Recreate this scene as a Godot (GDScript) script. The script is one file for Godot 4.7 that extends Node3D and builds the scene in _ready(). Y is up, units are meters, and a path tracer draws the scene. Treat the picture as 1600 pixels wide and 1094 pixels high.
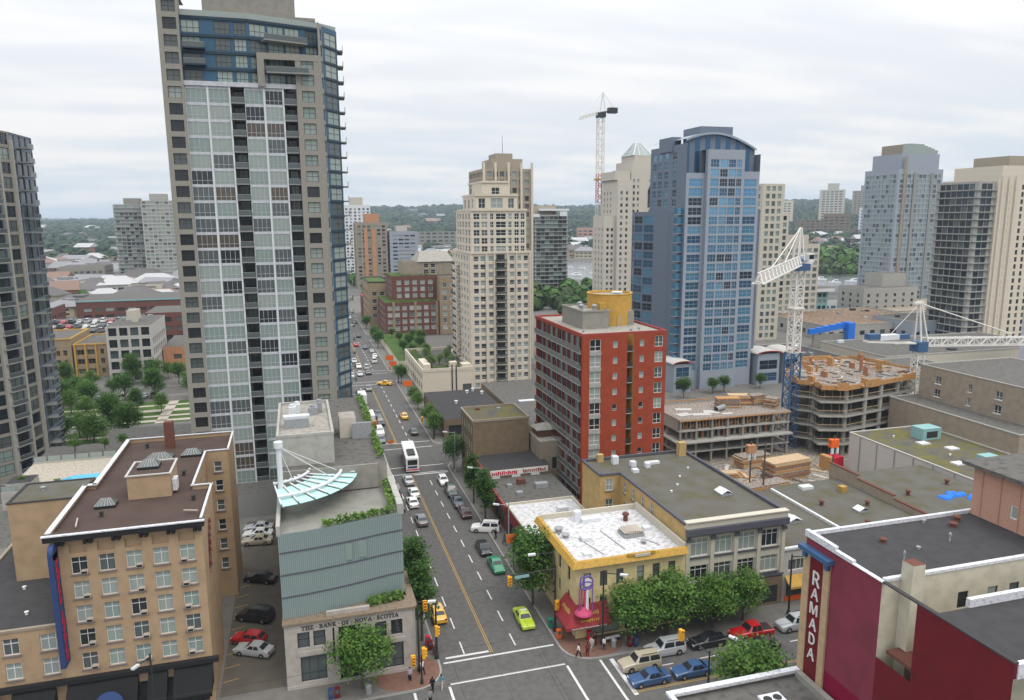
extends Node3D
# A downtown street seen from a high floor, under an overcast sky. Metres; -Z runs along the main street away from the viewer,
# +X across it. The camera stands 50 m above the street.

class Surf:
	var v := PackedVector3Array()
	var n := PackedVector3Array()
	var c := PackedColorArray()
	var i := PackedInt32Array()

class MB:
	# collects faces by material and commits them as one mesh
	var s := {}
	var k: Surf
	var tint = null
	func use(m) -> MB:
		if not s.has(m):
			s[m] = Surf.new()
		k = s[m]
		return self
	func quad(a: Vector3, b: Vector3, c: Vector3, d: Vector3) -> void:
		var nn := (b - a).cross(c - a)
		if nn.length_squared() < 1e-12:
			nn = (c - a).cross(d - a)
		nn = nn.normalized()
		var o := k.v.size()
		k.v.append(a); k.v.append(b); k.v.append(c); k.v.append(d)
		for _j in 4:
			k.n.append(nn)
			if tint != null: k.c.append(tint)
		k.i.append_array(PackedInt32Array([o, o + 2, o + 1, o, o + 3, o + 2]))
	func tri(a: Vector3, b: Vector3, c: Vector3) -> void:
		var nn := (b - a).cross(c - a).normalized()
		var o := k.v.size()
		k.v.append(a); k.v.append(b); k.v.append(c)
		for _j in 3:
			k.n.append(nn)
			if tint != null: k.c.append(tint)
		k.i.append_array(PackedInt32Array([o, o + 2, o + 1]))
	func box(lo: Vector3, hi: Vector3, bottom := true) -> void:
		var a := Vector3(lo.x, lo.y, hi.z); var b := Vector3(hi.x, lo.y, hi.z)
		var c := Vector3(hi.x, hi.y, hi.z); var d := Vector3(lo.x, hi.y, hi.z)
		var e := Vector3(lo.x, lo.y, lo.z); var f := Vector3(hi.x, lo.y, lo.z)
		var g := Vector3(hi.x, hi.y, lo.z); var h := Vector3(lo.x, hi.y, lo.z)
		quad(a, b, c, d); quad(f, e, h, g); quad(e, a, d, h); quad(b, f, g, c); quad(d, c, g, h)
		if bottom: quad(e, f, b, a)
	func obox(c: Vector3, r: Vector3, u: Vector3, w: Vector3) -> void:
		# box by centre and three half axes (right, up, out)
		var p := []
		for sz in [1.0, -1.0]:
			for q in [[-1.0, -1.0], [1.0, -1.0], [1.0, 1.0], [-1.0, 1.0]]:
				p.append(c + r * q[0] + u * q[1] + w * sz)
		quad(p[0], p[1], p[2], p[3]); quad(p[5], p[4], p[7], p[6]); quad(p[4], p[0], p[3], p[7])
		quad(p[1], p[5], p[6], p[2]); quad(p[3], p[2], p[6], p[7]); quad(p[4], p[5], p[1], p[0])
	func bar(a: Vector3, b: Vector3, w: float, h: float) -> void:
		# straight member of rectangular section
		var d := b - a
		var f := d.normalized()
		var up := Vector3.UP if absf(f.y) < 0.95 else Vector3.FORWARD
		var r := f.cross(up).normalized()
		var u := r.cross(f).normalized()
		obox((a + b) * 0.5, r * w * 0.5, u * h * 0.5, -f * d.length() * 0.5)
	func cyl(a: Vector3, b: Vector3, ra: float, rb: float, seg := 8, caps := true) -> void:
		var f := (b - a).normalized()
		var up := Vector3.UP if absf(f.y) < 0.95 else Vector3.FORWARD
		var r := f.cross(up).normalized()
		var u := r.cross(f).normalized()
		var o := k.v.size()
		for j in seg:
			var t := TAU * j / seg
			var q := r * cos(t) + u * sin(t)
			k.v.append(a + q * ra); k.v.append(b + q * rb)
			k.n.append(q); k.n.append(q)
			if tint != null:
				k.c.append(tint); k.c.append(tint)
		for j in seg:
			var x := o + j * 2
			var y := o + ((j + 1) % seg) * 2
			k.i.append_array(PackedInt32Array([y, x + 1, x, y, y + 1, x + 1]))
		if caps:
			for e in 2:
				var cc := a if e == 0 else b
				var nn := -f if e == 0 else f
				var rr := ra if e == 0 else rb
				if rr < 0.001: continue
				var oo := k.v.size()
				for j in seg:
					var t := TAU * j / seg
					k.v.append(cc + (r * cos(t) + u * sin(t)) * rr)
					k.n.append(nn)
					if tint != null: k.c.append(tint)
				for j in range(1, seg - 1):
					if e == 1: k.i.append_array(PackedInt32Array([oo, oo + j, oo + j + 1]))
					else: k.i.append_array(PackedInt32Array([oo, oo + j + 1, oo + j]))
	func lathe(prof: Array, at: Vector3, seg := 12) -> void:
		# profile of [radius, y] from below upwards
		for j in prof.size() - 1:
			var p0: Array = prof[j]
			var p1: Array = prof[j + 1]
			var nr := float(p1[1] - p0[1])
			var ny := float(p0[0] - p1[0])
			for q in seg:
				var t0 := TAU * q / seg
				var t1 := TAU * (q + 1) / seg
				var o := k.v.size()
				for e in [[t0, p0], [t1, p0], [t1, p1], [t0, p1]]:
					k.v.append(at + Vector3(cos(e[0]) * e[1][0], e[1][1], -sin(e[0]) * e[1][0]))
					k.n.append(Vector3(cos(e[0]) * nr, ny, -sin(e[0]) * nr).normalized())
					if tint != null: k.c.append(tint)
				k.i.append_array(PackedInt32Array([o, o + 2, o + 1, o, o + 3, o + 2]))
	func prism(poly: PackedVector2Array, y0: float, y1: float, top = null, bottom := false) -> void:
		# poly in (x, z); walls in the current material, the top in another one if given
		if Geometry2D.is_polygon_clockwise(poly):
			poly = poly.duplicate(); poly.reverse()
		var m := poly.size()
		for j in m:
			var a := poly[j]
			var b := poly[(j + 1) % m]
			quad(Vector3(b.x, y0, b.y), Vector3(a.x, y0, a.y), Vector3(a.x, y1, a.y), Vector3(b.x, y1, b.y))
		var keep := k
		if top != null: use(top)
		cap(poly, y1, true)
		k = keep
		if bottom: cap(poly, y0, false)
	func cap(poly: PackedVector2Array, y: float, up := true) -> void:
		var t := Geometry2D.triangulate_polygon(poly)
		for j in range(0, t.size(), 3):
			var a := Vector3(poly[t[j]].x, y, poly[t[j]].y)
			var b := Vector3(poly[t[j + 1]].x, y, poly[t[j + 1]].y)
			var c := Vector3(poly[t[j + 2]].x, y, poly[t[j + 2]].y)
			var nn := (b - a).cross(c - a)
			if (nn.y > 0.0) == up: tri(a, b, c)
			else: tri(a, c, b)
	func mesh() -> ArrayMesh:
		var am := ArrayMesh.new()
		for m in s:
			var q: Surf = s[m]
			if q.v.is_empty(): continue
			var arr := []
			arr.resize(Mesh.ARRAY_MAX)
			arr[Mesh.ARRAY_VERTEX] = q.v
			arr[Mesh.ARRAY_NORMAL] = q.n
			if q.c.size() == q.v.size(): arr[Mesh.ARRAY_COLOR] = q.c
			arr[Mesh.ARRAY_INDEX] = q.i
			am.add_surface_from_arrays(Mesh.PRIMITIVE_TRIANGLES, arr)
			am.surface_set_material(am.get_surface_count() - 1, m)
		return am

var M := {}
var T := {}
var rng := RandomNumberGenerator.new()
var taken := {}
var wcache := {}

func numbered(n: String) -> String:
	if not taken.has(n):
		taken[n] = 0
		return n
	taken[n] += 1
	return "%s_%03d" % [n, taken[n]]

func thing(called: String, label: String, category: String, at := Vector3.ZERO, turn := 0.0, group := "") -> Node3D:
	var o := Node3D.new()
	o.name = numbered(called)
	add_child(o)
	o.position = at
	o.rotation.y = turn
	tag(o, label, category, group)
	return o

func tag(o: Node3D, label: String, category: String, group := "") -> Node3D:
	o.set_meta("label", label)
	o.set_meta("category", category)
	if group != "": o.set_meta("group", group)
	return o

func obj(called: String, mb: MB, parent: Node = self) -> MeshInstance3D:
	return put(called, mb.mesh(), parent)

func put(called: String, m: Mesh, parent: Node = self, at := Vector3.ZERO, basis := Basis()) -> MeshInstance3D:
	var o := MeshInstance3D.new()
	o.mesh = m
	o.name = numbered(called) if parent == self else called
	o.transform = Transform3D(basis, at)
	parent.add_child(o, true)
	return o

func struct(called: String, mb: MB) -> MeshInstance3D:
	var o := obj(called, mb)
	o.set_meta("kind", "structure")
	return o

func copy(o: Node3D, at: Vector3, turn := 0.0, label := "", scale_by := 1.0) -> Node3D:
	var c: Node3D = o.duplicate()
	c.name = numbered(String(o.get_meta("stem")))
	add_child(c)
	c.position = at
	c.rotation = Vector3(0, turn, 0)
	c.scale = Vector3.ONE * scale_by
	if label != "": c.set_meta("label", label)
	return c

# ---------------------------------------------------------------- textures and materials
func noise_img(sd: int, freq: float, cols: Array, size := 512, octaves := 4, contrast := 1.0, stretch := Vector2.ONE, kind := FastNoiseLite.TYPE_SIMPLEX_SMOOTH) -> ImageTexture:
	# a tiling noise picture; cols are linear colours from the low to the high values
	var f := FastNoiseLite.new()
	f.noise_type = kind
	f.seed = sd
	f.frequency = freq
	f.fractal_octaves = octaves
	var src := f.get_seamless_image(size, size)
	var im := Image.create(size, size, false, Image.FORMAT_RGB8)
	var g := Gradient.new()
	g.offsets = PackedFloat32Array()
	g.colors = PackedColorArray()
	for j in cols.size():
		g.add_point(float(j) / maxf(cols.size() - 1, 1), cols[j])
	var lut := []
	for j in 256:
		lut.append(g.sample(clampf((j / 255.0 - 0.5) * contrast + 0.5, 0, 1)).linear_to_srgb())
	for y in size:
		for x in size:
			var sx := int(x * stretch.x) % size
			var sy := int(y * stretch.y) % size
			im.set_pixel(x, y, lut[int(src.get_pixel(sx, sy).r * 255.0)])
	return ImageTexture.create_from_image(im)

func grey(v: float) -> Color:
	return Color(v, v, v)

func mat(called: String, c: Color, rough := 0.85, tex := "", scale := 0.2, tex2 := "", scale2 := 0.05) -> StandardMaterial3D:
	# c is a linear base colour; tex and tex2 multiply it, mapped in world metres
	var m := StandardMaterial3D.new()
	m.resource_name = called
	m.albedo_color = c.linear_to_srgb()
	m.roughness = rough
	m.metallic_specular = 0.3
	if tex != "":
		m.albedo_texture = T[tex]
		m.uv1_triplanar = true
		m.uv1_world_triplanar = true
		m.uv1_scale = Vector3.ONE * scale
	if tex2 != "":
		m.detail_enabled = true
		m.detail_albedo = T[tex2]
		m.detail_blend_mode = BaseMaterial3D.BLEND_MODE_MUL
		m.detail_uv_layer = BaseMaterial3D.DETAIL_UV_2
		m.uv2_triplanar = true
		m.uv2_world_triplanar = true
		m.uv2_scale = Vector3.ONE * scale2
	M[called] = m
	return m

func gloss(called: String, c: Color, rough: float, metal := 0.0, spec := 0.5) -> StandardMaterial3D:
	var m := StandardMaterial3D.new()
	m.resource_name = called
	m.albedo_color = c.linear_to_srgb()
	m.roughness = rough
	m.metallic = metal
	m.metallic_specular = spec
	M[called] = m
	return m

func paint(called: String, c: Color) -> StandardMaterial3D:
	var m := gloss(called, c, 0.35, 0.0, 0.5)
	m.clearcoat_enabled = true
	m.clearcoat = 0.8
	m.clearcoat_roughness = 0.08
	return m

func make_textures() -> void:
	T.grain = noise_img(1, 0.09, [grey(0.84), grey(1.0)], 512, 5, 1.4)
	T.blotch = noise_img(2, 0.010, [grey(0.84), grey(0.95), grey(1.0)], 512, 4, 1.6)
	T.stain = noise_img(3, 0.014, [grey(0.66), grey(0.92), grey(1.0), grey(1.0)], 512, 5, 1.6)
	T.streak = noise_img(4, 0.02, [grey(0.84), grey(0.97), grey(1.0)], 512, 4, 1.5, Vector2(6, 1))
	T.asphalt = noise_img(5, 0.015, [Color(0.80, 0.80, 0.80), Color(0.93, 0.92, 0.90), Color(1, 0.99, 0.97)], 512, 6, 1.8)
	T.moss = noise_img(6, 0.012, [Color(0.10, 0.095, 0.082), Color(0.12, 0.112, 0.09), Color(0.13, 0.115, 0.075), Color(0.125, 0.115, 0.055), Color(0.145, 0.135, 0.045)], 512, 5, 2.0)
	T.moss_low = noise_img(7, 0.014, [Color(0.125, 0.12, 0.10), Color(0.115, 0.11, 0.095), Color(0.115, 0.108, 0.085), Color(0.105, 0.098, 0.06)], 512, 5, 1.9)
	T.whitewash = noise_img(8, 0.02, [Color(0.40, 0.39, 0.385), Color(0.54, 0.53, 0.53), Color(0.60, 0.59, 0.60), Color(0.64, 0.63, 0.645)], 512, 5, 1.8)
	T.grass = noise_img(9, 0.03, [Color(0.035, 0.07, 0.015), Color(0.06, 0.11, 0.025), Color(0.10, 0.16, 0.04)], 512, 5, 1.6)
	T.dirt = noise_img(10, 0.02, [Color(0.16, 0.13, 0.10), Color(0.26, 0.23, 0.19), Color(0.36, 0.33, 0.29)], 512, 5, 1.7)
	T.rust = noise_img(11, 0.016, [Color(0.16, 0.11, 0.08), Color(0.22, 0.155, 0.105), Color(0.30, 0.21, 0.14)], 512, 5, 1.8)
	T.ply = noise_img(12, 0.02, [Color(0.16, 0.14, 0.13), Color(0.25, 0.21, 0.18), Color(0.42, 0.35, 0.29)], 512, 5, 2.0)
	T.brick = noise_img(13, 0.05, [grey(0.75), grey(1.0)], 512, 3, 1.4, Vector2(1, 4))
	T.farland = noise_img(14, 0.02, [Color(0.05, 0.075, 0.04), Color(0.13, 0.13, 0.11), Color(0.20, 0.19, 0.18)], 512, 6, 2.2)
	T.farwood = noise_img(15, 0.03, [Color(0.018, 0.032, 0.022), Color(0.035, 0.06, 0.034), Color(0.06, 0.09, 0.05)], 512, 6, 1.8)
	T.ripple = noise_img(16, 0.03, [grey(0.3), grey(0.7)], 512, 5, 1.4)
	T.bark = noise_img(17, 0.05, [grey(0.6), grey(1.0)], 256, 4, 1.5)
	T.winegrime = noise_img(18, 0.010, [Color(0.80, 0.93, 0.82), Color(0.95, 0.98, 0.96), Color(1, 1, 1)], 512, 5, 1.6)

func make_materials() -> void:
	mat("asphalt", Color(0.125, 0.122, 0.118), 0.9, "asphalt", 0.11, "grain", 0.9)
	mat("ground", Color(0.15, 0.146, 0.138), 0.95, "blotch", 0.02, "asphalt", 0.11)
	mat("walk", Color(0.18, 0.17, 0.155), 0.9, "blotch", 0.09, "grain", 0.6)
	mat("kerb", Color(0.33, 0.32, 0.30), 0.9, "grain", 0.4)
	mat("brickwalk", Color(0.21, 0.115, 0.085), 0.9, "grain", 0.8, "blotch", 0.2)
	mat("lotasphalt", Color(0.12, 0.107, 0.088), 0.9, "blotch", 0.06, "grain", 0.7)
	mat("linewhite", Color(0.62, 0.61, 0.60), 0.8, "stain", 0.6)
	mat("lineyellow", Color(0.42, 0.27, 0.08), 0.8, "stain", 0.6)
	mat("tan", Color(0.43, 0.305, 0.19), 0.9, "blotch", 0.09, "grain", 0.35)
	mat("tanroof", Color(0.085, 0.058, 0.048), 0.9, "blotch", 0.05, "grain", 0.5)
	mat("flashing", Color(0.62, 0.63, 0.66), 0.45, "stain", 0.3)
	mat("darktrim", Color(0.02, 0.02, 0.022), 0.6)
	mat("awning", Color(0.014, 0.014, 0.015), 0.75, "grain", 0.5)
	mat("signblue", Color(0.03, 0.055, 0.15), 0.5)
	mat("signred", Color(0.55, 0.02, 0.05), 0.5)
	mat("whiteframe", Color(0.66, 0.66, 0.64), 0.5)
	mat("sillgrey", Color(0.17, 0.15, 0.15), 0.8)
	mat("acbox", Color(0.42, 0.37, 0.32), 0.6)
	mat("concrete", Color(0.30, 0.285, 0.25), 0.9, "blotch", 0.12, "grain", 0.5)
	mat("concretepale", Color(0.42, 0.41, 0.375), 0.9, "blotch", 0.13, "grain", 0.5)
	mat("towerconc", Color(0.30, 0.285, 0.25), 0.9, "streak", 0.10, "grain", 0.4)
	mat("towerpanel", Color(0.50, 0.52, 0.55), 0.5, "blotch", 0.2)
	mat("towerwhite", Color(0.62, 0.64, 0.66), 0.45)
	mat("towerblue", Color(0.045, 0.105, 0.17), 0.4)
	mat("towernavy", Color(0.03, 0.05, 0.07), 0.4)
	mat("slabdark", Color(0.25, 0.255, 0.245), 0.7)
	mat("limestone", Color(0.44, 0.40, 0.36), 0.85, "blotch", 0.15, "grain", 0.5)
	mat("coping", Color(0.22, 0.17, 0.12), 0.9, "stain", 0.3)
	mat("deck", Color(0.26, 0.255, 0.225), 0.9, "blotch", 0.1, "grain", 0.5)
	mat("roofgrey", Color(0.13, 0.125, 0.115), 0.95, "stain", 0.10, "grain", 0.6)
	mat("roofdark", Color(0.06, 0.058, 0.06), 0.9, "blotch", 0.10, "grain", 0.6)
	mat("roofpale", Color(0.34, 0.32, 0.28), 0.9, "stain", 0.12, "grain", 0.6)
	mat("roofmoss", Color(1, 1, 1), 0.95, "moss", 0.035, "grain", 0.7)
	mat("roofmosslow", Color(1, 1, 1), 0.95, "moss_low", 0.03, "grain", 0.7)
	mat("roofwhite", Color(1, 1, 1), 0.8, "whitewash", 0.12, "grain", 0.6)
	mat("yellowwall", Color(0.70, 0.58, 0.31), 0.85, "blotch", 0.12, "grain", 0.4)
	mat("goldtrim", Color(0.45, 0.27, 0.055), 0.6, "stain", 0.25)
	mat("ochrewall", Color(0.50, 0.35, 0.15), 0.85, "blotch", 0.12, "grain", 0.4)
	mat("creamwall", Color(0.57, 0.53, 0.44), 0.85, "streak", 0.12, "grain", 0.4)
	mat("greytrim", Color(0.09, 0.09, 0.11), 0.7)
	mat("brownwall", Color(0.215, 0.16, 0.105), 0.9, "blotch", 0.12, "grain", 0.5)
	mat("redshop", Color(0.27, 0.035, 0.04), 0.8, "blotch", 0.2)
	mat("brickred", Color(0.15, 0.062, 0.045), 0.9, "grain", 0.5)
	mat("orange", Color(0.33, 0.062, 0.028), 0.75, "blotch", 0.1, "grain", 0.4)
	mat("redtrim", Color(0.30, 0.055, 0.045), 0.7)
	mat("mustard", Color(0.52, 0.31, 0.07), 0.75, "blotch", 0.15)
	mat("slabgrey", Color(0.34, 0.34, 0.32), 0.85, "stain", 0.3)
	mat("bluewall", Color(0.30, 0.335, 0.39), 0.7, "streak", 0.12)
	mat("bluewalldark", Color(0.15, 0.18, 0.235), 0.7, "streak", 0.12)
	mat("creamtower", Color(0.68, 0.61, 0.50), 0.85, "streak", 0.1, "grain", 0.3)
	mat("taupetower", Color(0.36, 0.31, 0.24), 0.85, "streak", 0.1)
	mat("stonetower", Color(0.52, 0.485, 0.42), 0.85, "streak", 0.1)
	mat("brick", Color(0.175, 0.075, 0.058), 0.9, "brick", 0.2, "blotch", 0.1)
	mat("buff", Color(0.34, 0.26, 0.17), 0.9, "blotch", 0.1, "grain", 0.4)
	mat("terracotta", Color(0.48, 0.24, 0.13), 0.85, "blotch", 0.1)
	mat("wine", Color(0.23, 0.042, 0.068), 0.7, "winegrime", 0.06, "grain", 0.5)
	mat("winedark", Color(0.155, 0.014, 0.02), 0.7, "blotch", 0.08, "grain", 0.5)
	mat("winebright", Color(0.21, 0.006, 0.035), 0.7, "blotch", 0.1)
	mat("winetrim", Color(0.46, 0.33, 0.20), 0.8, "blotch", 0.2)
	mat("creamplaster", Color(0.58, 0.54, 0.43), 0.85, "blotch", 0.12, "grain", 0.4)
	mat("pinkwall", Color(0.47, 0.27, 0.20), 0.85, "streak", 0.15)
	mat("whiteplaster", Color(0.52, 0.50, 0.47), 0.9, "streak", 0.13, "grain", 0.4)
	mat("taupewall", Color(0.31, 0.26, 0.20), 0.9, "blotch", 0.1)
	mat("formply", Color(1, 1, 1), 0.9, "ply", 0.2, "grain", 0.7)
	mat("formwood", Color(0.50, 0.27, 0.11), 0.85, "grain", 0.5, "stain", 0.25)
	mat("lumber", Color(0.55, 0.40, 0.25), 0.85, "grain", 0.5, "stain", 0.3)
	mat("lumberred", Color(0.36, 0.17, 0.09), 0.85, "grain", 0.5)
	mat("sitedirt", Color(1, 1, 1), 0.95, "dirt", 0.1, "grain", 0.5)
	mat("rustyroof", Color(1, 1, 1), 0.9, "rust", 0.05, "blotch", 0.03)
	mat("steelwhite", Color(0.68, 0.66, 0.62), 0.5)
	mat("steelblue", Color(0.05, 0.11, 0.22), 0.5)
	mat("steelred", Color(0.45, 0.08, 0.05), 0.5)
	mat("metal", Color(0.30, 0.31, 0.32), 0.45, "stain", 0.5)
	mat("darkmetal", Color(0.035, 0.035, 0.035), 0.5)
	mat("signalyellow", Color(0.75, 0.36, 0.02), 0.45)
	mat("signorange", Color(0.75, 0.13, 0.02), 0.5)
	mat("signgreen", Color(0.02, 0.22, 0.15), 0.5)
	mat("teal", Color(0.23, 0.40, 0.40), 0.6)
	mat("rubber", Color(0.018, 0.018, 0.018), 0.9)
	mat("bark", Color(0.12, 0.10, 0.085), 0.95, "bark", 0.8)
	mat("grassmat", Color(1, 1, 1), 0.95, "grass", 0.15, "blotch", 0.05)
	mat("farland", Color(1, 1, 1), 0.95, "farland", 0.008, "blotch", 0.002)
	mat("hillwood", Color(1, 1, 1), 0.95, "farwood", 0.006, "blotch", 0.002)
	mat("poolwater", Color(0.06, 0.42, 0.62), 0.1)
	mat("pooldeck", Color(0.46, 0.41, 0.34), 0.85, "stain", 0.2)
	mat("tarp", Color(0.02, 0.16, 0.62), 0.5)
	mat("skin", Color(0.45, 0.27, 0.19), 0.6)
	gloss("skylight", Color(0.10, 0.11, 0.10), 0.15)
	gloss("plastic", Color(0.62, 0.64, 0.66), 0.35)
	gloss("glassdark", Color(0.022, 0.026, 0.03), 0.06)
	gloss("glassmid", Color(0.085, 0.10, 0.10), 0.08)
	gloss("glasspale", Color(0.27, 0.31, 0.29), 0.10)
	gloss("glasscurtain", Color(0.40, 0.42, 0.40), 0.15)
	gloss("glasswarm", Color(0.085, 0.07, 0.055), 0.08)
	gloss("glassgreen", Color(0.21, 0.27, 0.25), 0.08)
	gloss("glassgreenb", Color(0.26, 0.31, 0.285), 0.08)
	gloss("glassblue", Color(0.10, 0.27, 0.42), 0.08, 0.55)
	gloss("glassblueb", Color(0.035, 0.10, 0.18), 0.06, 0.4)
	gloss("glassbluec", Color(0.16, 0.36, 0.52), 0.1, 0.6)
	gloss("railglass", Color(0.115, 0.125, 0.115), 0.15)
	gloss("glassnavy", Color(0.012, 0.022, 0.035), 0.06, 0.1)
	gloss("facadeglass", Color(0.22, 0.285, 0.275), 0.22)
	gloss("facaderib", Color(0.27, 0.335, 0.335), 0.3)
	gloss("canopyglass", Color(0.42, 0.66, 0.62), 0.2)
	gloss("water", Color(0.10, 0.11, 0.11), 0.12)
	gloss("lampred", Color(0.30, 0.01, 0.01), 0.25)
	gloss("lampclear", Color(0.70, 0.70, 0.68), 0.15)
	gloss("chrome", Color(0.55, 0.55, 0.55), 0.2, 0.9)
	var w: StandardMaterial3D = M.water
	w.normal_enabled = true
	var f := FastNoiseLite.new()
	f.frequency = 0.03
	f.fractal_octaves = 4
	var im := f.get_seamless_image(256, 256)
	im.bump_map_to_normal_map(6.0)
	w.normal_texture = ImageTexture.create_from_image(im)
	w.uv1_triplanar = true
	w.uv1_world_triplanar = true
	w.uv1_scale = Vector3.ONE * 0.05
	w.normal_scale = 0.25
	for e in [["leafa", Color(0.045, 0.10, 0.018)], ["leafb", Color(0.065, 0.135, 0.024)], ["leafc", Color(0.10, 0.17, 0.032)], ["leafd", Color(0.030, 0.075, 0.014)], ["leafe", Color(0.10, 0.15, 0.06)]]:
		var m := mat(e[0], e[1], 0.6)
		m.backlight_enabled = true
		m.backlight = Color(e[1].r * 0.8, e[1].g * 0.9, e[1].b * 0.5).linear_to_srgb()
	var vc := mat("tinted", Color(1, 1, 1), 0.85)
	vc.vertex_color_use_as_albedo = true

# ---------------------------------------------------------------- walls with openings
func wall_mesh(mb: MB, m, o: Vector3, r: Vector3, w: float, h: float, ops: Array, depth: float, reveal = null) -> void:
	# a wall sheet seen from outside: o its lower corner, r the direction to the viewer's other hand; ops = [x, y, width, height]
	var u := Vector3.UP
	var n := r.cross(u)
	var xs := [0.0, w]
	var ys := [0.0, h]
	for p in ops:
		for e in [p[0], p[0] + p[2]]:
			if not xs.has(e): xs.append(e)
		for e in [p[1], p[1] + p[3]]:
			if not ys.has(e): ys.append(e)
	xs.sort(); ys.sort()
	var hole := {}
	for p in ops:
		var a := xs.find(p[0]); var b := xs.find(p[0] + p[2])
		var c := ys.find(p[1]); var d := ys.find(p[1] + p[3])
		for i in range(a, b):
			for j in range(c, d):
				hole[i * 4096 + j] = true
	mb.use(m)
	for j in ys.size() - 1:
		var i := 0
		while i < xs.size() - 1:
			if hole.has(i * 4096 + j):
				i += 1
				continue
			var e := i
			while e < xs.size() - 1 and not hole.has(e * 4096 + j): e += 1
			mb.quad(o + r * xs[i] + u * ys[j], o + r * xs[e] + u * ys[j], o + r * xs[e] + u * ys[j + 1], o + r * xs[i] + u * ys[j + 1])
			i = e
	if depth > 0.0:
		mb.use(reveal if reveal != null else m)
		for p in ops:
			var a: Vector3 = o + r * p[0] + u * p[1]
			var b: Vector3 = a + r * p[2]
			var c: Vector3 = b + u * p[3]
			var d: Vector3 = a + u * p[3]
			var k := n * -depth
			mb.quad(a, a + k, b + k, b); mb.quad(b, b + k, c + k, c)
			mb.quad(c, c + k, d + k, d); mb.quad(d, d + k, a + k, a)

func win_mesh(w: float, h: float, st: Dictionary) -> ArrayMesh:
	# a window unit in its own axes: frame, bars and panes; st: nx, ys (heights of the crossbars as shares), f, bar, fm, sill
	var key := "%.2f_%.2f_%s" % [w, h, st.id]
	if wcache.has(key): return wcache[key]
	var mb := MB.new()
	var f: float = st.get("f", 0.07)
	var b: float = st.get("bar", 0.05)
	var d := 0.07
	mb.use(M[st.get("fm", "whiteframe")])
	mb.box(Vector3(0, 0, 0), Vector3(f, h, d)); mb.box(Vector3(w - f, 0, 0), Vector3(w, h, d))
	mb.box(Vector3(f, 0, 0), Vector3(w - f, f, d)); mb.box(Vector3(f, h - f, 0), Vector3(w - f, h, d))
	for y in st.get("ys", []):
		mb.box(Vector3(f, h * y - b / 2, 0), Vector3(w - f, h * y + b / 2, d - 0.015))
	var xs: Array = st.get("xs", [])
	for x in xs:
		mb.box(Vector3(w * x - b / 2, f, 0), Vector3(w * x + b / 2, h * st.get("xtop", 1.0) - f, d - 0.01))
	if st.has("sill"):
		mb.use(M[st.sill])
		mb.box(Vector3(-0.12, -0.14, -0.02), Vector3(w + 0.12, -0.002, 0.32))
	mb.use(M.glassmid)
	mb.quad(Vector3(f, f, 0.02), Vector3(w - f, f, 0.02), Vector3(w - f, h - f, 0.02), Vector3(f, h - f, 0.02))
	wcache[key] = mb.mesh()
	return wcache[key]

func glass_pick(gs: Array):
	return M[gs[rng.randi() % gs.size()]]

func windows(root: Node3D, o: Vector3, r: Vector3, ops: Array, depth: float, st: Dictionary, gs: Array, called := "window") -> Array:
	var n := r.cross(Vector3.UP)
	var made := []
	for p in ops:
		var m := win_mesh(p[2], p[3], st)
		var w := put(called, m, root, o + r * p[0] + Vector3.UP * p[1] - n * depth, Basis(r, Vector3.UP, n))
		w.set_surface_override_material(m.get_surface_count() - 1, glass_pick(gs))
		made.append(w)
	return made

func far_windows(mb: MB, o: Vector3, r: Vector3, ops: Array, depth: float, gs: Array) -> void:
	# panes of a distant facade, joined
	var n := r.cross(Vector3.UP)
	for p in ops:
		mb.use(glass_pick(gs))
		var a: Vector3 = o + r * p[0] + Vector3.UP * p[1] - n * depth
		mb.quad(a, a + r * p[2], a + r * p[2] + Vector3.UP * p[3], a + Vector3.UP * p[3])

func even(n: int, start: float, pitch: float, w: float) -> Array:
	var a := []
	for j in n: a.append([start + pitch * j, w])
	return a

func grid(cols: Array, rows: Array) -> Array:
	var a := []
	for y in rows:
		for x in cols:
			a.append([x[0], y[0], x[1], y[1]])
	return a

func plain_box(root: Node3D, called: String, m, lo: Vector3, hi: Vector3, top = null) -> MeshInstance3D:
	var mb := MB.new()
	mb.use(m)
	mb.prism(PackedVector2Array([Vector2(lo.x, lo.z), Vector2(hi.x, lo.z), Vector2(hi.x, hi.z), Vector2(lo.x, hi.z)]), lo.y, hi.y, top)
	return obj(called, mb, root)

func parapet(root: Node3D, m, lo: Vector2, hi: Vector2, y: float, h := 0.5, t := 0.3, called := "parapet") -> MeshInstance3D:
	var mb := MB.new()
	mb.use(m)
	mb.box(Vector3(lo.x, y, hi.y - t), Vector3(hi.x, y + h, hi.y)); mb.box(Vector3(lo.x, y, lo.y), Vector3(hi.x, y + h, lo.y + t))
	mb.box(Vector3(lo.x, y, lo.y + t), Vector3(lo.x + t, y + h, hi.y - t)); mb.box(Vector3(hi.x - t, y, lo.y + t), Vector3(hi.x, y + h, hi.y - t))
	return obj(called, mb, root)

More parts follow.
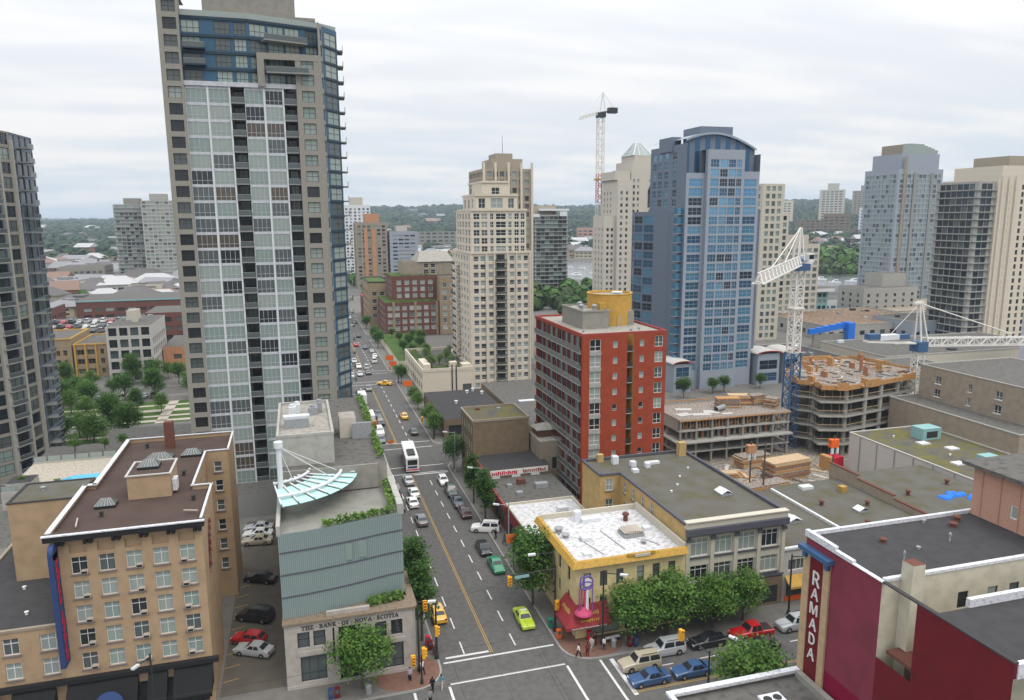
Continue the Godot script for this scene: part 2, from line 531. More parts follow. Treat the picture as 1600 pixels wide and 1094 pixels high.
# a plain building: box walls; faces s (towards +z), w (-x), e (+x) may have openings; lo and hi are (x, z)
func block(root: Node3D, lo: Vector2, hi: Vector2, y0: float, y1: float, wm, rm, faces: Dictionary, depth := 0.2, st := {}, gs := [], joined := false, inset := 0.0) -> void:
	var W := hi.x - lo.x
	var D := hi.y - lo.y
	var defs := {
		"s": [Vector3(lo.x, y0, hi.y), Vector3.RIGHT, W], "e": [Vector3(hi.x, y0, hi.y), Vector3.FORWARD, D],
		"w": [Vector3(lo.x, y0, lo.y), Vector3.BACK, D], "n": [Vector3(hi.x, y0, lo.y), Vector3.LEFT, W]}
	var mb := MB.new()
	var panes := MB.new()
	for f in defs:
		var q: Array = defs[f]
		var ops: Array = faces.get(f, [])
		wall_mesh(mb, wm, q[0], q[1], q[2], y1 - y0, ops, depth)
		if ops.size():
			if joined: far_windows(panes, q[0], q[1], ops, depth, gs)
			else: windows(root, q[0], q[1], ops, depth, st, gs)
	obj("wall", mb, root)
	var rf := MB.new()
	rf.use(rm)
	var yy := y1 - inset
	rf.quad(Vector3(lo.x, yy, hi.y), Vector3(hi.x, yy, hi.y), Vector3(hi.x, yy, lo.y), Vector3(lo.x, yy, lo.y))
	obj("roof", rf, root)
	if joined and panes.s.size():
		var p := obj("window_panes", panes, root)
		p.set_meta("kind", "stuff")

func text_mesh(s: String, size: float, m, depth := 0.04, serif := false, bold := false) -> TextMesh:
	var t := TextMesh.new()
	var f := SystemFont.new()
	f.font_names = PackedStringArray(["Droid Serif" if serif else "Droid Sans"])
	if bold: f.font_weight = 700
	t.font = f
	t.text = s
	t.font_size = 64
	t.pixel_size = size / 64.0
	t.depth = depth
	t.material = m
	return t

func rebase(root: Node3D, at: Vector3) -> void:
	# things are drawn in world metres; this moves the node to the thing's base without moving its parts
	root.position = at
	for c in root.get_children():
		if c is Node3D: c.position -= at

func marks(parent: Node3D, m, at: Vector3, r: Vector3, u: Vector3, w: float, h: float, n: int) -> void:
	# a line of lettering too small to read: short strokes of uneven height and lean
	var mb := MB.new()
	mb.use(m)
	var o := r.cross(u).normalized() * 0.03
	for j in n:
		var c := at + r * (w * ((j + 0.5) / n - 0.5))
		var k := h * rng.randf_range(0.5, 1.0)
		mb.obox(c + u * (k - h) * 0.3, r * w / n * rng.randf_range(0.18, 0.34), (u + r * rng.randf_range(-0.3, 0.3)) * k * 0.5, o)
		if j % 2: mb.obox(c + u * k * rng.randf_range(-0.3, 0.3), r * w / n * 0.5, u * h * 0.09, o * 1.2)
	obj("lettering", mb, parent)

func text_part(parent: Node3D, called: String, s: String, size: float, m, at: Vector3, basis := Basis(), serif := false, bold := false, depth := 0.05) -> MeshInstance3D:
	return put(called, text_mesh(s, size, m, depth, serif, bold), parent, at, basis)

# ---------------------------------------------------------------- camera, sky, light
func set_view() -> void:
	var cam := Camera3D.new()
	cam.name = "camera"
	cam.fov = rad_to_deg(2.0 * atan(547.0 / 1165.0))
	cam.near = 0.5
	cam.far = 20000.0
	var yaw := deg_to_rad(16.0)
	var p := deg_to_rad(10.15)
	var q := deg_to_rad(0.35)
	var fw := Vector3(sin(yaw) * cos(p), -sin(p), -cos(yaw) * cos(p))
	var rt := Vector3(cos(yaw), 0, sin(yaw))
	var up := rt.cross(fw)
	var r2 := rt * cos(q) - up * sin(q)
	var u2 := rt * sin(q) + up * cos(q)
	cam.transform = Transform3D(Basis(r2, u2, -fw), Vector3(0, 50, 0))
	cam.current = true
	add_child(cam)
	var env := Environment.new()
	env.background_mode = Environment.BG_SKY
	env.tonemap_mode = Environment.TONE_MAPPER_LINEAR
	env.tonemap_exposure = 1.0
	env.sdfgi_enabled = true
	env.ssao_enabled = true
	env.ssil_enabled = true
	env.fog_enabled = true
	env.fog_density = 0.00013
	env.fog_light_color = Color(0.80, 0.86, 0.92)
	var sky := Sky.new()
	var sm := PanoramaSkyMaterial.new()
	sm.panorama = overcast()
	sky.sky_material = sm
	env.sky = sky
	var we := WorldEnvironment.new()
	we.name = "world_environment"
	we.environment = env
	add_child(we)
	var sun := DirectionalLight3D.new()
	sun.name = "sun"
	sun.light_energy = 0.4
	sun.light_angular_distance = 24.0
	sun.light_color = Color(1.0, 0.97, 0.92)
	sun.shadow_enabled = true
	sun.rotation_degrees = Vector3(-58, 28, 0)
	add_child(sun)

func overcast() -> ImageTexture:
	# a closed layer of cloud: brighter towards the zenith, streaks that lie flat and shrink towards the horizon
	var w := 1536
	var h := 768
	var im := Image.create(w, h, false, Image.FORMAT_RGBF)
	var a := FastNoiseLite.new()
	a.seed = 21
	a.frequency = 0.42
	a.fractal_octaves = 5
	var b := FastNoiseLite.new()
	b.seed = 34
	b.frequency = 1.1
	b.fractal_octaves = 4
	for y in h:
		var el := (0.5 - (y + 0.5) / h) * PI
		for x in w:
			if el < -0.02:
				im.set_pixel(x, y, Color(0.20, 0.20, 0.19))
				continue
			var az := ((x + 0.5) / w - 0.5) * TAU
			var d := Vector3(sin(az) * cos(el), maxf(sin(el), 0.0), -cos(az) * cos(el))
			var px := d.x / (d.y + 0.10)
			var pz := d.z / (d.y + 0.10)
			var t := a.get_noise_2d(px * 0.55, pz * 1.25) * 0.6 + b.get_noise_2d(px * 0.7 + 9.0, pz * 2.4) * 0.5
			var c := smoothstep(-0.30, 0.42, t)
			var low := 1.0 - smoothstep(0.0, 0.16, el)
			var lum := 0.84 * (1.0 + 0.25 * d.y + 1.8 * d.y * d.y)
			var thin := Color(0.93, 0.97, 1.03).lerp(Color(0.76, 0.89, 1.0), low * 0.7)
			var thick := Color(1.09, 1.09, 1.095).lerp(Color(1.11, 1.10, 1.085), low)
			var col := thin.lerp(thick, c)
			im.set_pixel(x, y, Color(col.r * lum, col.g * lum, col.b * lum))
	return ImageTexture.create_from_image(im)

# ---------------------------------------------------------------- the ground
func sheet(m, x0: float, z0: float, x1: float, z1: float, y: float) -> MB:
	var mb := MB.new()
	mb.use(m)
	mb.quad(Vector3(x0, y, z1), Vector3(x1, y, z1), Vector3(x1, y, z0), Vector3(x0, y, z0))
	return mb

func rounded(x0: float, z0: float, x1: float, z1: float, r: float) -> PackedVector2Array:
	var p := PackedVector2Array()
	for e in [[x1 - r, z1 - r, 0.0], [x0 + r, z1 - r, PI / 2], [x0 + r, z0 + r, PI], [x1 - r, z0 + r, PI * 1.5]]:
		for j in 7:
			var t: float = e[2] + PI / 2 * j / 6.0
			p.append(Vector2(e[0] + cos(t) * r, e[1] + sin(t) * r))
	return p

func pavement_plate(x0: float, z0: float, x1: float, z1: float, r := 3.5) -> void:
	var mb := MB.new()
	mb.use(M.kerb)
	mb.prism(rounded(x0, z0, x1, z1, r), 0.0, 0.14)
	mb.use(M.walk)
	mb.cap(rounded(x0 + 0.2, z0 + 0.2, x1 - 0.2, z1 - 0.2, r), 0.144)
	struct("pavement", mb)

func line(mb: MB, x0: float, z0: float, x1: float, z1: float, w: float, y := 0.008) -> void:
	var a := Vector3(x0, y, z0)
	var b := Vector3(x1, y, z1)
	var s := (b - a).normalized().cross(Vector3.UP) * w * 0.5
	mb.quad(a - s, a + s, b + s, b - s)

func marking(m, x0: float, z0: float, x1: float, z1: float, w: float, y := 0.008) -> void:
	var mb := MB.new()
	mb.use(m)
	line(mb, x0, z0, x1, z1, w, y)
	struct("road_marking", mb)

func build_ground() -> void:
	var mb := sheet(M.ground, -7000, -9000, 9000, 600, -0.004)
	struct("ground", mb)
	# roads: the main street runs along z, the others cross it
	mb = sheet(M.asphalt, 13.2, -900, 27.2, 60, 0.004)
	struct("road", mb)
	for e in [[-72.2, -58.8], [-157.5, -146.0], [-240.0, -228.5], [-322.0, -311.0], [-404, -393], [-500, -488]]:
		mb = MB.new()
		mb.use(M.asphalt)
		for s in [[-320.0, 13.2], [27.2, 420.0]]:
			mb.quad(Vector3(s[0], 0.004, e[1]), Vector3(s[1], 0.004, e[1]), Vector3(s[1], 0.004, e[0]), Vector3(s[0], 0.004, e[0]))
		struct("road", mb)
	for e in [[-160.0, -146.0], [160.0, 172.0], [-78.0, -66.0]]:
		for z in [[-146.0, -76.0], [-228.5, -157.5], [-311.0, -240.0], [-393.0, -322.0], [-488.0, -404.0]]:
			struct("road", sheet(M.asphalt, e[0], z[0], e[1], z[1], 0.004))
	for z in [[-58.8, -20.0], [-146.0, -72.2], [-228.5, -157.5], [-311.0, -240.0], [-393.0, -322.0], [-488.0, -404.0]]:
		pavement_plate(-66.0, z[0], 13.2, z[1])
		pavement_plate(27.2, z[0], 160.0, z[1])
		if z[0] < -60: pavement_plate(-146.0, z[0], -78.0, z[1])
		if z[0] < -150 : pavement_plate(172.0, z[0], 330.0, z[1])
	# brick paving on the corners of the crossing
	for e in [[5.6, -78.6, 12.95, -72.5], [27.5, -80.0, 35.0, -72.5]]:
		mb = MB.new()
		mb.use(M.brickwalk)
		mb.cap(rounded(e[0], e[1], e[2], e[3], 3.0), 0.148)
		struct("brick_paving", mb)
	# centre lines
	for z in [[-77.0, -141.0], [-161.0, -224.0], [-245.0, -308.0]]:
		marking(M.lineyellow, 19.3, z[0], 19.3, z[1], 0.10)
		marking(M.lineyellow, 19.52, z[0], 19.52, z[1], 0.10)
	marking(M.lineyellow, 32.0, -65.4, 160.0, -65.4, 0.10)
	marking(M.lineyellow, 32.0, -65.62, 160.0, -65.62, 0.10)
	# lane dashes
	for x in [16.25, 22.45]:
		for z in [[-77.6, -141.0], [-162.0, -224.0], [-246.0, -308.0]]:
			var t: float = z[0]
			while t > z[1] + 3.0:
				marking(M.linewhite, x, t, x, t - 2.6, 0.17)
				t -= 5.6
	var t2 := 36.0
	while t2 < 150:
		marking(M.linewhite, t2, -69.0, t2 + 2.6, -69.0, 0.15)
		t2 += 6.0
	# crosswalk and stop lines
	for z in [-76.4, -72.4, -58.6, -141.0, -145.2, -157.9, -161.9, -224.3, -228.2, -240.4, -244.4]:
		marking(M.linewhite, 13.6, z, 26.8, z, 0.28)
	marking(M.linewhite, 14.0, -77.3, 19.1, -77.3, 0.35)
	marking(M.linewhite, 14.0, -162.8, 19.1, -162.8, 0.4)
	marking(M.linewhite, 19.8, -140.2, 26.8, -140.2, 0.4)
	for x in [13.4, 26.9, 30.9]:
		marking(M.linewhite, x, -72.0, x, -59.0, 0.28)
	marking(M.linewhite, 32.2, -65.0, 32.2, -71.8, 0.5)
	marking(M.linewhite, 9.6, -72.0, 9.6, -59.0, 0.28)
	# faint tram-like joints in the asphalt
	for x in [14.6, 24.6]:
		marking(M.roofdark, x, -78.0, x, -20.0, 0.06, 0.006)
	# parking lot between the hotel and the bank
	mb = sheet(M.lotasphalt, -10.3, -125.0, -3.6, -76.9, 0.150)
	struct("parking_lot", mb)
	for j in 9:
		mb = MB.new()
		mb.use(M.lineyellow)
		line(mb, -10.2, -79.5 - j * 2.75, -8.6, -79.9 - j * 2.75, 0.12, 0.154)
		struct("road_marking", mb)
	# lawns of the park
	for e in [[-64.0, -220.0, -20.0, -196.0], [-64.0, -192.0, -18.0, -180.0]]:
		struct("lawn", sheet(M.grassmat, e[0], e[1], e[2], e[3], 0.150))
	for e in [[-64.0, -199.5, -20.0, -197.5], [-64.0, -210.5, -20.0, -208.0], [-64.0, -187.0, -20.0, -185.5], [-36.0, -220.0, -33.5, -196.0], [-62.0, -204.0, -22.0, -202.5], [-62.0, -216.0, -22.0, -214.5]]:
		struct("path", sheet(M.pooldeck, e[0], e[1], e[2], e[3], 0.156))
	# water of the inlet
	mb = MB.new()
	mb.use(M.water)
	mb.cap(PackedVector2Array([Vector2(120, -640), Vector2(232, -548), Vector2(300, -478), Vector2(378, -440), Vector2(480, -395), Vector2(700, -330), Vector2(900, -460), Vector2(720, -520), Vector2(560, -560), Vector2(440, -640), Vector2(330, -800), Vector2(160, -900)]), 0.03)
	struct("water", mb)
	build_hills()

func hill_top(az: float) -> float:
	# height of the ridge by bearing, degrees from -z
	var t := smoothstep(-14.0, 4.0, az)
	return lerpf(22.0, 76.0, t) + 12.0 * smoothstep(22, 46, az)

var hn := FastNoiseLite.new()
func hill_at(az: float, r: float) -> float:
	var x := sin(deg_to_rad(az)) * r
	var z := -cos(deg_to_rad(az)) * r
	var s := smoothstep(950.0, 3600.0, r)
	return s * hill_top(az) + s * hn.get_noise_2d(x, z) * 16.0 + 0.05

func build_hills() -> void:
	hn.seed = 5
	hn.frequency = 0.0011
	hn.fractal_octaves = 4
	var rs := [930.0, 1050.0, 1200.0, 1400.0, 1650.0, 1900.0, 2200.0, 2500.0, 2800.0, 3100.0, 3400.0, 3700.0, 4200.0, 5200.0, 7000.0, 8600.0]
	var mb := MB.new()
	var n := 120
	for j in rs.size() - 1:
		for a in n:
			var a0 := -40.0 + 110.0 * a / n
			var a1 := -40.0 + 110.0 * (a + 1) / n
			var p := []
			for e in [[a0, rs[j]], [a1, rs[j]], [a1, rs[j + 1]], [a0, rs[j + 1]]]:
				var b := deg_to_rad(e[0])
				p.append(Vector3(sin(b) * e[1], hill_at(e[0], e[1]), -cos(b) * e[1]))
			mb.use(M.farland if rs[j] < 2400.0 else M.hillwood)
			mb.quad(p[0], p[1], p[2], p[3])
	struct("hills", mb)

# ---------------------------------------------------------------- the side of the street with the hotel, the bank and the glass tower
func skylight_dome(root: Node3D, x: float, z: float, y: float, w: float, d: float, h := 0.9) -> void:
	# a glazed roof lantern: kerb, ridge and sloping panes with bars
	var s := MB.new()
	s.use(M.darktrim)
	s.box(Vector3(x - w / 2, y, z - d / 2), Vector3(x + w / 2, y + 0.3, z + d / 2))
	var k := obj("skylight", s, root)
	var p := MB.new()
	p.use(M.skylight)
	var a := Vector3(x - w / 2, y + 0.3, z + d / 2); var b := Vector3(x + w / 2, y + 0.3, z + d / 2)
	var c := Vector3(x + w / 2, y + 0.3, z - d / 2); var e := Vector3(x - w / 2, y + 0.3, z - d / 2)
	var r0 := Vector3(x - w * 0.2, y + h, z); var r1 := Vector3(x + w * 0.2, y + h, z)
	p.quad(a, b, r1, r0); p.tri(b, c, r1); p.quad(c, e, r0, r1); p.tri(e, a, r0)
	p.use(M.metal)
	for t in 7:
		var f := t / 6.0
		p.bar(a.lerp(b, f) + Vector3(0, 0.03, 0), r0.lerp(r1, f) + Vector3(0, 0.03, 0), 0.06, 0.06)
	obj("pane", p, k)

func roof_vent(root: Node3D, x: float, z: float, y: float, h := 0.8, r := 0.22, m = null) -> void:
	var mb := MB.new()
	mb.use(m if m != null else M.metal)
	mb.lathe([[r, 0], [r * 0.8, h * 0.6], [r * 1.35, h * 0.62], [r * 1.35, h * 0.8], [0.01, h]], Vector3(x, y, z), 10)
	obj("roof_vent", mb, root)

func wall_strip(root: Node3D, m, pts: Array, y0: float, y1: float, t: float, called := "parapet") -> void:
	# a low wall along a line of (x, z) points
	var mb := MB.new()
	mb.use(m)
	for j in pts.size() - 1:
		mb.bar(Vector3(pts[j].x, (y0 + y1) / 2, pts[j].y), Vector3(pts[j + 1].x, (y0 + y1) / 2, pts[j + 1].y), t, y1 - y0)
	obj(called, mb, root)

func build_hotel() -> void:
	var root := thing("hotel", "tan stucco hotel with brown flat roof, white roof edging and rows of white windows", "hotel")
	var H := 20.0
	var poly := PackedVector2Array([Vector2(-24.2, -76.5), Vector2(-10.6, -76.5), Vector2(-10.6, -86.5), Vector2(-12.6, -86.5), Vector2(-12.6, -99.5), Vector2(-9.9, -99.5), Vector2(-9.9, -108.0), Vector2(-23.2, -108.0), Vector2(-23.2, -90.0), Vector2(-24.2, -90.0)])
	var st := {"id": "hotel", "f": 0.055, "bar": 0.045, "xs": [0.5], "ys": [0.68], "sill": "sillgrey"}
	var gs := ["glasspale", "glasspale", "glassgreenb", "glassgreen", "glassmid", "glasspale", "glassdark"]
	var mb := MB.new()
	# front wall with its windows
	var cols := even(5, 1.65, 2.43, 1.42)
	var rows := []
	for j in 5: rows.append([5.95 + j * 2.53, 1.75])
	var ops := grid(cols, rows)
	var o := Vector3(-24.2, 0, -76.5)
	var blind := grid(even(5, 1.65, 2.43, 1.5), [[18.25, 0.95]])
	wall_mesh(mb, M.tan, o, Vector3.RIGHT, 13.6, 20.5, ops + blind + [[0.4, 0.3, 3.0, 3.4], [4.2, 0.3, 3.6, 3.4], [8.6, 0.3, 4.4, 3.4]], 0.22)
	for p in blind:
		mb.quad(o + Vector3(p[0], p[1], -0.22), o + Vector3(p[0] + p[2], p[1], -0.22), o + Vector3(p[0] + p[2], p[1] + p[3], -0.22), o + Vector3(p[0], p[1] + p[3], -0.22))
	mb.use(M.glassdark)
	for p in [[0.4, 3.0], [4.2, 3.6], [8.6, 4.4]]:
		mb.quad(o + Vector3(p[0], 0.3, -0.22), o + Vector3(p[0] + p[1], 0.3, -0.22), o + Vector3(p[0] + p[1], 3.7, -0.22), o + Vector3(p[0], 3.7, -0.22))
	# side walls; the wall across the light court has a column of windows
	var n := poly.size()
	for j in range(1, n):
		var a := poly[j]
		var b := poly[(j + 1) % n]
		var d := b - a
		var w := d.length()
		var r := Vector3(d.x, 0, d.y).normalized()
		var so := []
		if j == 4: so = grid([[0.9, 0.95]], [[4.2, 1.5], [6.9, 1.5], [9.6, 1.5], [12.3, 1.5], [15.0, 1.5], [17.6, 1.4]])
		elif j == 3: so = grid([[2.0, 1.0], [6.0, 1.0], [9.5, 1.0]], [[9.6, 1.5], [12.3, 1.5], [15.0, 1.5], [17.6, 1.4]])
		wall_mesh(mb, M.tan, Vector3(a.x, 0, a.y), r, w, 20.5, so, 0.18)
		if so.size(): windows(root, Vector3(a.x, 0, a.y), r, so, 0.18, {"id": "hotelside", "f": 0.07, "bar": 0.06, "ys": [0.5], "sill": "sillgrey"}, ["glassmid", "glassdark"])
	obj("wall", mb, root)
	var wins := windows(root, o, Vector3.RIGHT, ops, 0.22, st, gs)
	# air conditioners in the windows
	var has := [1, 0, 1, 0, 1]
	for j in ops.size():
		if not has[j % 5] : continue
		var p: Array = ops[j]
		var ac := MB.new()
		ac.use(M.acbox)
		var x: float = 0.9 if j % 5 < 4 else 0.15
		ac.box(Vector3(x - 0.05, 0.05, 0.03), Vector3(x + 0.55, 0.38, 0.55))
		ac.use(M.darktrim)
		ac.box(Vector3(x, 0.1, 0.551), Vector3(x + 0.5, 0.33, 0.565))
		obj("air_conditioner", ac, wins[j])
	# roof, parapets, cornice
	mb = MB.new()
	mb.use(M.tanroof)
	mb.cap(poly, H)
	obj("roof", mb, root)
	var pts := []
	for j in range(1, n): pts.append(poly[j])
	pts.append(poly[0])
	for j in pts.size() - 1:
		var a: Vector2 = pts[j]
		var b: Vector2 = pts[j + 1]
		var c := MB.new()
		c.use(M.flashing)
		var d := (b - a).normalized() * 0.18
		c.bar(Vector3(a.x - d.x, 20.56, a.y - d.y), Vector3(b.x + d.x, 20.56, b.y + d.y), 0.24 if j < 6 else 0.5, 0.1)
		obj("parapet_cap", c, root)
	mb = MB.new()
	mb.use(M.darktrim)
	mb.box(Vector3(-24.5, 19.85, -76.45), Vector3(-10.3, 20.42, -75.7))
	mb.use(M.flashing)
	mb.box(Vector3(-24.6, 20.43, -75.95), Vector3(-10.2, 20.55, -75.6))
	mb.use(M.tanroof)
	mb.box(Vector3(-24.5, 20.43, -76.7), Vector3(-10.3, 20.5, -75.96))
	obj("cornice", mb, root)
	for j in 6:
		mb = MB.new()
		mb.use(M.darktrim)
		var x := -23.6 + j * 2.45
		mb.box(Vector3(x, 19.3, -76.49), Vector3(x + 0.3, 19.845, -75.95)); mb.box(Vector3(x + 0.45, 19.3, -76.49), Vector3(x + 0.75, 19.845, -75.95))
		obj("cornice_bracket", mb, root)
	# roof furniture
	plain_box(root, "lift_housing", M.tan, Vector3(-18.9, 20.001, -90.2), Vector3(-14.6, 22.6, -85.2), M.tanroof)
	parapet(root, M.whiteplaster, Vector2(-19.05, -90.35), Vector2(-14.45, -85.05), 22.601, 0.12, 0.22)
	skylight_dome(root, -17.1, -88.2, 22.6, 2.2, 2.0)
	skylight_dome(root, -20.8, -84.0, 20.0, 2.0, 1.6)
	skylight_dome(root, -18.0, -99.4, 20.0, 3.2, 2.0)
	skylight_dome(root, -14.3, -100.0, 20.0, 2.4, 1.8)
	plain_box(root, "chimney", M.brickred, Vector3(-18.0, 20.0, -104.8), Vector3(-16.9, 23.6, -103.7))
	for e in [[-20.6, -81.0], [-14.2, -92.0], [-20.4, -105.0], [-12.1, -83.2]]: roof_vent(root, e[0], e[1], H, 0.7, 0.2, M.darkmetal)
	mb = MB.new()
	mb.use(M.flashing)
	mb.box(Vector3(-14.55, 20.3, -87.4), Vector3(-14.1, 21.6, -86.0))
	obj("roof_hatch", mb, root)
	mb = MB.new()
	mb.use(M.acbox)
	mb.bar(Vector3(-22.6, 20.35, -80.3), Vector3(-22.2, 20.35, -78.0), 0.12, 0.12); mb.bar(Vector3(-12.6, 20.35, -79.5), Vector3(-11.2, 20.35, -79.0), 0.12, 0.12)
	obj("roof_pipe", mb, root)
	# awnings and the fascia over the ground floor
	mb = MB.new()
	mb.use(M.darktrim)
	mb.box(Vector3(-35.0, 4.9, -76.48), Vector3(-10.0, 5.35, -75.9))
	obj("fascia", mb, root)
	for e in [[-24.0, -17.6], [-16.7, -14.9], [-14.3, -10.6], [-28.8, -25.0], [-34.0, -30.0]]:
		mb = MB.new()
		mb.use(M.awning)
		var a := Vector3(e[0], 2.6, -74.2); var b := Vector3(e[1], 2.6, -74.2)
		var c := Vector3(e[1], 4.85, -76.3); var d := Vector3(e[0], 4.85, -76.3)
		mb.quad(a, b, c, d)
		mb.quad(a + Vector3(0, -0.4, 0), b + Vector3(0, -0.4, 0), b, a)
		mb.tri(b, b + Vector3(0, 0, -2.1), c); mb.tri(a + Vector3(0, 0, -2.1), a, d)
		var aw := obj("awning", mb, root)
		if e[0] == -24.0:
			var disc := MB.new()
			disc.use(M.signblue)
			disc.cyl(Vector3(-20.0, 3.05, -74.08), Vector3(-20.0, 3.1, -73.98), 1.35, 1.35, 24)
			var ds := obj("round_sign", disc, aw)
			text_part(ds, "lettering", "HOWARD JOHNSON", 0.3, M.whiteframe, Vector3(-20.0, 2.95, -73.95))
	rebase(root, Vector3(-17, 0, -92))
	# the lettering on the street side wall, thin strokes of a script sign
	var sg := thing("script_sign", "red script lettering fixed to the tan hotel side wall", "sign", Vector3(-10.45, 15.5, -80.6), PI / 2)
	marks(sg, M.winebright, Vector3(0, 0.6, 0), Vector3(0.35, 0.93, 0).normalized(), Vector3(-0.93, 0.35, 0).normalized(), 5.2, 1.5, 7)
	marks(sg, M.brownwall, Vector3(-0.5, -0.3, 0), Vector3(0.35, 0.93, 0).normalized(), Vector3(-0.93, 0.35, 0).normalized(), 4.6, 0.6, 9)
	var bs := thing("blade_sign", "tall blue blade sign with red letters on the hotel front", "sign", Vector3(-23.6, 7.3, -76.3))
	mb = MB.new()
	mb.use(M.signblue)
	mb.box(Vector3(-0.35, 0, -0.1), Vector3(0.1, 11.6, 1.5))
	mb.cyl(Vector3(-0.35, 11.6, 0.7), Vector3(0.1, 11.6, 0.7), 0.8, 0.8, 20)
	obj("panel", mb, bs)
	var word := "HOWARD JOHNSON"
	for j in word.length():
		if word[j] == " ": continue
		text_part(bs, "letter", word[j], 0.95, M.signred, Vector3(0.13, 10.6 - j * 0.76, 0.72), Basis(Vector3.UP, PI / 2))

func build_hotel_wing() -> void:
	var root := thing("hotel_wing", "low tan hotel wing with dark flat roof beside the blue blade sign", "hotel wing")
	var cols := even(3, 0.35 + 6.0, 0.0, 0.0)
	cols = [[2.9, 1.4], [6.0, 1.4], [9.2, 1.4]]
	block(root, Vector2(-35.2, -100.0), Vector2(-24.22, -76.6), 0, 11.0, M.tan, M.roofdark, {"s": grid(cols, [[5.9, 1.75], [8.5, 1.75]])}, 0.2, {"id": "hotel", "f": 0.08, "bar": 0.07, "xs": [0.5], "ys": [0.68], "sill": "sillgrey"}, ["glassmid", "glasspale"], false, 0.1)
	parapet(root, M.taupewall, Vector2(-35.3, -100.0), Vector2(-24.23, -76.5), 10.9, 0.25, 0.35)
	for e in [[-28, -80], [-26.2, -83], [-30, -86], [-27, -88], [-31, -81]]: roof_vent(root, e[0], e[1], 10.9, 0.4, 0.16, M.whiteframe)
	rebase(root, Vector3(-29.7, 0, -88))
	root = thing("stair_block", "windowless tan stucco stair block rising beside the hotel", "building")
	block(root, Vector2(-31.4, -94.6), Vector2(-24.25, -88.2), 10.9, 19.8, M.tan, M.roofmosslow, {}, 0.2)
	parapet(root, M.roofdark, Vector2(-31.5, -94.7), Vector2(-24.26, -88.1), 19.801, 0.12, 0.3)
	roof_vent(root, -29, -92, 19.8, 0.5)
	rebase(root, Vector3(-28, 10.9, -91))
	# the terrace with the pool behind
	root = thing("pool_terrace", "raised terrace with pale paving around a swimming pool", "terrace")
	plain_box(root, "base", M.concretepale, Vector3(-46.0, 0.14, -143.0), Vector3(-26.0, 8.0, -127.5), M.pooldeck)
	for e in [[-46, -143, -26, -142.7], [-46, -127.8, -26, -127.5]]:
		var mb := MB.new()
		mb.use(M.concretepale)
		mb.box(Vector3(e[0], 8.0, e[1]), Vector3(e[2], 8.25, e[3]))
		mb.use(M.glasspale)
		for j in 9: mb.box(Vector3(e[0] + j * 2.2 + 0.1, 8.25, e[1] + 0.1), Vector3(e[0] + j * 2.2 + 2.0, 9.2, e[1] + 0.15))
		obj("glass_railing", mb, root)
	var pool := MB.new()
	pool.use(M.poolwater)
	pool.cap(PackedVector2Array([Vector2(-40.5, -130.5), Vector2(-37.5, -134.2), Vector2(-28.0, -134.2), Vector2(-28.0, -130.5)]), 8.03)
	obj("pool_water", pool, root)
	plain_box(root, "planter", M.concretepale, Vector3(-45.5, 8.0, -132.0), Vector3(-42.0, 9.4, -128.2), M.roofdark)
	plain_box(root, "lower_roof", M.concretepale, Vector3(-46.0, 0.14, -127.4), Vector3(-26.0, 5.4, -112.0), M.roofgrey)
	plain_box(root, "pavilion", M.concretepale, Vector3(-47.0, 0.14, -156.0), Vector3(-27.0, 7.2, -143.1), M.roofgrey)
	leaf_strip(root, Vector3(-46, 7.4, -144.0), Vector3(-27, 7.4, -144.0), 1.2, 380)
	rebase(root, Vector3(-37, 0, -134))

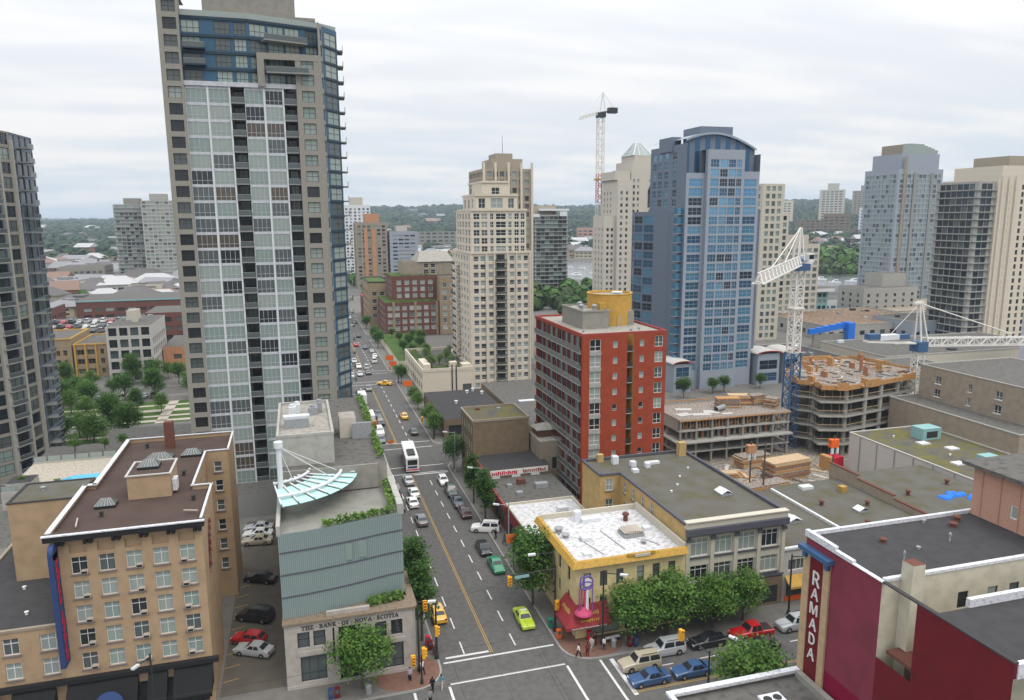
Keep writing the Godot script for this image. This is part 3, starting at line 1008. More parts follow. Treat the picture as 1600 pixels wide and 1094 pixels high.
func build_bank() -> void:
	var root := thing("bank_building", "bank with stone ground storey, wavy ribbed glass front and white roof mast", "bank")
	var mb := MB.new()
	var o := Vector3(-3.4, 0.14, -76.1)
	var W := 13.9
	var ops := [[1.3, 4.6, 1.25, 1.85], [2.95, 4.6, 1.25, 1.85], [9.45, 4.5, 1.25, 1.85], [11.2, 4.5, 1.25, 1.85], [1.5, 0.6, 2.7, 3.0], [9.6, 0.6, 2.9, 3.0], [5.6, 0.15, 2.3, 6.3], [4.95, 2.4, 0.2, 4.1], [8.35, 2.4, 0.2, 4.1]]
	wall_mesh(mb, M.limestone, o, Vector3.RIGHT, W, 7.5, ops, 0.35)
	wall_mesh(mb, M.limestone, o + Vector3(W, 0, 0), Vector3.FORWARD, 48, 7.5, grid(even(8, 3, 5.5, 2.2), [[0.7, 2.6], [4.4, 1.9]]), 0.3)
	wall_mesh(mb, M.concretepale, o + Vector3(0, 0, -48), Vector3.BACK, 48, 7.5, [], 0)
	mb.use(M.limestone)
	mb.box(o + Vector3(1.2, 3.75, 0.0), o + Vector3(4.4, 4.25, 0.12)); mb.box(o + Vector3(9.3, 3.7, 0.0), o + Vector3(12.7, 4.2, 0.12))
	mb.box(o + Vector3(-0.02, 0, 0.0), o + Vector3(W + 0.02, 0.35, 0.1))
	obj("wall", mb, root)
	windows(root, o, Vector3.RIGHT, ops.slice(0, 4), 0.35, {"id": "bankup", "fm": "darkmetal", "ys": [0.5], "f": 0.08}, ["glassdark", "glassmid"])
	windows(root, o, Vector3.RIGHT, ops.slice(4, 6), 0.35, {"id": "bankdown", "fm": "darkmetal", "xs": [0.33, 0.66], "ys": [0.3], "f": 0.1}, ["glassmid"])
	windows(root, o, Vector3.RIGHT, ops.slice(6, 9), 0.35, {"id": "bankdoor", "fm": "darkmetal", "ys": [0.35], "f": 0.1}, ["glassdark"])
	windows(root, o + Vector3(W, 0, 0), Vector3.FORWARD, grid(even(8, 3, 5.5, 2.2), [[0.7, 2.6], [4.4, 1.9]]), 0.3, {"id": "bankside", "fm": "darkmetal", "ys": [0.5]}, ["glassdark", "glassmid"])
	mb = MB.new()
	mb.use(M.coping)
	mb.box(Vector3(-3.55, 7.64, -78.6), Vector3(10.75, 7.85, -75.85)); mb.box(Vector3(9.9, 7.64, -124.0), Vector3(10.75, 7.85, -78.61))
	mb.use(M.limestone)
	mb.box(Vector3(1.0, 7.86, -76.9), Vector3(5.6, 8.3, -76.5))
	obj("cornice", mb, root)
	var lt := text_part(root, "lettering", "THE · BANK · OF · NOVA · SCOTIA", 0.62, M.darktrim, Vector3(3.5, 7.05, -76.07), Basis(), true, true)
	lt.scale = Vector3(1.0, 1, 1)
	# glass front: an S-shaped plan with ribs and three dark floor lines
	var N := 64
	var zf := func(x: float) -> float: return -77.0 - 2.3 * smoothstep(-1.5, 9.0, x) - 0.25 * sin((x + 3.4) * 0.5)
	var H := 17.5
	var panel := 0
	mb = MB.new()
	var rib := MB.new()
	for j in N:
		var x0 := -3.4 + 13.2 * j / N
		var x1 := -3.4 + 13.2 * (j + 1) / N
		mb.use(M.facadeglass)
		mb.quad(Vector3(x0, 7.86, zf.call(x0)), Vector3(x1, 7.86, zf.call(x1)), Vector3(x1, H, zf.call(x1)), Vector3(x0, H, zf.call(x0)))
		rib.use(M.facaderib)
		rib.box(Vector3(x0 - 0.035, 7.9, zf.call(x0) - 0.02), Vector3(x0 + 0.035, H, zf.call(x0) + 0.07))
	obj("glass_front", mb, root)
	var rb := obj("glass_ribs", rib, root)
	rb.set_meta("kind", "stuff")
	for y in [10.35, 12.9, 15.4]:
		var ln := MB.new()
		ln.use(M.greytrim)
		for j in 24:
			var x0 := -3.4 + 13.2 * j / 24.0
			var x1 := -3.4 + 13.2 * (j + 1) / 24.0
			ln.bar(Vector3(x0, y, zf.call(x0) + 0.05), Vector3(x1, y, zf.call(x1) + 0.05), 0.1, 0.16)
		obj("floor_line", ln, root)
	for e in [[3.4, 14.2], [4.9, 14.2]]:
		var wn := MB.new()
		wn.use(M.glassgreen)
		var z0: float = zf.call(e[0]) + 0.09
		wn.box(Vector3(e[0], 13.3, z0 - 0.05), Vector3(e[0] + 0.75, 15.2, z0))
		obj("window", wn, root)
	# side walls of the upper storeys and the roof terrace
	mb = MB.new()
	mb.use(M.concretepale)
	mb.quad(Vector3(-3.4, 7.6, -124), Vector3(-3.4, 7.6, -77.0), Vector3(-3.4, H + 0.5, -77.0), Vector3(-3.4, H + 0.5, -124))
	mb.quad(Vector3(9.8, 7.6, -79.4), Vector3(9.8, 7.6, -124), Vector3(9.8, H + 0.3, -124), Vector3(9.8, H + 0.3, -79.4))
	mb.quad(Vector3(10, 7.6, -124), Vector3(-3.4, 7.6, -124), Vector3(-3.4, H, -124), Vector3(10, H, -124))
	obj("upper_wall", mb, root)
	mb = MB.new()
	mb.use(M.deck)
	var pl := PackedVector2Array([Vector2(-3.4, -88.5), Vector2(9.8, -88.5)])
	for j in 13:
		var x := 9.8 - 13.2 * j / 12.0
		pl.append(Vector2(x, zf.call(x)))
	mb.cap(pl, H - 0.2)
	obj("roof_terrace", mb, root)
	mb = MB.new()
	mb.use(M.concretepale)
	mb.box(Vector3(9.3, H - 0.2, -124), Vector3(10.0, H + 1.0, -79.3)); mb.box(Vector3(-3.6, H - 0.2, -124), Vector3(-3.2, H + 0.9, -77.0))
	obj("parapet", mb, root)
	# stepped roof blocks
	block(root, Vector2(-3.2, -124.0), Vector2(9.29, -88.5), H - 0.3, 20.4, M.concrete, M.roofgrey, {"s": [[4.2, 0.5, 2.6, 2.0]]}, 0.2, {"id": "bankterr", "fm": "darkmetal", "xs": [0.33, 0.66]}, ["glassgreen"])
	plain_box(root, "terrace_wall", M.concrete, Vector3(-3.19, H, -88.45), Vector3(8.2, 20.5, -88.2))
	plain_box(root, "penthouse", M.concretepale, Vector3(-3.45, 20.41, -107.2), Vector3(3.2, 24.0, -90.4), M.roofpale)
	parapet(root, M.concretepale, Vector2(-3.5, -107.25), Vector2(3.25, -90.35), 24.001, 0.35, 0.3)
	mb = MB.new()
	mb.use(M.metal)
	mb.box(Vector3(-2.6, 24.0, -96.2), Vector3(0.4, 25.2, -94.3))
	mb.use(M.plastic)
	mb.box(Vector3(-2.7, 25.2, -96.3), Vector3(0.5, 25.35, -95.2))
	obj("air_handler", mb, root)
	for e in [[-1.6, -99.5, 0.9, 1.6], [-1.0, -102.5, 0.8, 1.2], [1.0, -100.8, 1.3, 1.0], [1.9, -102.0, 0.7, 1.4]]:
		mb = MB.new()
		mb.use(M.plastic if e[0] < 0 else M.metal)
		mb.box(Vector3(e[0] - e[2] / 2, 24.0, e[1] - 0.6), Vector3(e[0] + e[2] / 2, 24.0 + e[3], e[1] + 0.6))
		mb.cyl(Vector3(e[0], 24 + e[3], e[1]), Vector3(e[0], 24.3 + e[3], e[1]), 0.35, 0.35, 10)
		obj("cooling_unit", mb, root)
	plain_box(root, "stair_housing", M.creamwall, Vector3(4.4, 20.41, -104.0), Vector3(6.6, 23.2, -100.5), M.roofpale)
	plain_box(root, "screen_wall", M.metal, Vector3(6.0, 20.41, -100.0), Vector3(8.6, 22.6, -99.6))
	# planting along the edges
	leaf_strip(root, Vector3(1.2, H + 0.1, -77.9), Vector3(9.0, H + 0.1, -79.8), 0.9, 420)
	leaf_strip(root, Vector3(8.9, H + 0.3, -80.5), Vector3(8.9, H + 0.6, -88), 0.8, 260)
	leaf_strip(root, Vector3(8.8, 20.6, -90), Vector3(8.8, 20.7, -123), 0.9, 700)
	leaf_strip(root, Vector3(5.6, 8.0, -77.6), Vector3(9.5, 8.0, -78.2), 1.2, 350)
	# the mast, its stays and the fan of glass panels
	mb = MB.new()
	mb.use(M.towerwhite)
	mb.cyl(Vector3(-3.1, H, -84.6), Vector3(-3.1, 25.2, -84.6), 0.3, 0.3, 14)
	mb.cyl(Vector3(-3.1, 24.6, -84.6), Vector3(-3.1, 25.3, -84.6), 0.5, 0.5, 14)
	obj("mast", mb, root)
	var c := Vector3(-4.4, 0, -89.6)
	var fan := func(t: float, rad: float, y: float) -> Vector3: return c + Vector3(cos(t) * rad, y, sin(t) * rad)
	for ring in [[4.6, 20.3, 0.13], [8.3, 20.05, 0.15]]:
		mb = MB.new()
		mb.use(M.towerwhite)
		for j in 16:
			var t0 := lerpf(0.12, 1.45, j / 16.0)
			var t1 := lerpf(0.12, 1.45, (j + 1) / 16.0)
			mb.cyl(fan.call(t0, ring[0], ring[1]), fan.call(t1, ring[0], ring[1]), ring[2] * 1.3, ring[2] * 1.3, 8)
		obj("canopy_ring", mb, root)
	for j in 8:
		var t := lerpf(0.14, 1.43, j / 7.0)
		mb = MB.new()
		mb.use(M.towerwhite)
		mb.cyl(fan.call(t, 3.6, 20.1), fan.call(t, 9.9, 19.75), 0.1, 0.1, 8)
		obj("canopy_arm", mb, root)
	for j in 7:
		var t0 := lerpf(0.14, 1.43, j / 7.0) + 0.012
		var t1 := lerpf(0.14, 1.43, (j + 1) / 7.0) - 0.012
		mb = MB.new()
		mb.use(M.canopyglass)
		for e in [[5.2, 7.6, 19.85, 19.72], [7.7, 10.2, 19.71, 19.55]]:
			mb.quad(fan.call(t0, e[0], e[2]), fan.call(t1, e[0], e[2]), fan.call(t1, e[1], e[3]), fan.call(t0, e[1], e[3]))
			mb.quad(fan.call(t0, e[1], e[3] - 0.04), fan.call(t1, e[1], e[3] - 0.04), fan.call(t1, e[0], e[2] - 0.04), fan.call(t0, e[0], e[2] - 0.04))
		obj("canopy_panel", mb, root)
	for t in [0.2, 0.5, 1.0]:
		mb = MB.new()
		mb.use(M.towerwhite)
		mb.cyl(Vector3(-3.1, 24.7, -84.6), fan.call(t, 7.8 if t < 0.6 else 5.0, 20.2), 0.05, 0.05, 6)
		obj("stay", mb, root)
	rebase(root, Vector3(3.2, 0.14, -100))

func leaf_strip(root: Node3D, a: Vector3, b: Vector3, spread: float, n: int, called := "planting") -> void:
	var mb := MB.new()
	var d := (b - a)
	var s := d.normalized().cross(Vector3.UP)
	for j in n:
		mb.use(M[["leafb", "leafc", "leafe", "leafc"][rng.randi() % 4]])
		var p := a + d * rng.randf() + s * rng.randf_range(-spread, spread) * 0.5 + Vector3(0, absf(rng.randfn(0.25, 0.22)), 0)
		leaf(mb, p, rng.randf_range(0.14, 0.3))
	obj(called, mb, root)

func leaf(mb: MB, p: Vector3, s: float) -> void:
	var u := Vector3(rng.randfn(), rng.randfn() * 0.6, rng.randfn()).normalized() * s
	var v := u.cross(Vector3(rng.randfn(), rng.randfn() + 0.8, rng.randfn())).normalized() * s * 0.7
	mb.quad(p - u, p - v, p + u, p + v)

# ---------------------------------------------------------------- the tall glass tower
func tower_balcony(root: Node3D, a: Vector3, r: Vector3, w: float, out: float, m, rail) -> void:
	# slab and glass railing in front of a face; a = lower corner at the face
	var n := r.cross(Vector3.UP)
	var mb := MB.new()
	mb.use(m)
	mb.obox(a + r * w / 2 + n * out / 2, r * w / 2, Vector3(0, 0.1, 0), n * out / 2)
	mb.use(rail)
	mb.obox(a + r * w / 2 + n * (out - 0.03) + Vector3(0, 0.5, 0), r * w / 2, Vector3(0, 0.36, 0), n * 0.02)
	mb.use(M.metal)
	mb.obox(a + r * w / 2 + n * (out - 0.03) + Vector3(0, 0.9, 0), r * w / 2, Vector3(0, 0.03, 0), n * 0.03)
	obj("balcony", mb, root)

func build_glass_tower() -> void:
	var root := thing("apartment_tower", "tall grey glass apartment tower with concrete piers and dark recessed balcony columns", "tower")
	var f := 2.56
	var y0 := 2.2
	var nf := 27
	var gs := ["glassgreen", "glassgreenb", "glassgreen", "glassgreenb", "glassgreenb", "glasspale", "glassmid", "glassmid", "glasswarm", "glassgreen", "glassgreenb", "glassdark"]
	var gd := ["glassdark", "glassmid", "glassdark", "glassgreen"]
	var Z := -133.0
	# [x0, x1, kind]: pier with windows, glass bay, recess
	var bays := [[-18.7, -15.6, "pier"], [-15.6, -12.1, "bay"], [-12.1, -8.75, "bay"], [-8.75, -6.65, "recess"], [-6.65, -3.5, "bay"], [-3.5, -0.5, "bay"], [-0.5, 1.5, "recess"], [1.5, 5.3, "pier"]]
	var H := 71.0
	var mb := MB.new()
	for b in bays:
		var w: float = b[1] - b[0]
		var top: float = 84.5 if b[0] < -18 else (76.0 if b[2] == "pier" else H)
		var zz: float = Z + (0.5 if b[2] == "pier" else 0.0)
		var o := Vector3(b[0], 0, zz)
		var ops := []
		var nn := nf + (5 if b[0] < -18 else (2 if b[2] == "pier" else 0))
		if b[2] == "pier":
			for j in nn: ops.append([0.75 if b[0] < -18 else 0.9, y0 + j * f, w - (1.1 if b[0] < -18 else 1.8), 1.75])
			wall_mesh(mb, M.towerconc, o, Vector3.RIGHT, w, top, ops, 0.3)
			windows(root, o, Vector3.RIGHT, ops, 0.3, {"id": "pier", "fm": "darkmetal", "f": 0.06, "bar": 0.05, "xs": [0.5], "ys": [0.5]}, ["glassdark", "glassmid", "glassmid", "glasspale", "glassdark"] if b[0] < -18 else ["glassdark", "glasspale", "glassgreen", "glassgreenb"])
			mb.use(M.towerconc)
			mb.quad(Vector3(b[1], 0, zz), Vector3(b[1], 0, zz - 2.4), Vector3(b[1], top, zz - 2.4), Vector3(b[1], top, zz))
			mb.quad(Vector3(b[0], 0, zz - 16), Vector3(b[0], 0, zz), Vector3(b[0], top, zz), Vector3(b[0], top, zz - 16))
			mb.quad(Vector3(b[0], top, zz), Vector3(b[1], top, zz), Vector3(b[1], top, zz - 8), Vector3(b[0], top, zz - 8))
		elif b[2] == "bay":
			for j in nf: ops.append([0.06, y0 + j * f - 0.55, w - 0.3, 2.2])
			wall_mesh(mb, M.towerpanel, o, Vector3.RIGHT, w, top, ops, 0.08)
			windows(root, o, Vector3.RIGHT, ops, 0.08, {"id": "bay", "fm": "towerpanel", "f": 0.05, "bar": 0.05, "xs": [0.25, 0.5, 0.75], "ys": [0.3]}, gs)
			mb.use(M.towerwhite)
			mb.box(Vector3(b[1] - 0.24, 0, zz - 0.02), Vector3(b[1], top, zz + 0.12))
		else:
			for j in nf: ops.append([0.3, y0 + j * f, w - 0.6, 2.0])
			var oo := o + Vector3(0, 0, -2.4)
			wall_mesh(mb, M.slabdark, oo, Vector3.RIGHT, w, top, ops, 0.1)
			windows(root, oo, Vector3.RIGHT, ops, 0.1, {"id": "rec", "fm": "darkmetal", "xs": [0.5]}, gd)
			mb.use(M.slabdark)
			mb.quad(Vector3(b[0], 0, zz), Vector3(b[0], 0, zz - 2.4), Vector3(b[0], top, zz - 2.4), Vector3(b[0], top, zz))
			mb.quad(Vector3(b[1], 0, zz - 2.4), Vector3(b[1], 0, zz), Vector3(b[1], top, zz), Vector3(b[1], top, zz - 2.4))
			for j in nf: tower_balcony(root, Vector3(b[0] + 0.03, y0 + j * f - 0.45, Z - 2.38), Vector3.RIGHT, w - 0.06, 2.7, M.slabdark, M.glassmid)
	# the side that runs back from the corner pier: narrow glass, then the blue bay with corner balconies
	var segs := [[Vector2(5.3, -132.6), Vector2(6.1, -135.5), "towerconc"], [Vector2(6.1, -135.5), Vector2(8.7, -139.0), "towerblue"], [Vector2(8.7, -139.0), Vector2(9.3, -160.0), "towerblue"]]
	for s in segs:
		var d: Vector2 = s[1] - s[0]
		var r := Vector3(d.x, 0, d.y).normalized()
		var w: float = d.length()
		var o := Vector3(s[0].x, 0, s[0].y)
		var ops := []
		var cnt := 31
		if s[2] == "towerconc":
			for j in cnt: ops.append([w * 0.55, y0 + j * f, w * 0.35, 1.8])
		elif w < 6.0:
			for j in cnt: ops.append([0.7, y0 + j * f - 0.4, w - 1.0, 2.1])
		else:
			for j in cnt:
				for q in 4: ops.append([1.0 + q * 5.0, y0 + j * f - 0.3, 3.6, 2.0])
		wall_mesh(mb, M[s[2]], o, r, w, 81.5, ops, 0.1)
		if w < 6.0:
			windows(root, o, r, ops, 0.1, {"id": "blue", "fm": "towernavy", "f": 0.06, "bar": 0.07, "xs": [0.5], "ys": [0.5]} if s[2] == "towerblue" else {"id": "slim", "fm": "darkmetal"}, ["glassgreen", "glassgreenb", "glasspale", "glassmid"])
		else:
			windows(root, o, r, ops.slice(0, 62), 0.1, {"id": "bluew", "fm": "towernavy", "f": 0.08, "xs": [0.5]}, ["glassmid", "glassgreen"])
			var pn := MB.new()
			far_windows(pn, o, r, ops.slice(62), 0.1, ["glassmid", "glassgreen"])
			obj("window_panes", pn, root).set_meta("kind", "stuff")
		if s[2] == "towerblue":
			for j in cnt:
				if w < 6.0:
					var band := MB.new()
					band.use(M.towernavy)
					band.obox(o + r * w / 2 + Vector3(0, y0 + j * f - 0.62, 0), r * w / 2, Vector3(0, 0.16, 0), r.cross(Vector3.UP) * 0.12)
					obj("floor_band", band, root)
				else:
					tower_balcony(root, o + r * 0.4 + Vector3(0, y0 + j * f - 0.5, 0), r, 3.4, 1.0, M.slabdark, M.glassgreen)
	# back and the upper storeys, which step back and turn
	mb.use(M.towerconc)
	mb.quad(Vector3(9.3, 0, -160), Vector3(-18.7, 0, -160), Vector3(-18.7, 81, -160), Vector3(9.3, 81, -160))
	mb.quad(Vector3(-18.7, 0, -160), Vector3(-18.7, 0, -149), Vector3(-18.7, 81, -149), Vector3(-18.7, 81, -160))
	obj("wall", mb, root)
	var tp := [Vector2(-15.6, -133.4), Vector2(-5.6, -133.4), Vector2(5.6, -136.8), Vector2(8.6, -139.2)]
	var up := MB.new()
	for j in 3:
		var d: Vector2 = tp[j + 1] - tp[j]
		var r := Vector3(d.x, 0, d.y).normalized()
		var w: float = d.length()
		var o := Vector3(tp[j].x, H, tp[j].y)
		var cols := []
		if j == 0: cols = [[0.15, 2.7], [5.0, 2.4], [7.9, 1.9]]
		elif j == 1: cols = [[0.3, 2.6], [3.2, 2.6], [6.0, 2.4], [9.4, 2.0]]
		else: cols = [[0.4, 3.0]]
		var ops := grid(cols, [[0.35, 1.9], [2.85, 1.9], [5.35, 1.9], [7.85, 1.9]])
		wall_mesh(up, M.towerblue, o, r, w, 10.3, ops, 0.12)
		windows(root, o, r, ops, 0.12, {"id": "top", "fm": "towernavy", "f": 0.07, "bar": 0.06, "xs": [0.33, 0.66], "ys": [0.4]}, ["glasspale", "glassgreenb", "glassgreen", "glassmid"])
		for y in [2.45, 4.95, 7.45, 10.15]:
			var band := MB.new()
			band.use(M.towernavy)
			band.obox(o + r * w / 2 + Vector3(0, y, 0), r * w / 2, Vector3(0, 0.2, 0), r.cross(Vector3.UP) * 0.18)
			obj("floor_band", band, root)
	obj("upper_wall", up, root)
	for e in [[-15.3, 3.2, 5.4, 1.2], [-15.3, 3.2, 2.9, 1.2]]:
		tower_balcony(root, Vector3(e[0], H + e[2], -133.4), Vector3.RIGHT, e[1], e[3], M.towernavy, M.glassmid)
	tower_balcony(root, Vector3(-3.6, H + 7.2, -134.0), Vector3(0.957, 0, -0.29), 7.0, 2.0, M.slabdark, M.glassmid)
	tower_balcony(root, Vector3(-3.0, H + 2.1, -132.6), Vector3.RIGHT, 6.6, 1.0, M.slabdark, M.glassmid)
	# frame over the top of the corner pier
	plain_box(root, "pier_cap", M.towerconc, Vector3(-4.4, 75.2, -135.5), Vector3(5.29, 76.2, -132.45))
	plain_box(root, "pier_cap", M.towerconc, Vector3(-4.4, H, -135.5), Vector3(-3.3, 75.19, -132.45))
	plain_box(root, "parapet_band", M.towerpanel, Vector3(-15.6, H - 0.2, -133.39), Vector3(1.49, H + 0.5, -132.75))
	var cap := MB.new()
	cap.use(M.roofgrey)
	cap.cap(PackedVector2Array([Vector2(-18.7, -133), Vector2(-5.6, -133.4), Vector2(5.6, -136.8), Vector2(8.7, -139), Vector2(9.3, -160), Vector2(-18.7, -160)]), 81.2)
	obj("roof", cap, root)
	plain_box(root, "penthouse", M.concrete, Vector3(-12.5, 81.2, -150), Vector3(2.0, 86.2, -137.5), M.roofgrey)
	plain_box(root, "penthouse", M.concrete, Vector3(-9.5, 86.2, -148), Vector3(-4.0, 88.0, -140.5), M.roofgrey)
	plain_box(root, "roof_slab", M.concrete, Vector3(-15.6, 82.4, -147), Vector3(5.2, 82.9, -136.8))
	for e in [[-15.5, -133.6, -5.7, -133.6], [-5.7, -133.6, 5.5, -137.0], [5.5, -137.0, 8.6, -139.4]]:
		var rl := MB.new()
		rl.use(M.glasspale)
		rl.bar(Vector3(e[0], 81.85, e[1]), Vector3(e[2], 81.85, e[3]), 0.04, 0.9)
		obj("roof_railing", rl, root)
	# dark open ground floor towards the parking lot
	plain_box(root, "podium", M.slabdark, Vector3(-14.0, 0.14, -133.0), Vector3(8.0, 4.2, -127.0), M.roofgrey)
	rebase(root, Vector3(-5, 0.14, -146))

func build_west_tower() -> void:
	var root := thing("apartment_tower", "dark curved glass apartment tower with pale vertical fins and thin balconies", "tower")
	var f := 2.72
	var nf := 24
	var pts := [Vector2(-80, -152), Vector2(-57.5, -157.0), Vector2(-54.4, -160.0), Vector2(-52.6, -163.6), Vector2(-51.6, -168.0), Vector2(-51.2, -180)]
	var mb := MB.new()
	for j in pts.size() - 1:
		var d: Vector2 = pts[j + 1] - pts[j]
		var r := Vector3(d.x, 0, d.y).normalized()
		var w: float = d.length()
		var o := Vector3(pts[j].x, 0, pts[j].y)
		var ops := []
		for i in nf:
			if w > 8.0:
				for q in int(w / 3.0): ops.append([0.3 + q * 3.0, 1.5 + i * f, 2.6, 2.1])
			else: ops.append([0.7, 1.5 + i * f, w - 1.1, 2.1])
		wall_mesh(mb, M.towerconc if j in [1, 3] else M.bluewalldark, o, r, w, 66.5, ops, 0.15)
		if w > 8.0:
			var show := []
			var rest := []
			for p in ops:
				if p[0] > w - 9.0 and j == 0 : show.append(p)
				else: rest.append(p)
			windows(root, o, r, show, 0.15, {"id": "wt", "fm": "darkmetal", "xs": [0.5], "ys": [0.35]}, ["glassdark", "glassmid", "glassnavy", "glassgreen"])
			var pn := MB.new()
			far_windows(pn, o, r, rest, 0.15, ["glassdark", "glassmid"])
			obj("window_panes", pn, root).set_meta("kind", "stuff")
		else:
			windows(root, o, r, ops, 0.15, {"id": "wt", "fm": "darkmetal", "xs": [0.5], "ys": [0.35]}, ["glassdark", "glassmid", "glassnavy", "glassgreen"])
		if j in [0, 2]:
			for i in nf:
				var ww := minf(w, 5.0)
				tower_balcony(root, o + r * (w - ww) + Vector3(0, 1.2 + i * f, 0), r, ww - 0.7, 1.1, M.slabgrey, M.glassmid)
		if j == 4:
			for i in nf: tower_balcony(root, o + r * 3.0 + Vector3(0, 1.2 + i * f, 0), r, 3.0, 2.2, M.slabdark, M.glassmid)
		if j > 0:
			var fin := MB.new()
			fin.use(M.concretepale)
			fin.obox(o + Vector3(0, 32.5, 0) + r * 0.25, r * 0.28, Vector3(0, 32.5, 0), r.cross(Vector3.UP) * 0.5)
			obj("fin", fin, root)
	mb.use(M.bluewalldark)
	mb.quad(Vector3(-51.2, 0, -180), Vector3(-80, 0, -180), Vector3(-80, 66.5, -180), Vector3(-51.2, 66.5, -180))
	mb.quad(Vector3(-80, 0, -180), Vector3(-80, 0, -152), Vector3(-80, 66.5, -152), Vector3(-80, 66.5, -180))
	obj("wall", mb, root)
	mb = MB.new()
	mb.use(M.roofgrey)
	pts.append(Vector2(-80, -180))
	mb.cap(PackedVector2Array(pts), 66.5)
	obj("roof", mb, root)
	for e in [[-62, -160], [-58, -166], [-56.5, -164]]: roof_vent(root, e[0], e[1], 66.5, 2.6, 0.6, M.plastic)
	rebase(root, Vector3(-65, 0.14, -166))

# ---------------------------------------------------------------- the other side of the street
func roof_box(root: Node3D, called: String, m, x: float, y: float, z: float, w: float, h: float, d: float) -> MeshInstance3D:
	var mb := MB.new()
	mb.use(m)
	mb.box(Vector3(x - w / 2, y, z - d / 2), Vector3(x + w / 2, y + h, z + d / 2))
	return obj(called, mb, root)

func roof_skylight(root: Node3D, x: float, y: float, z: float, w: float, d: float) -> void:
	# a kerb with two sloping panes
	var mb := MB.new()
	mb.use(M.metal)
	mb.box(Vector3(x - w / 2, y, z - d / 2), Vector3(x + w / 2, y + 0.3, z + d / 2))
	var k := obj("skylight", mb, root)
	for s in [-1.0, 1.0]:
		mb = MB.new()
		mb.use(M.plastic)
		var a := Vector3(x + s * w / 2, y + 0.3, z + s * d / 2)
		var b := Vector3(x + s * w / 2, y + 0.3, z - s * d / 2)
		mb.quad(a, b, Vector3(x, y + 0.75, z - s * d / 2), Vector3(x, y + 0.75, z + s * d / 2))
		obj("pane", mb, k)

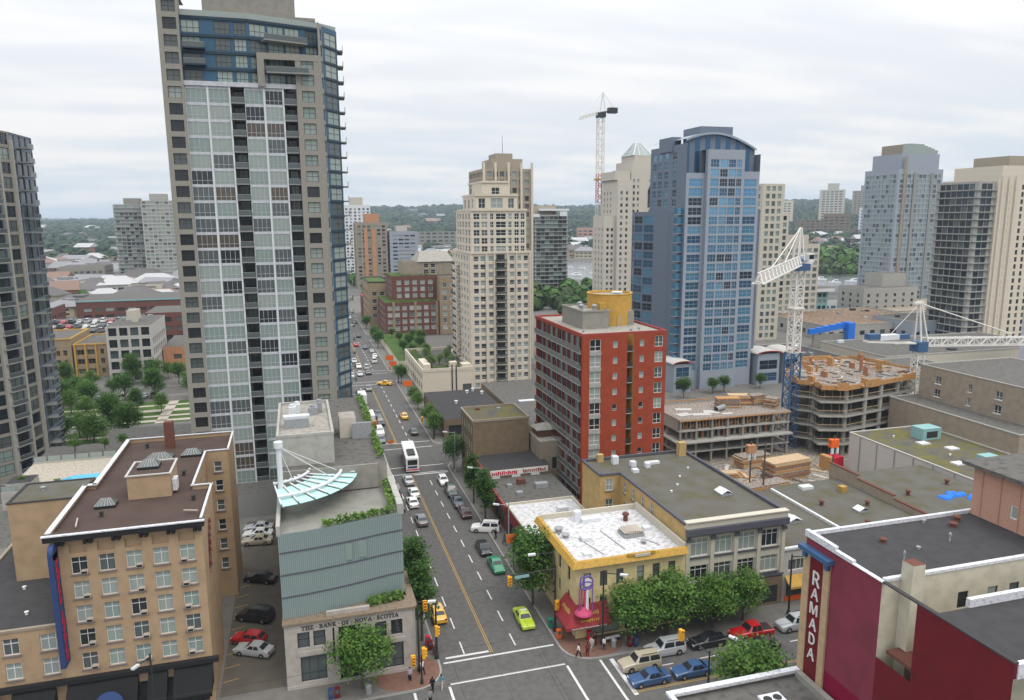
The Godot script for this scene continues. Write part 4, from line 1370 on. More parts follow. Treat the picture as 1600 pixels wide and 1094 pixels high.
func build_yellow() -> void:
	var root := thing("corner_building", "pale yellow corner building with golden cornice and whitewashed flat roof", "building")
	var lo := Vector2(29.7, -90.6)
	var hi := Vector2(44.0, -76.6)
	var up := []
	for x in [30.6, 32.7, 34.8, 37.5, 39.6, 41.7]: up.append([x - 29.7, 0.95])
	var ops := grid(up, [[6.3, 1.95], [3.35, 1.7]])
	var wops := grid([[1.5, 0.9], [4.6, 0.9], [7.7, 0.9], [11.0, 0.9]], [[6.3, 1.95], [3.35, 1.7]])
	block(root, lo, hi, 0.14, 9.3, M.yellowwall, M.roofwhite, {"s": ops + [[2.0, 0.2, 3.6, 2.4], [6.4, 0.2, 3.6, 2.4], [10.6, 0.2, 3.2, 2.4]], "w": wops}, 0.22, {"id": "yel", "fm": "darkmetal", "ys": [0.55], "f": 0.06}, ["glassdark", "glassdark", "glasspale", "glassmid"], false, -0.2)
	var mb := MB.new()
	mb.use(M.goldtrim)
	# cornice: a sloping golden band along both street fronts
	var y0 := 9.1
	var y1 := 10.1
	var a := [Vector3(29.7, y0, -90.6), Vector3(29.7, y0, -76.6), Vector3(44.0, y0, -76.6)]
	var b := [Vector3(28.9, y0 + 0.35, -90.6), Vector3(28.9, y0 + 0.35, -75.8), Vector3(44.0, y0 + 0.35, -75.8)]
	var c := [Vector3(29.35, y1, -90.6), Vector3(29.35, y1, -76.25), Vector3(44.0, y1, -76.25)]
	var d := [Vector3(29.75, y1 + 0.01, -90.6), Vector3(29.75, y1 + 0.01, -76.65), Vector3(44.0, y1 + 0.01, -76.65)]
	var e := [Vector3(29.75, 9.4, -90.6), Vector3(29.75, 9.4, -76.65), Vector3(44.0, 9.4, -76.65)]
	for j in 2:
		mb.quad(a[j], a[j + 1], b[j + 1], b[j])
		mb.quad(b[j], b[j + 1], c[j + 1], c[j])
		mb.quad(c[j], c[j + 1], d[j + 1], d[j])
		mb.quad(d[j + 1], d[j], e[j], e[j + 1])
	mb.quad(a[2], b[2], c[2], d[2])
	obj("cornice", mb, root)
	mb = MB.new()
	mb.use(M.goldtrim)
	mb.box(Vector3(36.0, 10.0, -76.3), Vector3(39.6, 10.35, -76.0))
	mb.use(M.creamwall)
	mb.box(Vector3(36.9, 9.9, -76.0), Vector3(38.9, 10.25, -75.9))
	obj("name_panel", mb, root)
	mb = MB.new()
	mb.use(M.creamwall)
	mb.box(Vector3(43.7, 9.5, -90.6), Vector3(44.05, 10.5, -76.7)); mb.box(Vector3(29.7, 9.5, -90.9), Vector3(44.0, 10.2, -90.6))
	obj("parapet", mb, root)
	mb = MB.new()
	mb.use(M.metal)
	mb.box(Vector3(38.2, 9.5, -84.0), Vector3(41.0, 9.9, -81.8))
	var sk := obj("skylight", mb, root)
	for j in 9:
		mb = MB.new()
		mb.use(M.acbox)
		mb.bar(Vector3(38.4 + j * 0.3, 10.15, -83.9), Vector3(38.4 + j * 0.3, 10.15, -81.9), 0.24, 0.12 + 0.3 * sin(PI * (j + 0.5) / 9))
		obj("pane", mb, sk)
	for q in [[33.4, -83.0, 1.3, 0.5, 1.2], [42.2, -83.8, 1.0, 0.4, 1.0], [34.5, -89.0, 0.9, 1.4, 0.9], [36.2, -88.4, 2.6, 0.5, 1.0], [32.0, -79.0, 1.0, 0.3, 0.8]]:
		roof_box(root, "roof_hatch", M.plastic, q[0], 9.5, q[1], q[2], q[3], q[4])
	roof_vent(root, 40.8, -87.2, 9.5, 1.3, 0.35, M.brickred)
	roof_vent(root, 30.9, -86.2, 9.5, 0.8, 0.45, M.metal)
	roof_vent(root, 31.2, -84.4, 9.5, 0.6, 0.4, M.metal)
	roof_vent(root, 40.0, -80.0, 9.5, 0.5, 0.3, M.metal)
	for q in [[32.6, -83.6, 33.9, -78.5], [36.2, -85.0, 37.0, -79.0], [40.6, -81.0, 41.6, -79.0]]:
		mb = MB.new()
		mb.use(M.metal)
		mb.bar(Vector3(q[0], 9.55, q[1]), Vector3(q[2], 9.55, q[3]), 0.12, 0.08)
		obj("roof_pipe", mb, root)
	rebase(root, Vector3(36.8, 0.14, -83.6))
	# the red awning and its neon goblet sign on the corner
	var aw := thing("corner_awning", "dark red corner awning with yellow lettering on the pale yellow building", "awning")
	mb = MB.new()
	mb.use(M.redshop)
	var p := [Vector3(27.9, 2.6, -79.8), Vector3(27.9, 2.6, -75.0), Vector3(33.6, 2.6, -75.0)]
	var q := [Vector3(29.65, 4.6, -79.8), Vector3(29.65, 4.6, -76.5), Vector3(33.6, 4.6, -76.5)]
	for j in 2:
		mb.quad(p[j], p[j + 1], q[j + 1], q[j])
		mb.quad(p[j] - Vector3(0, 0.35, 0), p[j + 1] - Vector3(0, 0.35, 0), p[j + 1], p[j])
	mb.tri(p[2], Vector3(33.6, 2.6, -76.5), q[2])
	mb.tri(Vector3(29.65, 2.6, -79.8), p[0], q[0])
	obj("canvas", mb, aw)
	var slope := Basis(Vector3.RIGHT, Vector3(0, 2.0, -1.5).normalized(), Vector3(0, 1.5, 2.0).normalized())
	marks(aw, M.lineyellow, Vector3(31.0, 3.75, -75.80), slope.x, slope.y, 2.6, 0.55, 9)
	marks(aw, M.goldtrim, Vector3(31.0, 3.1, -75.32), slope.x, slope.y, 2.4, 0.4, 9)
	marks(aw, M.whiteframe, Vector3(30.8, 2.42, -74.99), Vector3.RIGHT, Vector3.UP, 4.4, 0.18, 22)
	var slope2 := Basis(Vector3.BACK, Vector3(1.75, 2.0, 0).normalized(), Vector3(-2.0, 1.75, 0).normalized())
	marks(aw, M.lineyellow, Vector3(28.85, 3.75, -77.6), slope2.x, slope2.y, 2.4, 0.55, 9)
	rebase(aw, Vector3(30.5, 2.2, -77))
	var ns := thing("tube_sign", "tall pink and violet tube sign with loops standing on the red corner awning", "sign")
	mb = MB.new()
	mb.use(mat("neonpink", Color(0.45, 0.06, 0.14), 0.4))
	for x in [-0.5, -0.12]: mb.cyl(Vector3(30.4 + x, 4.2, -75.4), Vector3(30.4 + x, 7.0, -75.4), 0.11, 0.11, 8)
	mb.lathe([[1.1, 0.0], [1.0, 0.2], [0.5, 0.5], [0.2, 0.9]], Vector3(30.2, 4.0, -75.5), 12)
	obj("stem", mb, ns)
	mb = MB.new()
	mb.use(M.whiteframe)
	mb.cyl(Vector3(30.6, 4.4, -75.4), Vector3(30.6, 7.0, -75.4), 0.2, 0.2, 10)
	mb.cyl(Vector3(30.62, 7.9, -75.5), Vector3(30.62, 7.9, -75.35), 0.5, 0.5, 16)
	obj("tube_core", mb, ns)
	mb = MB.new()
	mb.use(mat("neonviolet", Color(0.16, 0.10, 0.36), 0.4))
	for g in [[0.25, 7.9, 0.62, 0.8], [-0.45, 7.9, 0.26, 0.8], [0.1, 7.5, 0.8, 0.5]]:
		for j in 18:
			var t0 := TAU * j / 18
			var t1 := TAU * (j + 1) / 18
			mb.cyl(Vector3(30.4 + g[0] + cos(t0) * g[2], g[1] + sin(t0) * g[3], -75.35), Vector3(30.4 + g[0] + cos(t1) * g[2], g[1] + sin(t1) * g[3], -75.35), 0.09, 0.09, 6)
	for x in [-0.75, 0.85]: mb.cyl(Vector3(30.4 + x, 4.3, -75.4), Vector3(30.4 + x, 7.2, -75.4), 0.07, 0.07, 6)
	obj("loop", mb, ns)
	rebase(ns, Vector3(30.4, 4.0, -75.5))

func build_white() -> void:
	var root := thing("office_block", "cream two storey fronted block with dark cornice and mossy roof, ochre side walls", "building")
	var Hh := 12.4
	var z := -77.0
	var o := Vector3(44.2, 0.14, z)
	var W := 14.2
	var cols := [[0.75, 2.5], [4.1, 2.5], [7.45, 2.5], [10.8, 2.5]]
	var ops := grid(cols, [[4.7, 2.2], [8.1, 2.3]])
	var mb := MB.new()
	wall_mesh(mb, M.creamwall, o, Vector3.RIGHT, W, Hh, ops, 0.3)
	mb.use(M.brownwall)
	mb.box(o + Vector3(0.02, 0.0, 0.003), o + Vector3(W - 0.02, 3.9, 0.12))
	mb.use(M.glassdark)
	for x in [0.6, 4.2, 7.8, 10.9]: mb.box(o + Vector3(x, 0.4, 0.121), o + Vector3(x + 2.6, 2.7, 0.14))
	obj("front_wall", mb, root)
	windows(root, o, Vector3.RIGHT, ops, 0.3, {"id": "white", "f": 0.08, "bar": 0.07, "xs": [0.33, 0.66], "ys": [0.72]}, ["glassdark", "glassmid", "glasspale"])
	for j in 5:
		mb = MB.new()
		mb.use(M.creamwall)
		var x := 0.0 if j == 0 else (W - 0.5 if j == 4 else 3.42 + (j - 1) * 3.35)
		mb.box(o + Vector3(x, 4.3, 0.001), o + Vector3(x + 0.5, 10.6, 0.18))
		mb.use(M.greytrim)
		mb.box(o + Vector3(x - 0.08, 10.3, 0.181), o + Vector3(x + 0.58, 10.75, 0.4))
		obj("pilaster", mb, root)
	mb = MB.new()
	mb.use(M.greytrim)
	mb.box(o + Vector3(0, 4.05, 0.002), o + Vector3(W, 4.35, 0.25))
	for c in cols:
		for y in [4.5, 7.9]: mb.box(o + Vector3(c[0] - 0.1, y, 0.002), o + Vector3(c[0] + 2.6, y + 0.19, 0.2))
	obj("sill_course", mb, root)
	mb = MB.new()
	mb.use(M.greytrim)
	mb.box(o + Vector3(-0.1, 11.2, 0.003), o + Vector3(W + 0.1, 12.0, 0.75)); mb.box(o + Vector3(-0.05, 10.95, 0.002), o + Vector3(W + 0.05, 11.19, 0.4))
	mb.use(M.creamwall)
	mb.box(o + Vector3(-0.1, 12.001, -0.4), o + Vector3(W + 0.1, 12.75, 0.35))
	mb.box(o + Vector3(-0.15, 12.751, -0.45), o + Vector3(W + 0.15, 12.9, 0.5))
	obj("cornice", mb, root)
	var sg := MB.new()
	sg.use(M.whiteframe)
	sg.box(o + Vector3(10.0, 2.9, 0.15), o + Vector3(11.2, 3.7, 0.3))
	var sp := obj("shop_sign", sg, root)
	text_part(sp, "lettering", "91", 0.7, M.brickred, o + Vector3(10.6, 3.3, 0.32), Basis(), false, true)
	# ochre body behind
	var poly := [Vector2(58.4, -77.02), Vector2(58.4, -103.6), Vector2(41.0, -103.6), Vector2(41.0, -96.6), Vector2(44.2, -96.6), Vector2(44.2, -77.02)]
	mb = MB.new()
	var rst := {"id": "ochre", "f": 0.08, "bar": 0.06, "ys": [0.5], "xs": [0.5], "sill": "sillgrey"}
	for j in poly.size() - 1:
		var a: Vector2 = poly[j]
		var b: Vector2 = poly[j + 1]
		var d := b - a
		var r := Vector3(d.x, 0, d.y).normalized()
		var po := []
		if j == 3: po = grid([[0.9, 1.2]], [[6.9, 1.8], [10.0, 1.8], [3.8, 1.8]])
		elif j == 4: po = grid([[1.2, 0.9], [4.0, 0.9], [7.0, 0.9], [9.8, 0.9]], [[10.0, 1.7], [6.9, 1.7]])
		wall_mesh(mb, M.ochrewall, Vector3(a.x, 0.14, a.y), r, d.length(), Hh, po, 0.15)
		if po.size(): windows(root, Vector3(a.x, 0.14, a.y), r, po, 0.15, rst, ["glassdark", "glassmid", "glasspale"])
	obj("wall", mb, root)
	mb = MB.new()
	mb.use(M.roofmosslow)
	mb.cap(PackedVector2Array(poly), Hh)
	obj("roof", mb, root)
	wall_strip(root, M.greytrim, [poly[0], poly[1], poly[2], poly[3], poly[4], poly[5]], Hh + 0.1, Hh + 0.42, 0.35)
	roof_skylight(root, 54.6, Hh, -85.5, 1.8, 2.0)
	for q in [[45.5, -101.5, 0.9, 1.2], [47.6, -99.5, 0.8, 0.8], [49.5, -98.5, 0.7, 0.7], [46.8, -97.0, 0.9, 0.5]]: roof_box(root, "roof_unit", M.plastic, q[0], Hh, q[1], q[2], q[3], 0.9)
	roof_box(root, "roof_unit", M.plastic, 51.0, Hh, -99.8, 2.2, 0.35, 0.8)
	for q in [[50.0, -90.0], [52.0, -93.0], [48.0, -88.0], [55.0, -96.0]]: roof_vent(root, q[0], q[1], Hh, 0.35, 0.13, M.whiteframe)
	plain_box(root, "chimney", M.ochrewall, Vector3(56.6, Hh, -102.6), Vector3(57.8, Hh + 2.2, -101.6))
	plain_box(root, "chimney", M.ochrewall, Vector3(43.2, Hh, -103.4), Vector3(44.1, Hh + 1.2, -102.6))
	rebase(root, Vector3(51, 0.14, -90))
	# small shop beside it
	root = thing("small_shop", "narrow pale blue shop with a yellow awning between the cream block and the red hotel", "shop")
	block(root, Vector2(58.5, -96.0), Vector2(70.0, -77.1), 0.14, 7.3, M.whiteplaster, M.roofmosslow, {"s": [[0.8, 4.2, 2.6, 1.5], [5.0, 4.2, 2.6, 1.5]]}, 0.2, {"id": "shop", "xs": [0.25, 0.5, 0.75], "f": 0.08}, ["glassdark", "glassmid"])
	mb = MB.new()
	mb.use(M.flashing)
	mb.box(Vector3(58.4, 7.31, -77.4), Vector3(70.0, 7.6, -76.9)); mb.box(Vector3(69.6, 7.31, -96.0), Vector3(70.0, 7.7, -77.41))
	obj("coping", mb, root)
	mb = MB.new()
	mb.use(M.mustard)
	mb.quad(Vector3(58.8, 2.7, -75.8), Vector3(66.5, 2.7, -75.8), Vector3(66.5, 3.8, -77.0), Vector3(58.8, 3.8, -77.0))
	mb.quad(Vector3(58.8, 2.4, -75.8), Vector3(66.5, 2.4, -75.8), Vector3(66.5, 2.7, -75.8), Vector3(58.8, 2.7, -75.8))
	obj("awning", mb, root)
	mb = MB.new()
	mb.use(M.glassdark)
	mb.box(Vector3(59.2, 0.9, -77.09), Vector3(66.0, 2.6, -77.0))
	mb.use(M.signorange)
	mb.box(Vector3(59.0, 0.2, -77.09), Vector3(66.2, 0.89, -76.95))
	obj("shopfront", mb, root)
	roof_skylight(root, 65.5, 7.3, -85.0, 2.4, 2.0)
	roof_skylight(root, 63.0, 7.3, -93.0, 1.2, 1.0)
	rebase(root, Vector3(64, 0.14, -88))
	root = thing("low_building", "low building with plain grey brown flat roof behind the red hotel", "building")
	block(root, Vector2(70.1, -97.0), Vector2(83.0, -77.2), 0.14, 7.6, M.taupewall, M.roofmosslow, {})
	roof_box(root, "skylight", M.plastic, 75.0, 7.6, -94.5, 2.0, 0.5, 1.2)
	roof_skylight(root, 76.8, 7.6, -84.5, 1.8, 1.5)
	for q in [[79.2, -86.0], [72.8, -88.0], [74.0, -80.0]]: roof_vent(root, q[0], q[1], 7.6, 0.9, 0.3, M.brickred)
	roof_box(root, "vent_box", M.lineyellow, 79.6, 7.6, -91.8, 1.0, 0.9, 1.0)
	rebase(root, Vector3(76, 0.14, -90))
	root = thing("stepped_wall_building", "low building with stepped taupe gable wall and mossy roof holding blue tarpaulins", "building")
	block(root, Vector2(83.0, -99.0), Vector2(101.5, -76.0), 0.14, 7.4, M.taupewall, M.roofmosslow, {})
	for e in [[-99.0, -92.5, 9.6], [-92.5, -85.0, 9.0], [-85.0, -76.0, 8.5]]:
		mb = MB.new()
		mb.use(M.taupewall)
		mb.box(Vector3(82.9, 7.401, e[0]), Vector3(83.3, e[2], e[1]))
		mb.use(M.brickred)
		mb.box(Vector3(82.85, e[2] + 0.001, e[0]), Vector3(83.35, e[2] + 0.15, e[1]))
		obj("gable_wall", mb, root)
	for q in [[93.0, -85.0, 2.2, 1.4], [95.6, -86.0, 2.6, 1.2], [97.2, -84.0, 1.8, 1.6]]:
		mb = MB.new()
		mb.use(M.tarp)
		var c := Vector3(q[0], 7.4, q[1])
		for j in 5:
			var p := c + Vector3(rng.randf_range(-1, 1) * q[2] / 2, 0, rng.randf_range(-1, 1) * q[3] / 2)
			mb.lathe([[0.7, 0], [0.55, 0.25], [0.2, 0.42], [0.01, 0.45]], p, 7)
		obj("tarpaulin", mb, root)
	for q in [[88.5, -88.0], [98.0, -90.0]]: roof_vent(root, q[0], q[1], 7.4, 1.0, 0.3, M.brickred)
	rebase(root, Vector3(92, 0.14, -87))
	# long white rendered hall
	root = thing("rendered_hall", "long hall with white rendered side wall and mossy flat roof beside the building site", "hall")
	block(root, Vector2(102.2, -117.0), Vector2(119.5, -80.0), 0.14, 8.0, M.whiteplaster, M.roofmoss, {})
	for j in 8:
		mb = MB.new()
		mb.use(M.metal)
		mb.bar(Vector3(102.12, 0.2, -114.0 + j * 4.3), Vector3(102.12, 7.9, -114.0 + j * 4.3), 0.14, 0.14)
		obj("downpipe", mb, root)
	parapet(root, M.whiteplaster, Vector2(102.1, -117.1), Vector2(119.6, -79.9), 8.001, 0.15, 0.3)
	for q in [[110.0, -107.0], [106.6, -96.0], [112.5, -103.0], [112.0, -95.0]]: roof_box(root, "skylight", M.plastic, q[0], 8.0, q[1], 2.0, 0.25, 1.6)
	for q in [[113.5, -110.0, 4.2, 2.2, 3.0], [111.5, -94.5, 2.8, 1.5, 2.6]]:
		mb = MB.new()
		mb.use(M.teal)
		mb.box(Vector3(q[0] - q[2] / 2, 8.0, q[1] - q[4] / 2), Vector3(q[0] + q[2] / 2, 8.0 + q[3], q[1] + q[4] / 2))
		mb.use(M.darkmetal)
		mb.box(Vector3(q[0] - q[2] * 0.3, 8.4, q[1] + q[4] / 2), Vector3(q[0] + q[2] * 0.3, 8.3 + q[3] * 0.6, q[1] + q[4] / 2 + 0.03))
		obj("air_handler", mb, root)
	for q in [[108.0, -112.0], [109.0, -100.0], [107.0, -90.0]]: roof_vent(root, q[0], q[1], 8.0, 0.4, 0.16, M.whiteframe)
	rebase(root, Vector3(110, 0.14, -98))
	root = thing("apartment_block", "taupe rendered apartment block with few windows above the white hall", "building")
	block(root, Vector2(119.6, -126.0), Vector2(150.0, -96.0), 0.14, 11.8, M.taupewall, M.roofgrey, {})
	parapet(root, M.concretepale, Vector2(119.5, -126.1), Vector2(150.1, -95.9), 11.801, 0.2, 0.3)
	block(root, Vector2(126.0, -125.0), Vector2(150.0, -98.0), 11.8, 18.6, M.taupewall, M.roofgrey, {"w": grid([[4.0, 1.5], [12.0, 0.8], [18.0, 1.5]], [[0.9, 1.6], [3.6, 1.6]]), "s": grid([[1.5, 1.5], [6.0, 0.8], [10.0, 1.5]], [[0.9, 1.6], [3.6, 1.6]])}, 0.2, {"id": "tau", "ys": [0.3], "xs": [0.5], "sill": "whiteframe"}, ["glassdark", "glassmid"])
	parapet(root, M.concretepale, Vector2(125.9, -125.1), Vector2(150.1, -97.9), 18.601, 0.2, 0.3)
	rebase(root, Vector3(135, 0.14, -110))

func build_red_hotel() -> void:
	var root := thing("painted_hotel", "hotel with wine red painted side wall, tan piers and dark flat roof", "hotel")
	var X := 44.4
	var H := 20.6
	var mb := MB.new()
	# street side wall, in two lengths with a light court between them
	var q := func(z0: float, z1: float, y0: float, y1: float, m, x := 44.4) -> void:
		mb.use(m)
		mb.quad(Vector3(x, y0, z0), Vector3(x, y0, z1), Vector3(x, y1, z1), Vector3(x, y1, z0))
	q.call(-55.3, -45.9, 9.0, H, M.wine)
	q.call(-55.3, -45.9, 0.14, 9.0, M.winebright)
	q.call(-45.9, -42.3, 0.14, 13.9, M.winedark)
	q.call(-42.3, -34.1, 0.14, H, M.winedark)
	obj("painted_wall", mb, root)
	mb = MB.new()
	for e in [[-55.35, -54.45], [-52.6, -51.8]]:
		mb.use(M.winetrim)
		mb.box(Vector3(44.2, 0.14, e[0]), Vector3(44.39, 19.3, e[1]))
	obj("pier", mb, root)
	mb = MB.new()
	mb.use(M.winedark)
	mb.box(Vector3(44.28, 7.0, -54.44), Vector3(44.395, 19.2, -52.61))
	var pn := obj("sign_panel", mb, root)
	var word := "RAMADA"
	for j in word.length():
		text_part(pn, "letter", word[j], 1.95 if j == 0 else 1.5, M.whiteframe, Vector3(44.22, 17.05 - j * 1.5, -53.5), Basis(Vector3.UP, -PI / 2), false, false, 0.1)
	mb = MB.new()
	mb.use(M.steelblue)
	mb.box(Vector3(43.7, 19.31, -55.6), Vector3(44.39, 19.75, -51.5))
	mb.box(Vector3(43.9, 18.7, -55.2), Vector3(44.3, 19.3, -54.8)); mb.box(Vector3(43.9, 18.7, -52.2), Vector3(44.3, 19.3, -51.8))
	obj("bracket_cornice", mb, root)
	mb = MB.new()
	mb.use(M.winetrim)
	mb.quad(Vector3(44.4, 0.14, -55.3), Vector3(90, 0.14, -55.3), Vector3(90, H, -55.3), Vector3(44.4, H, -55.3))
	mb.quad(Vector3(90, 0.14, -55.3), Vector3(44.4, 0.14, -55.3), Vector3(44.4, H, -55.3), Vector3(90, H, -55.3))
	obj("front_wall", mb, root)
	# the cream walls of the light court
	mb = MB.new()
	var cw := grid([[8.0, 1.1], [11.2, 1.1], [13.6, 1.1], [16.0, 1.1], [19.0, 1.1]], [[16.9, 1.5]])
	wall_mesh(mb, M.creamplaster, Vector3(44.4, 0, -45.9), Vector3.RIGHT, 30, H, cw, 0.15)
	mb.use(M.creamplaster)
	mb.quad(Vector3(70, 0, -42.3), Vector3(44.4, 0, -42.3), Vector3(44.4, 19.4, -42.3), Vector3(70, 19.4, -42.3))
	mb.quad(Vector3(70, 0, -45.9), Vector3(70, 0, -42.3), Vector3(70, H, -42.3), Vector3(70, H, -45.9))
	obj("court_wall", mb, root)
	windows(root, Vector3(44.4, 0, -45.9), Vector3.RIGHT, cw, 0.15, {"id": "court", "ys": [0.5], "f": 0.06, "fm": "darkmetal"}, ["glassmid", "glasspale", "glassdark"])
	plain_box(root, "chimney", M.creamplaster, Vector3(46.2, 9.0, -45.88), Vector3(47.4, 22.2, -44.7), M.brickred)
	mb = MB.new()
	mb.use(M.brickred)
	mb.box(Vector3(44.9, 14.4, -45.4), Vector3(60, 14.7, -42.5))
	obj("court_roof", mb, root)
	mb = MB.new()
	mb.use(M.roofdark)
	mb.quad(Vector3(44.4, H - 0.05, -45.9), Vector3(90, H - 0.05, -45.9), Vector3(90, H - 0.05, -55.3), Vector3(44.4, H - 0.05, -55.3))
	mb.quad(Vector3(44.4, 19.4, -34.1), Vector3(90, 19.4, -34.1), Vector3(90, 19.4, -42.3), Vector3(44.4, 19.4, -42.3))
	obj("roof", mb, root)
	mb = MB.new()
	mb.use(M.flashing)
	for e in [[-55.4, -51.4, 21.15], [-51.4, -49.2, 20.85], [-49.2, -45.8, 20.62]]:
		mb.box(Vector3(44.25, H - 0.06, e[0]), Vector3(44.65, e[2], e[1]))
	mb.box(Vector3(44.66, H - 0.06, -46.2), Vector3(75, H + 0.18, -45.8)); mb.box(Vector3(44.66, H - 0.06, -55.45), Vector3(90, H + 0.3, -55.1))
	mb.box(Vector3(49.5, 19.41, -42.6), Vector3(90, 20.1, -42.2))
	mb.box(Vector3(44.66, 19.41, -34.4), Vector3(90, 20.5, -34.0))
	obj("parapet_cap", mb, root)
	mb = MB.new()
	mb.use(M.winedark)
	mb.box(Vector3(44.41, 19.41, -42.3), Vector3(44.7, 20.5, -34.1))
	mb.use(M.roofdark)
	mb.box(Vector3(44.36, 20.501, -45.85), Vector3(44.75, 20.62, -34.1))
	obj("parapet", mb, root)
	for e in [[50, -52, 0.5, 0.25], [56, -50.5, 0.9, 0.1], [59, -53, 0.5, 0.3], [60.5, -54, 0.6, 0.3], [57, -54.5, 0.4, 0.15], [49, -48.5, 1.0, 0.08], [52, -50, 0.3, 0.15]]: roof_vent(root, e[0], e[1], H - 0.05, e[2], e[3], M.brickred if e[3] > 0.2 else M.metal)
	for e in [[53, -39], [56, -40.5], [50, -37]]: roof_vent(root, e[0], e[1], 19.4, 0.6, 0.2, M.metal)
	rebase(root, Vector3(60, 0.14, -45))
	root = thing("penthouse_block", "pink rendered rooftop block with sloping grey roof above the red hotel", "building")
	block(root, Vector2(63.2, -55.0), Vector2(85, -44.0), H, 25.6, M.pinkwall, M.roofgrey, {"w": [[4.2, 1.2, 0.9, 1.3]]}, 0.12, {"id": "pink", "f": 0.1}, ["glasspale"])
	plain_box(root, "roof_slab", M.roofgrey, Vector3(62.4, 25.61, -55.8), Vector3(85, 25.95, -43.5))
	for j in 5:
		mb = MB.new()
		mb.use(M.pinkwall)
		mb.box(Vector3(63.1, H, -54.0 + j * 2.0), Vector3(63.2, 25.6, -53.9 + j * 2.0))
		obj("wall_batten", mb, root)
	rebase(root, Vector3(74, H, -50))
	# the nearer flat roof with its white coping
	root = thing("flat_roof_building", "low building with stained grey flat roof and white metal coping beside the red hotel wall", "building")
	block(root, Vector2(30.4, -54.9), Vector2(44.15, -28.0), 0.14, 7.0, M.concrete, M.roofgrey, {}, 0.2, {}, [], false, 0.35)
	mb = MB.new()
	mb.use(M.flashing)
	mb.box(Vector3(30.2, 7.001, -55.2), Vector3(44.1, 7.3, -54.6)); mb.box(Vector3(30.2, 7.001, -54.59), Vector3(30.7, 7.3, -28))
	obj("coping", mb, root)
	mb = MB.new()
	mb.use(M.concrete)
	mb.box(Vector3(43.5, 6.65, -54.59), Vector3(44.1, 7.25, -28))
	obj("kerb_wall", mb, root)
	mb = MB.new()
	mb.use(M.plastic)
	mb.box(Vector3(38.2, 6.65, -52.8), Vector3(40.4, 6.9, -51.4))
	mb.use(M.darkmetal)
	for x in [38.8, 39.8]: mb.cyl(Vector3(x, 6.9, -52.1), Vector3(x, 6.95, -52.1), 0.4, 0.4, 14)
	obj("fan_unit", mb, root)
	rebase(root, Vector3(37, 0.14, -42))

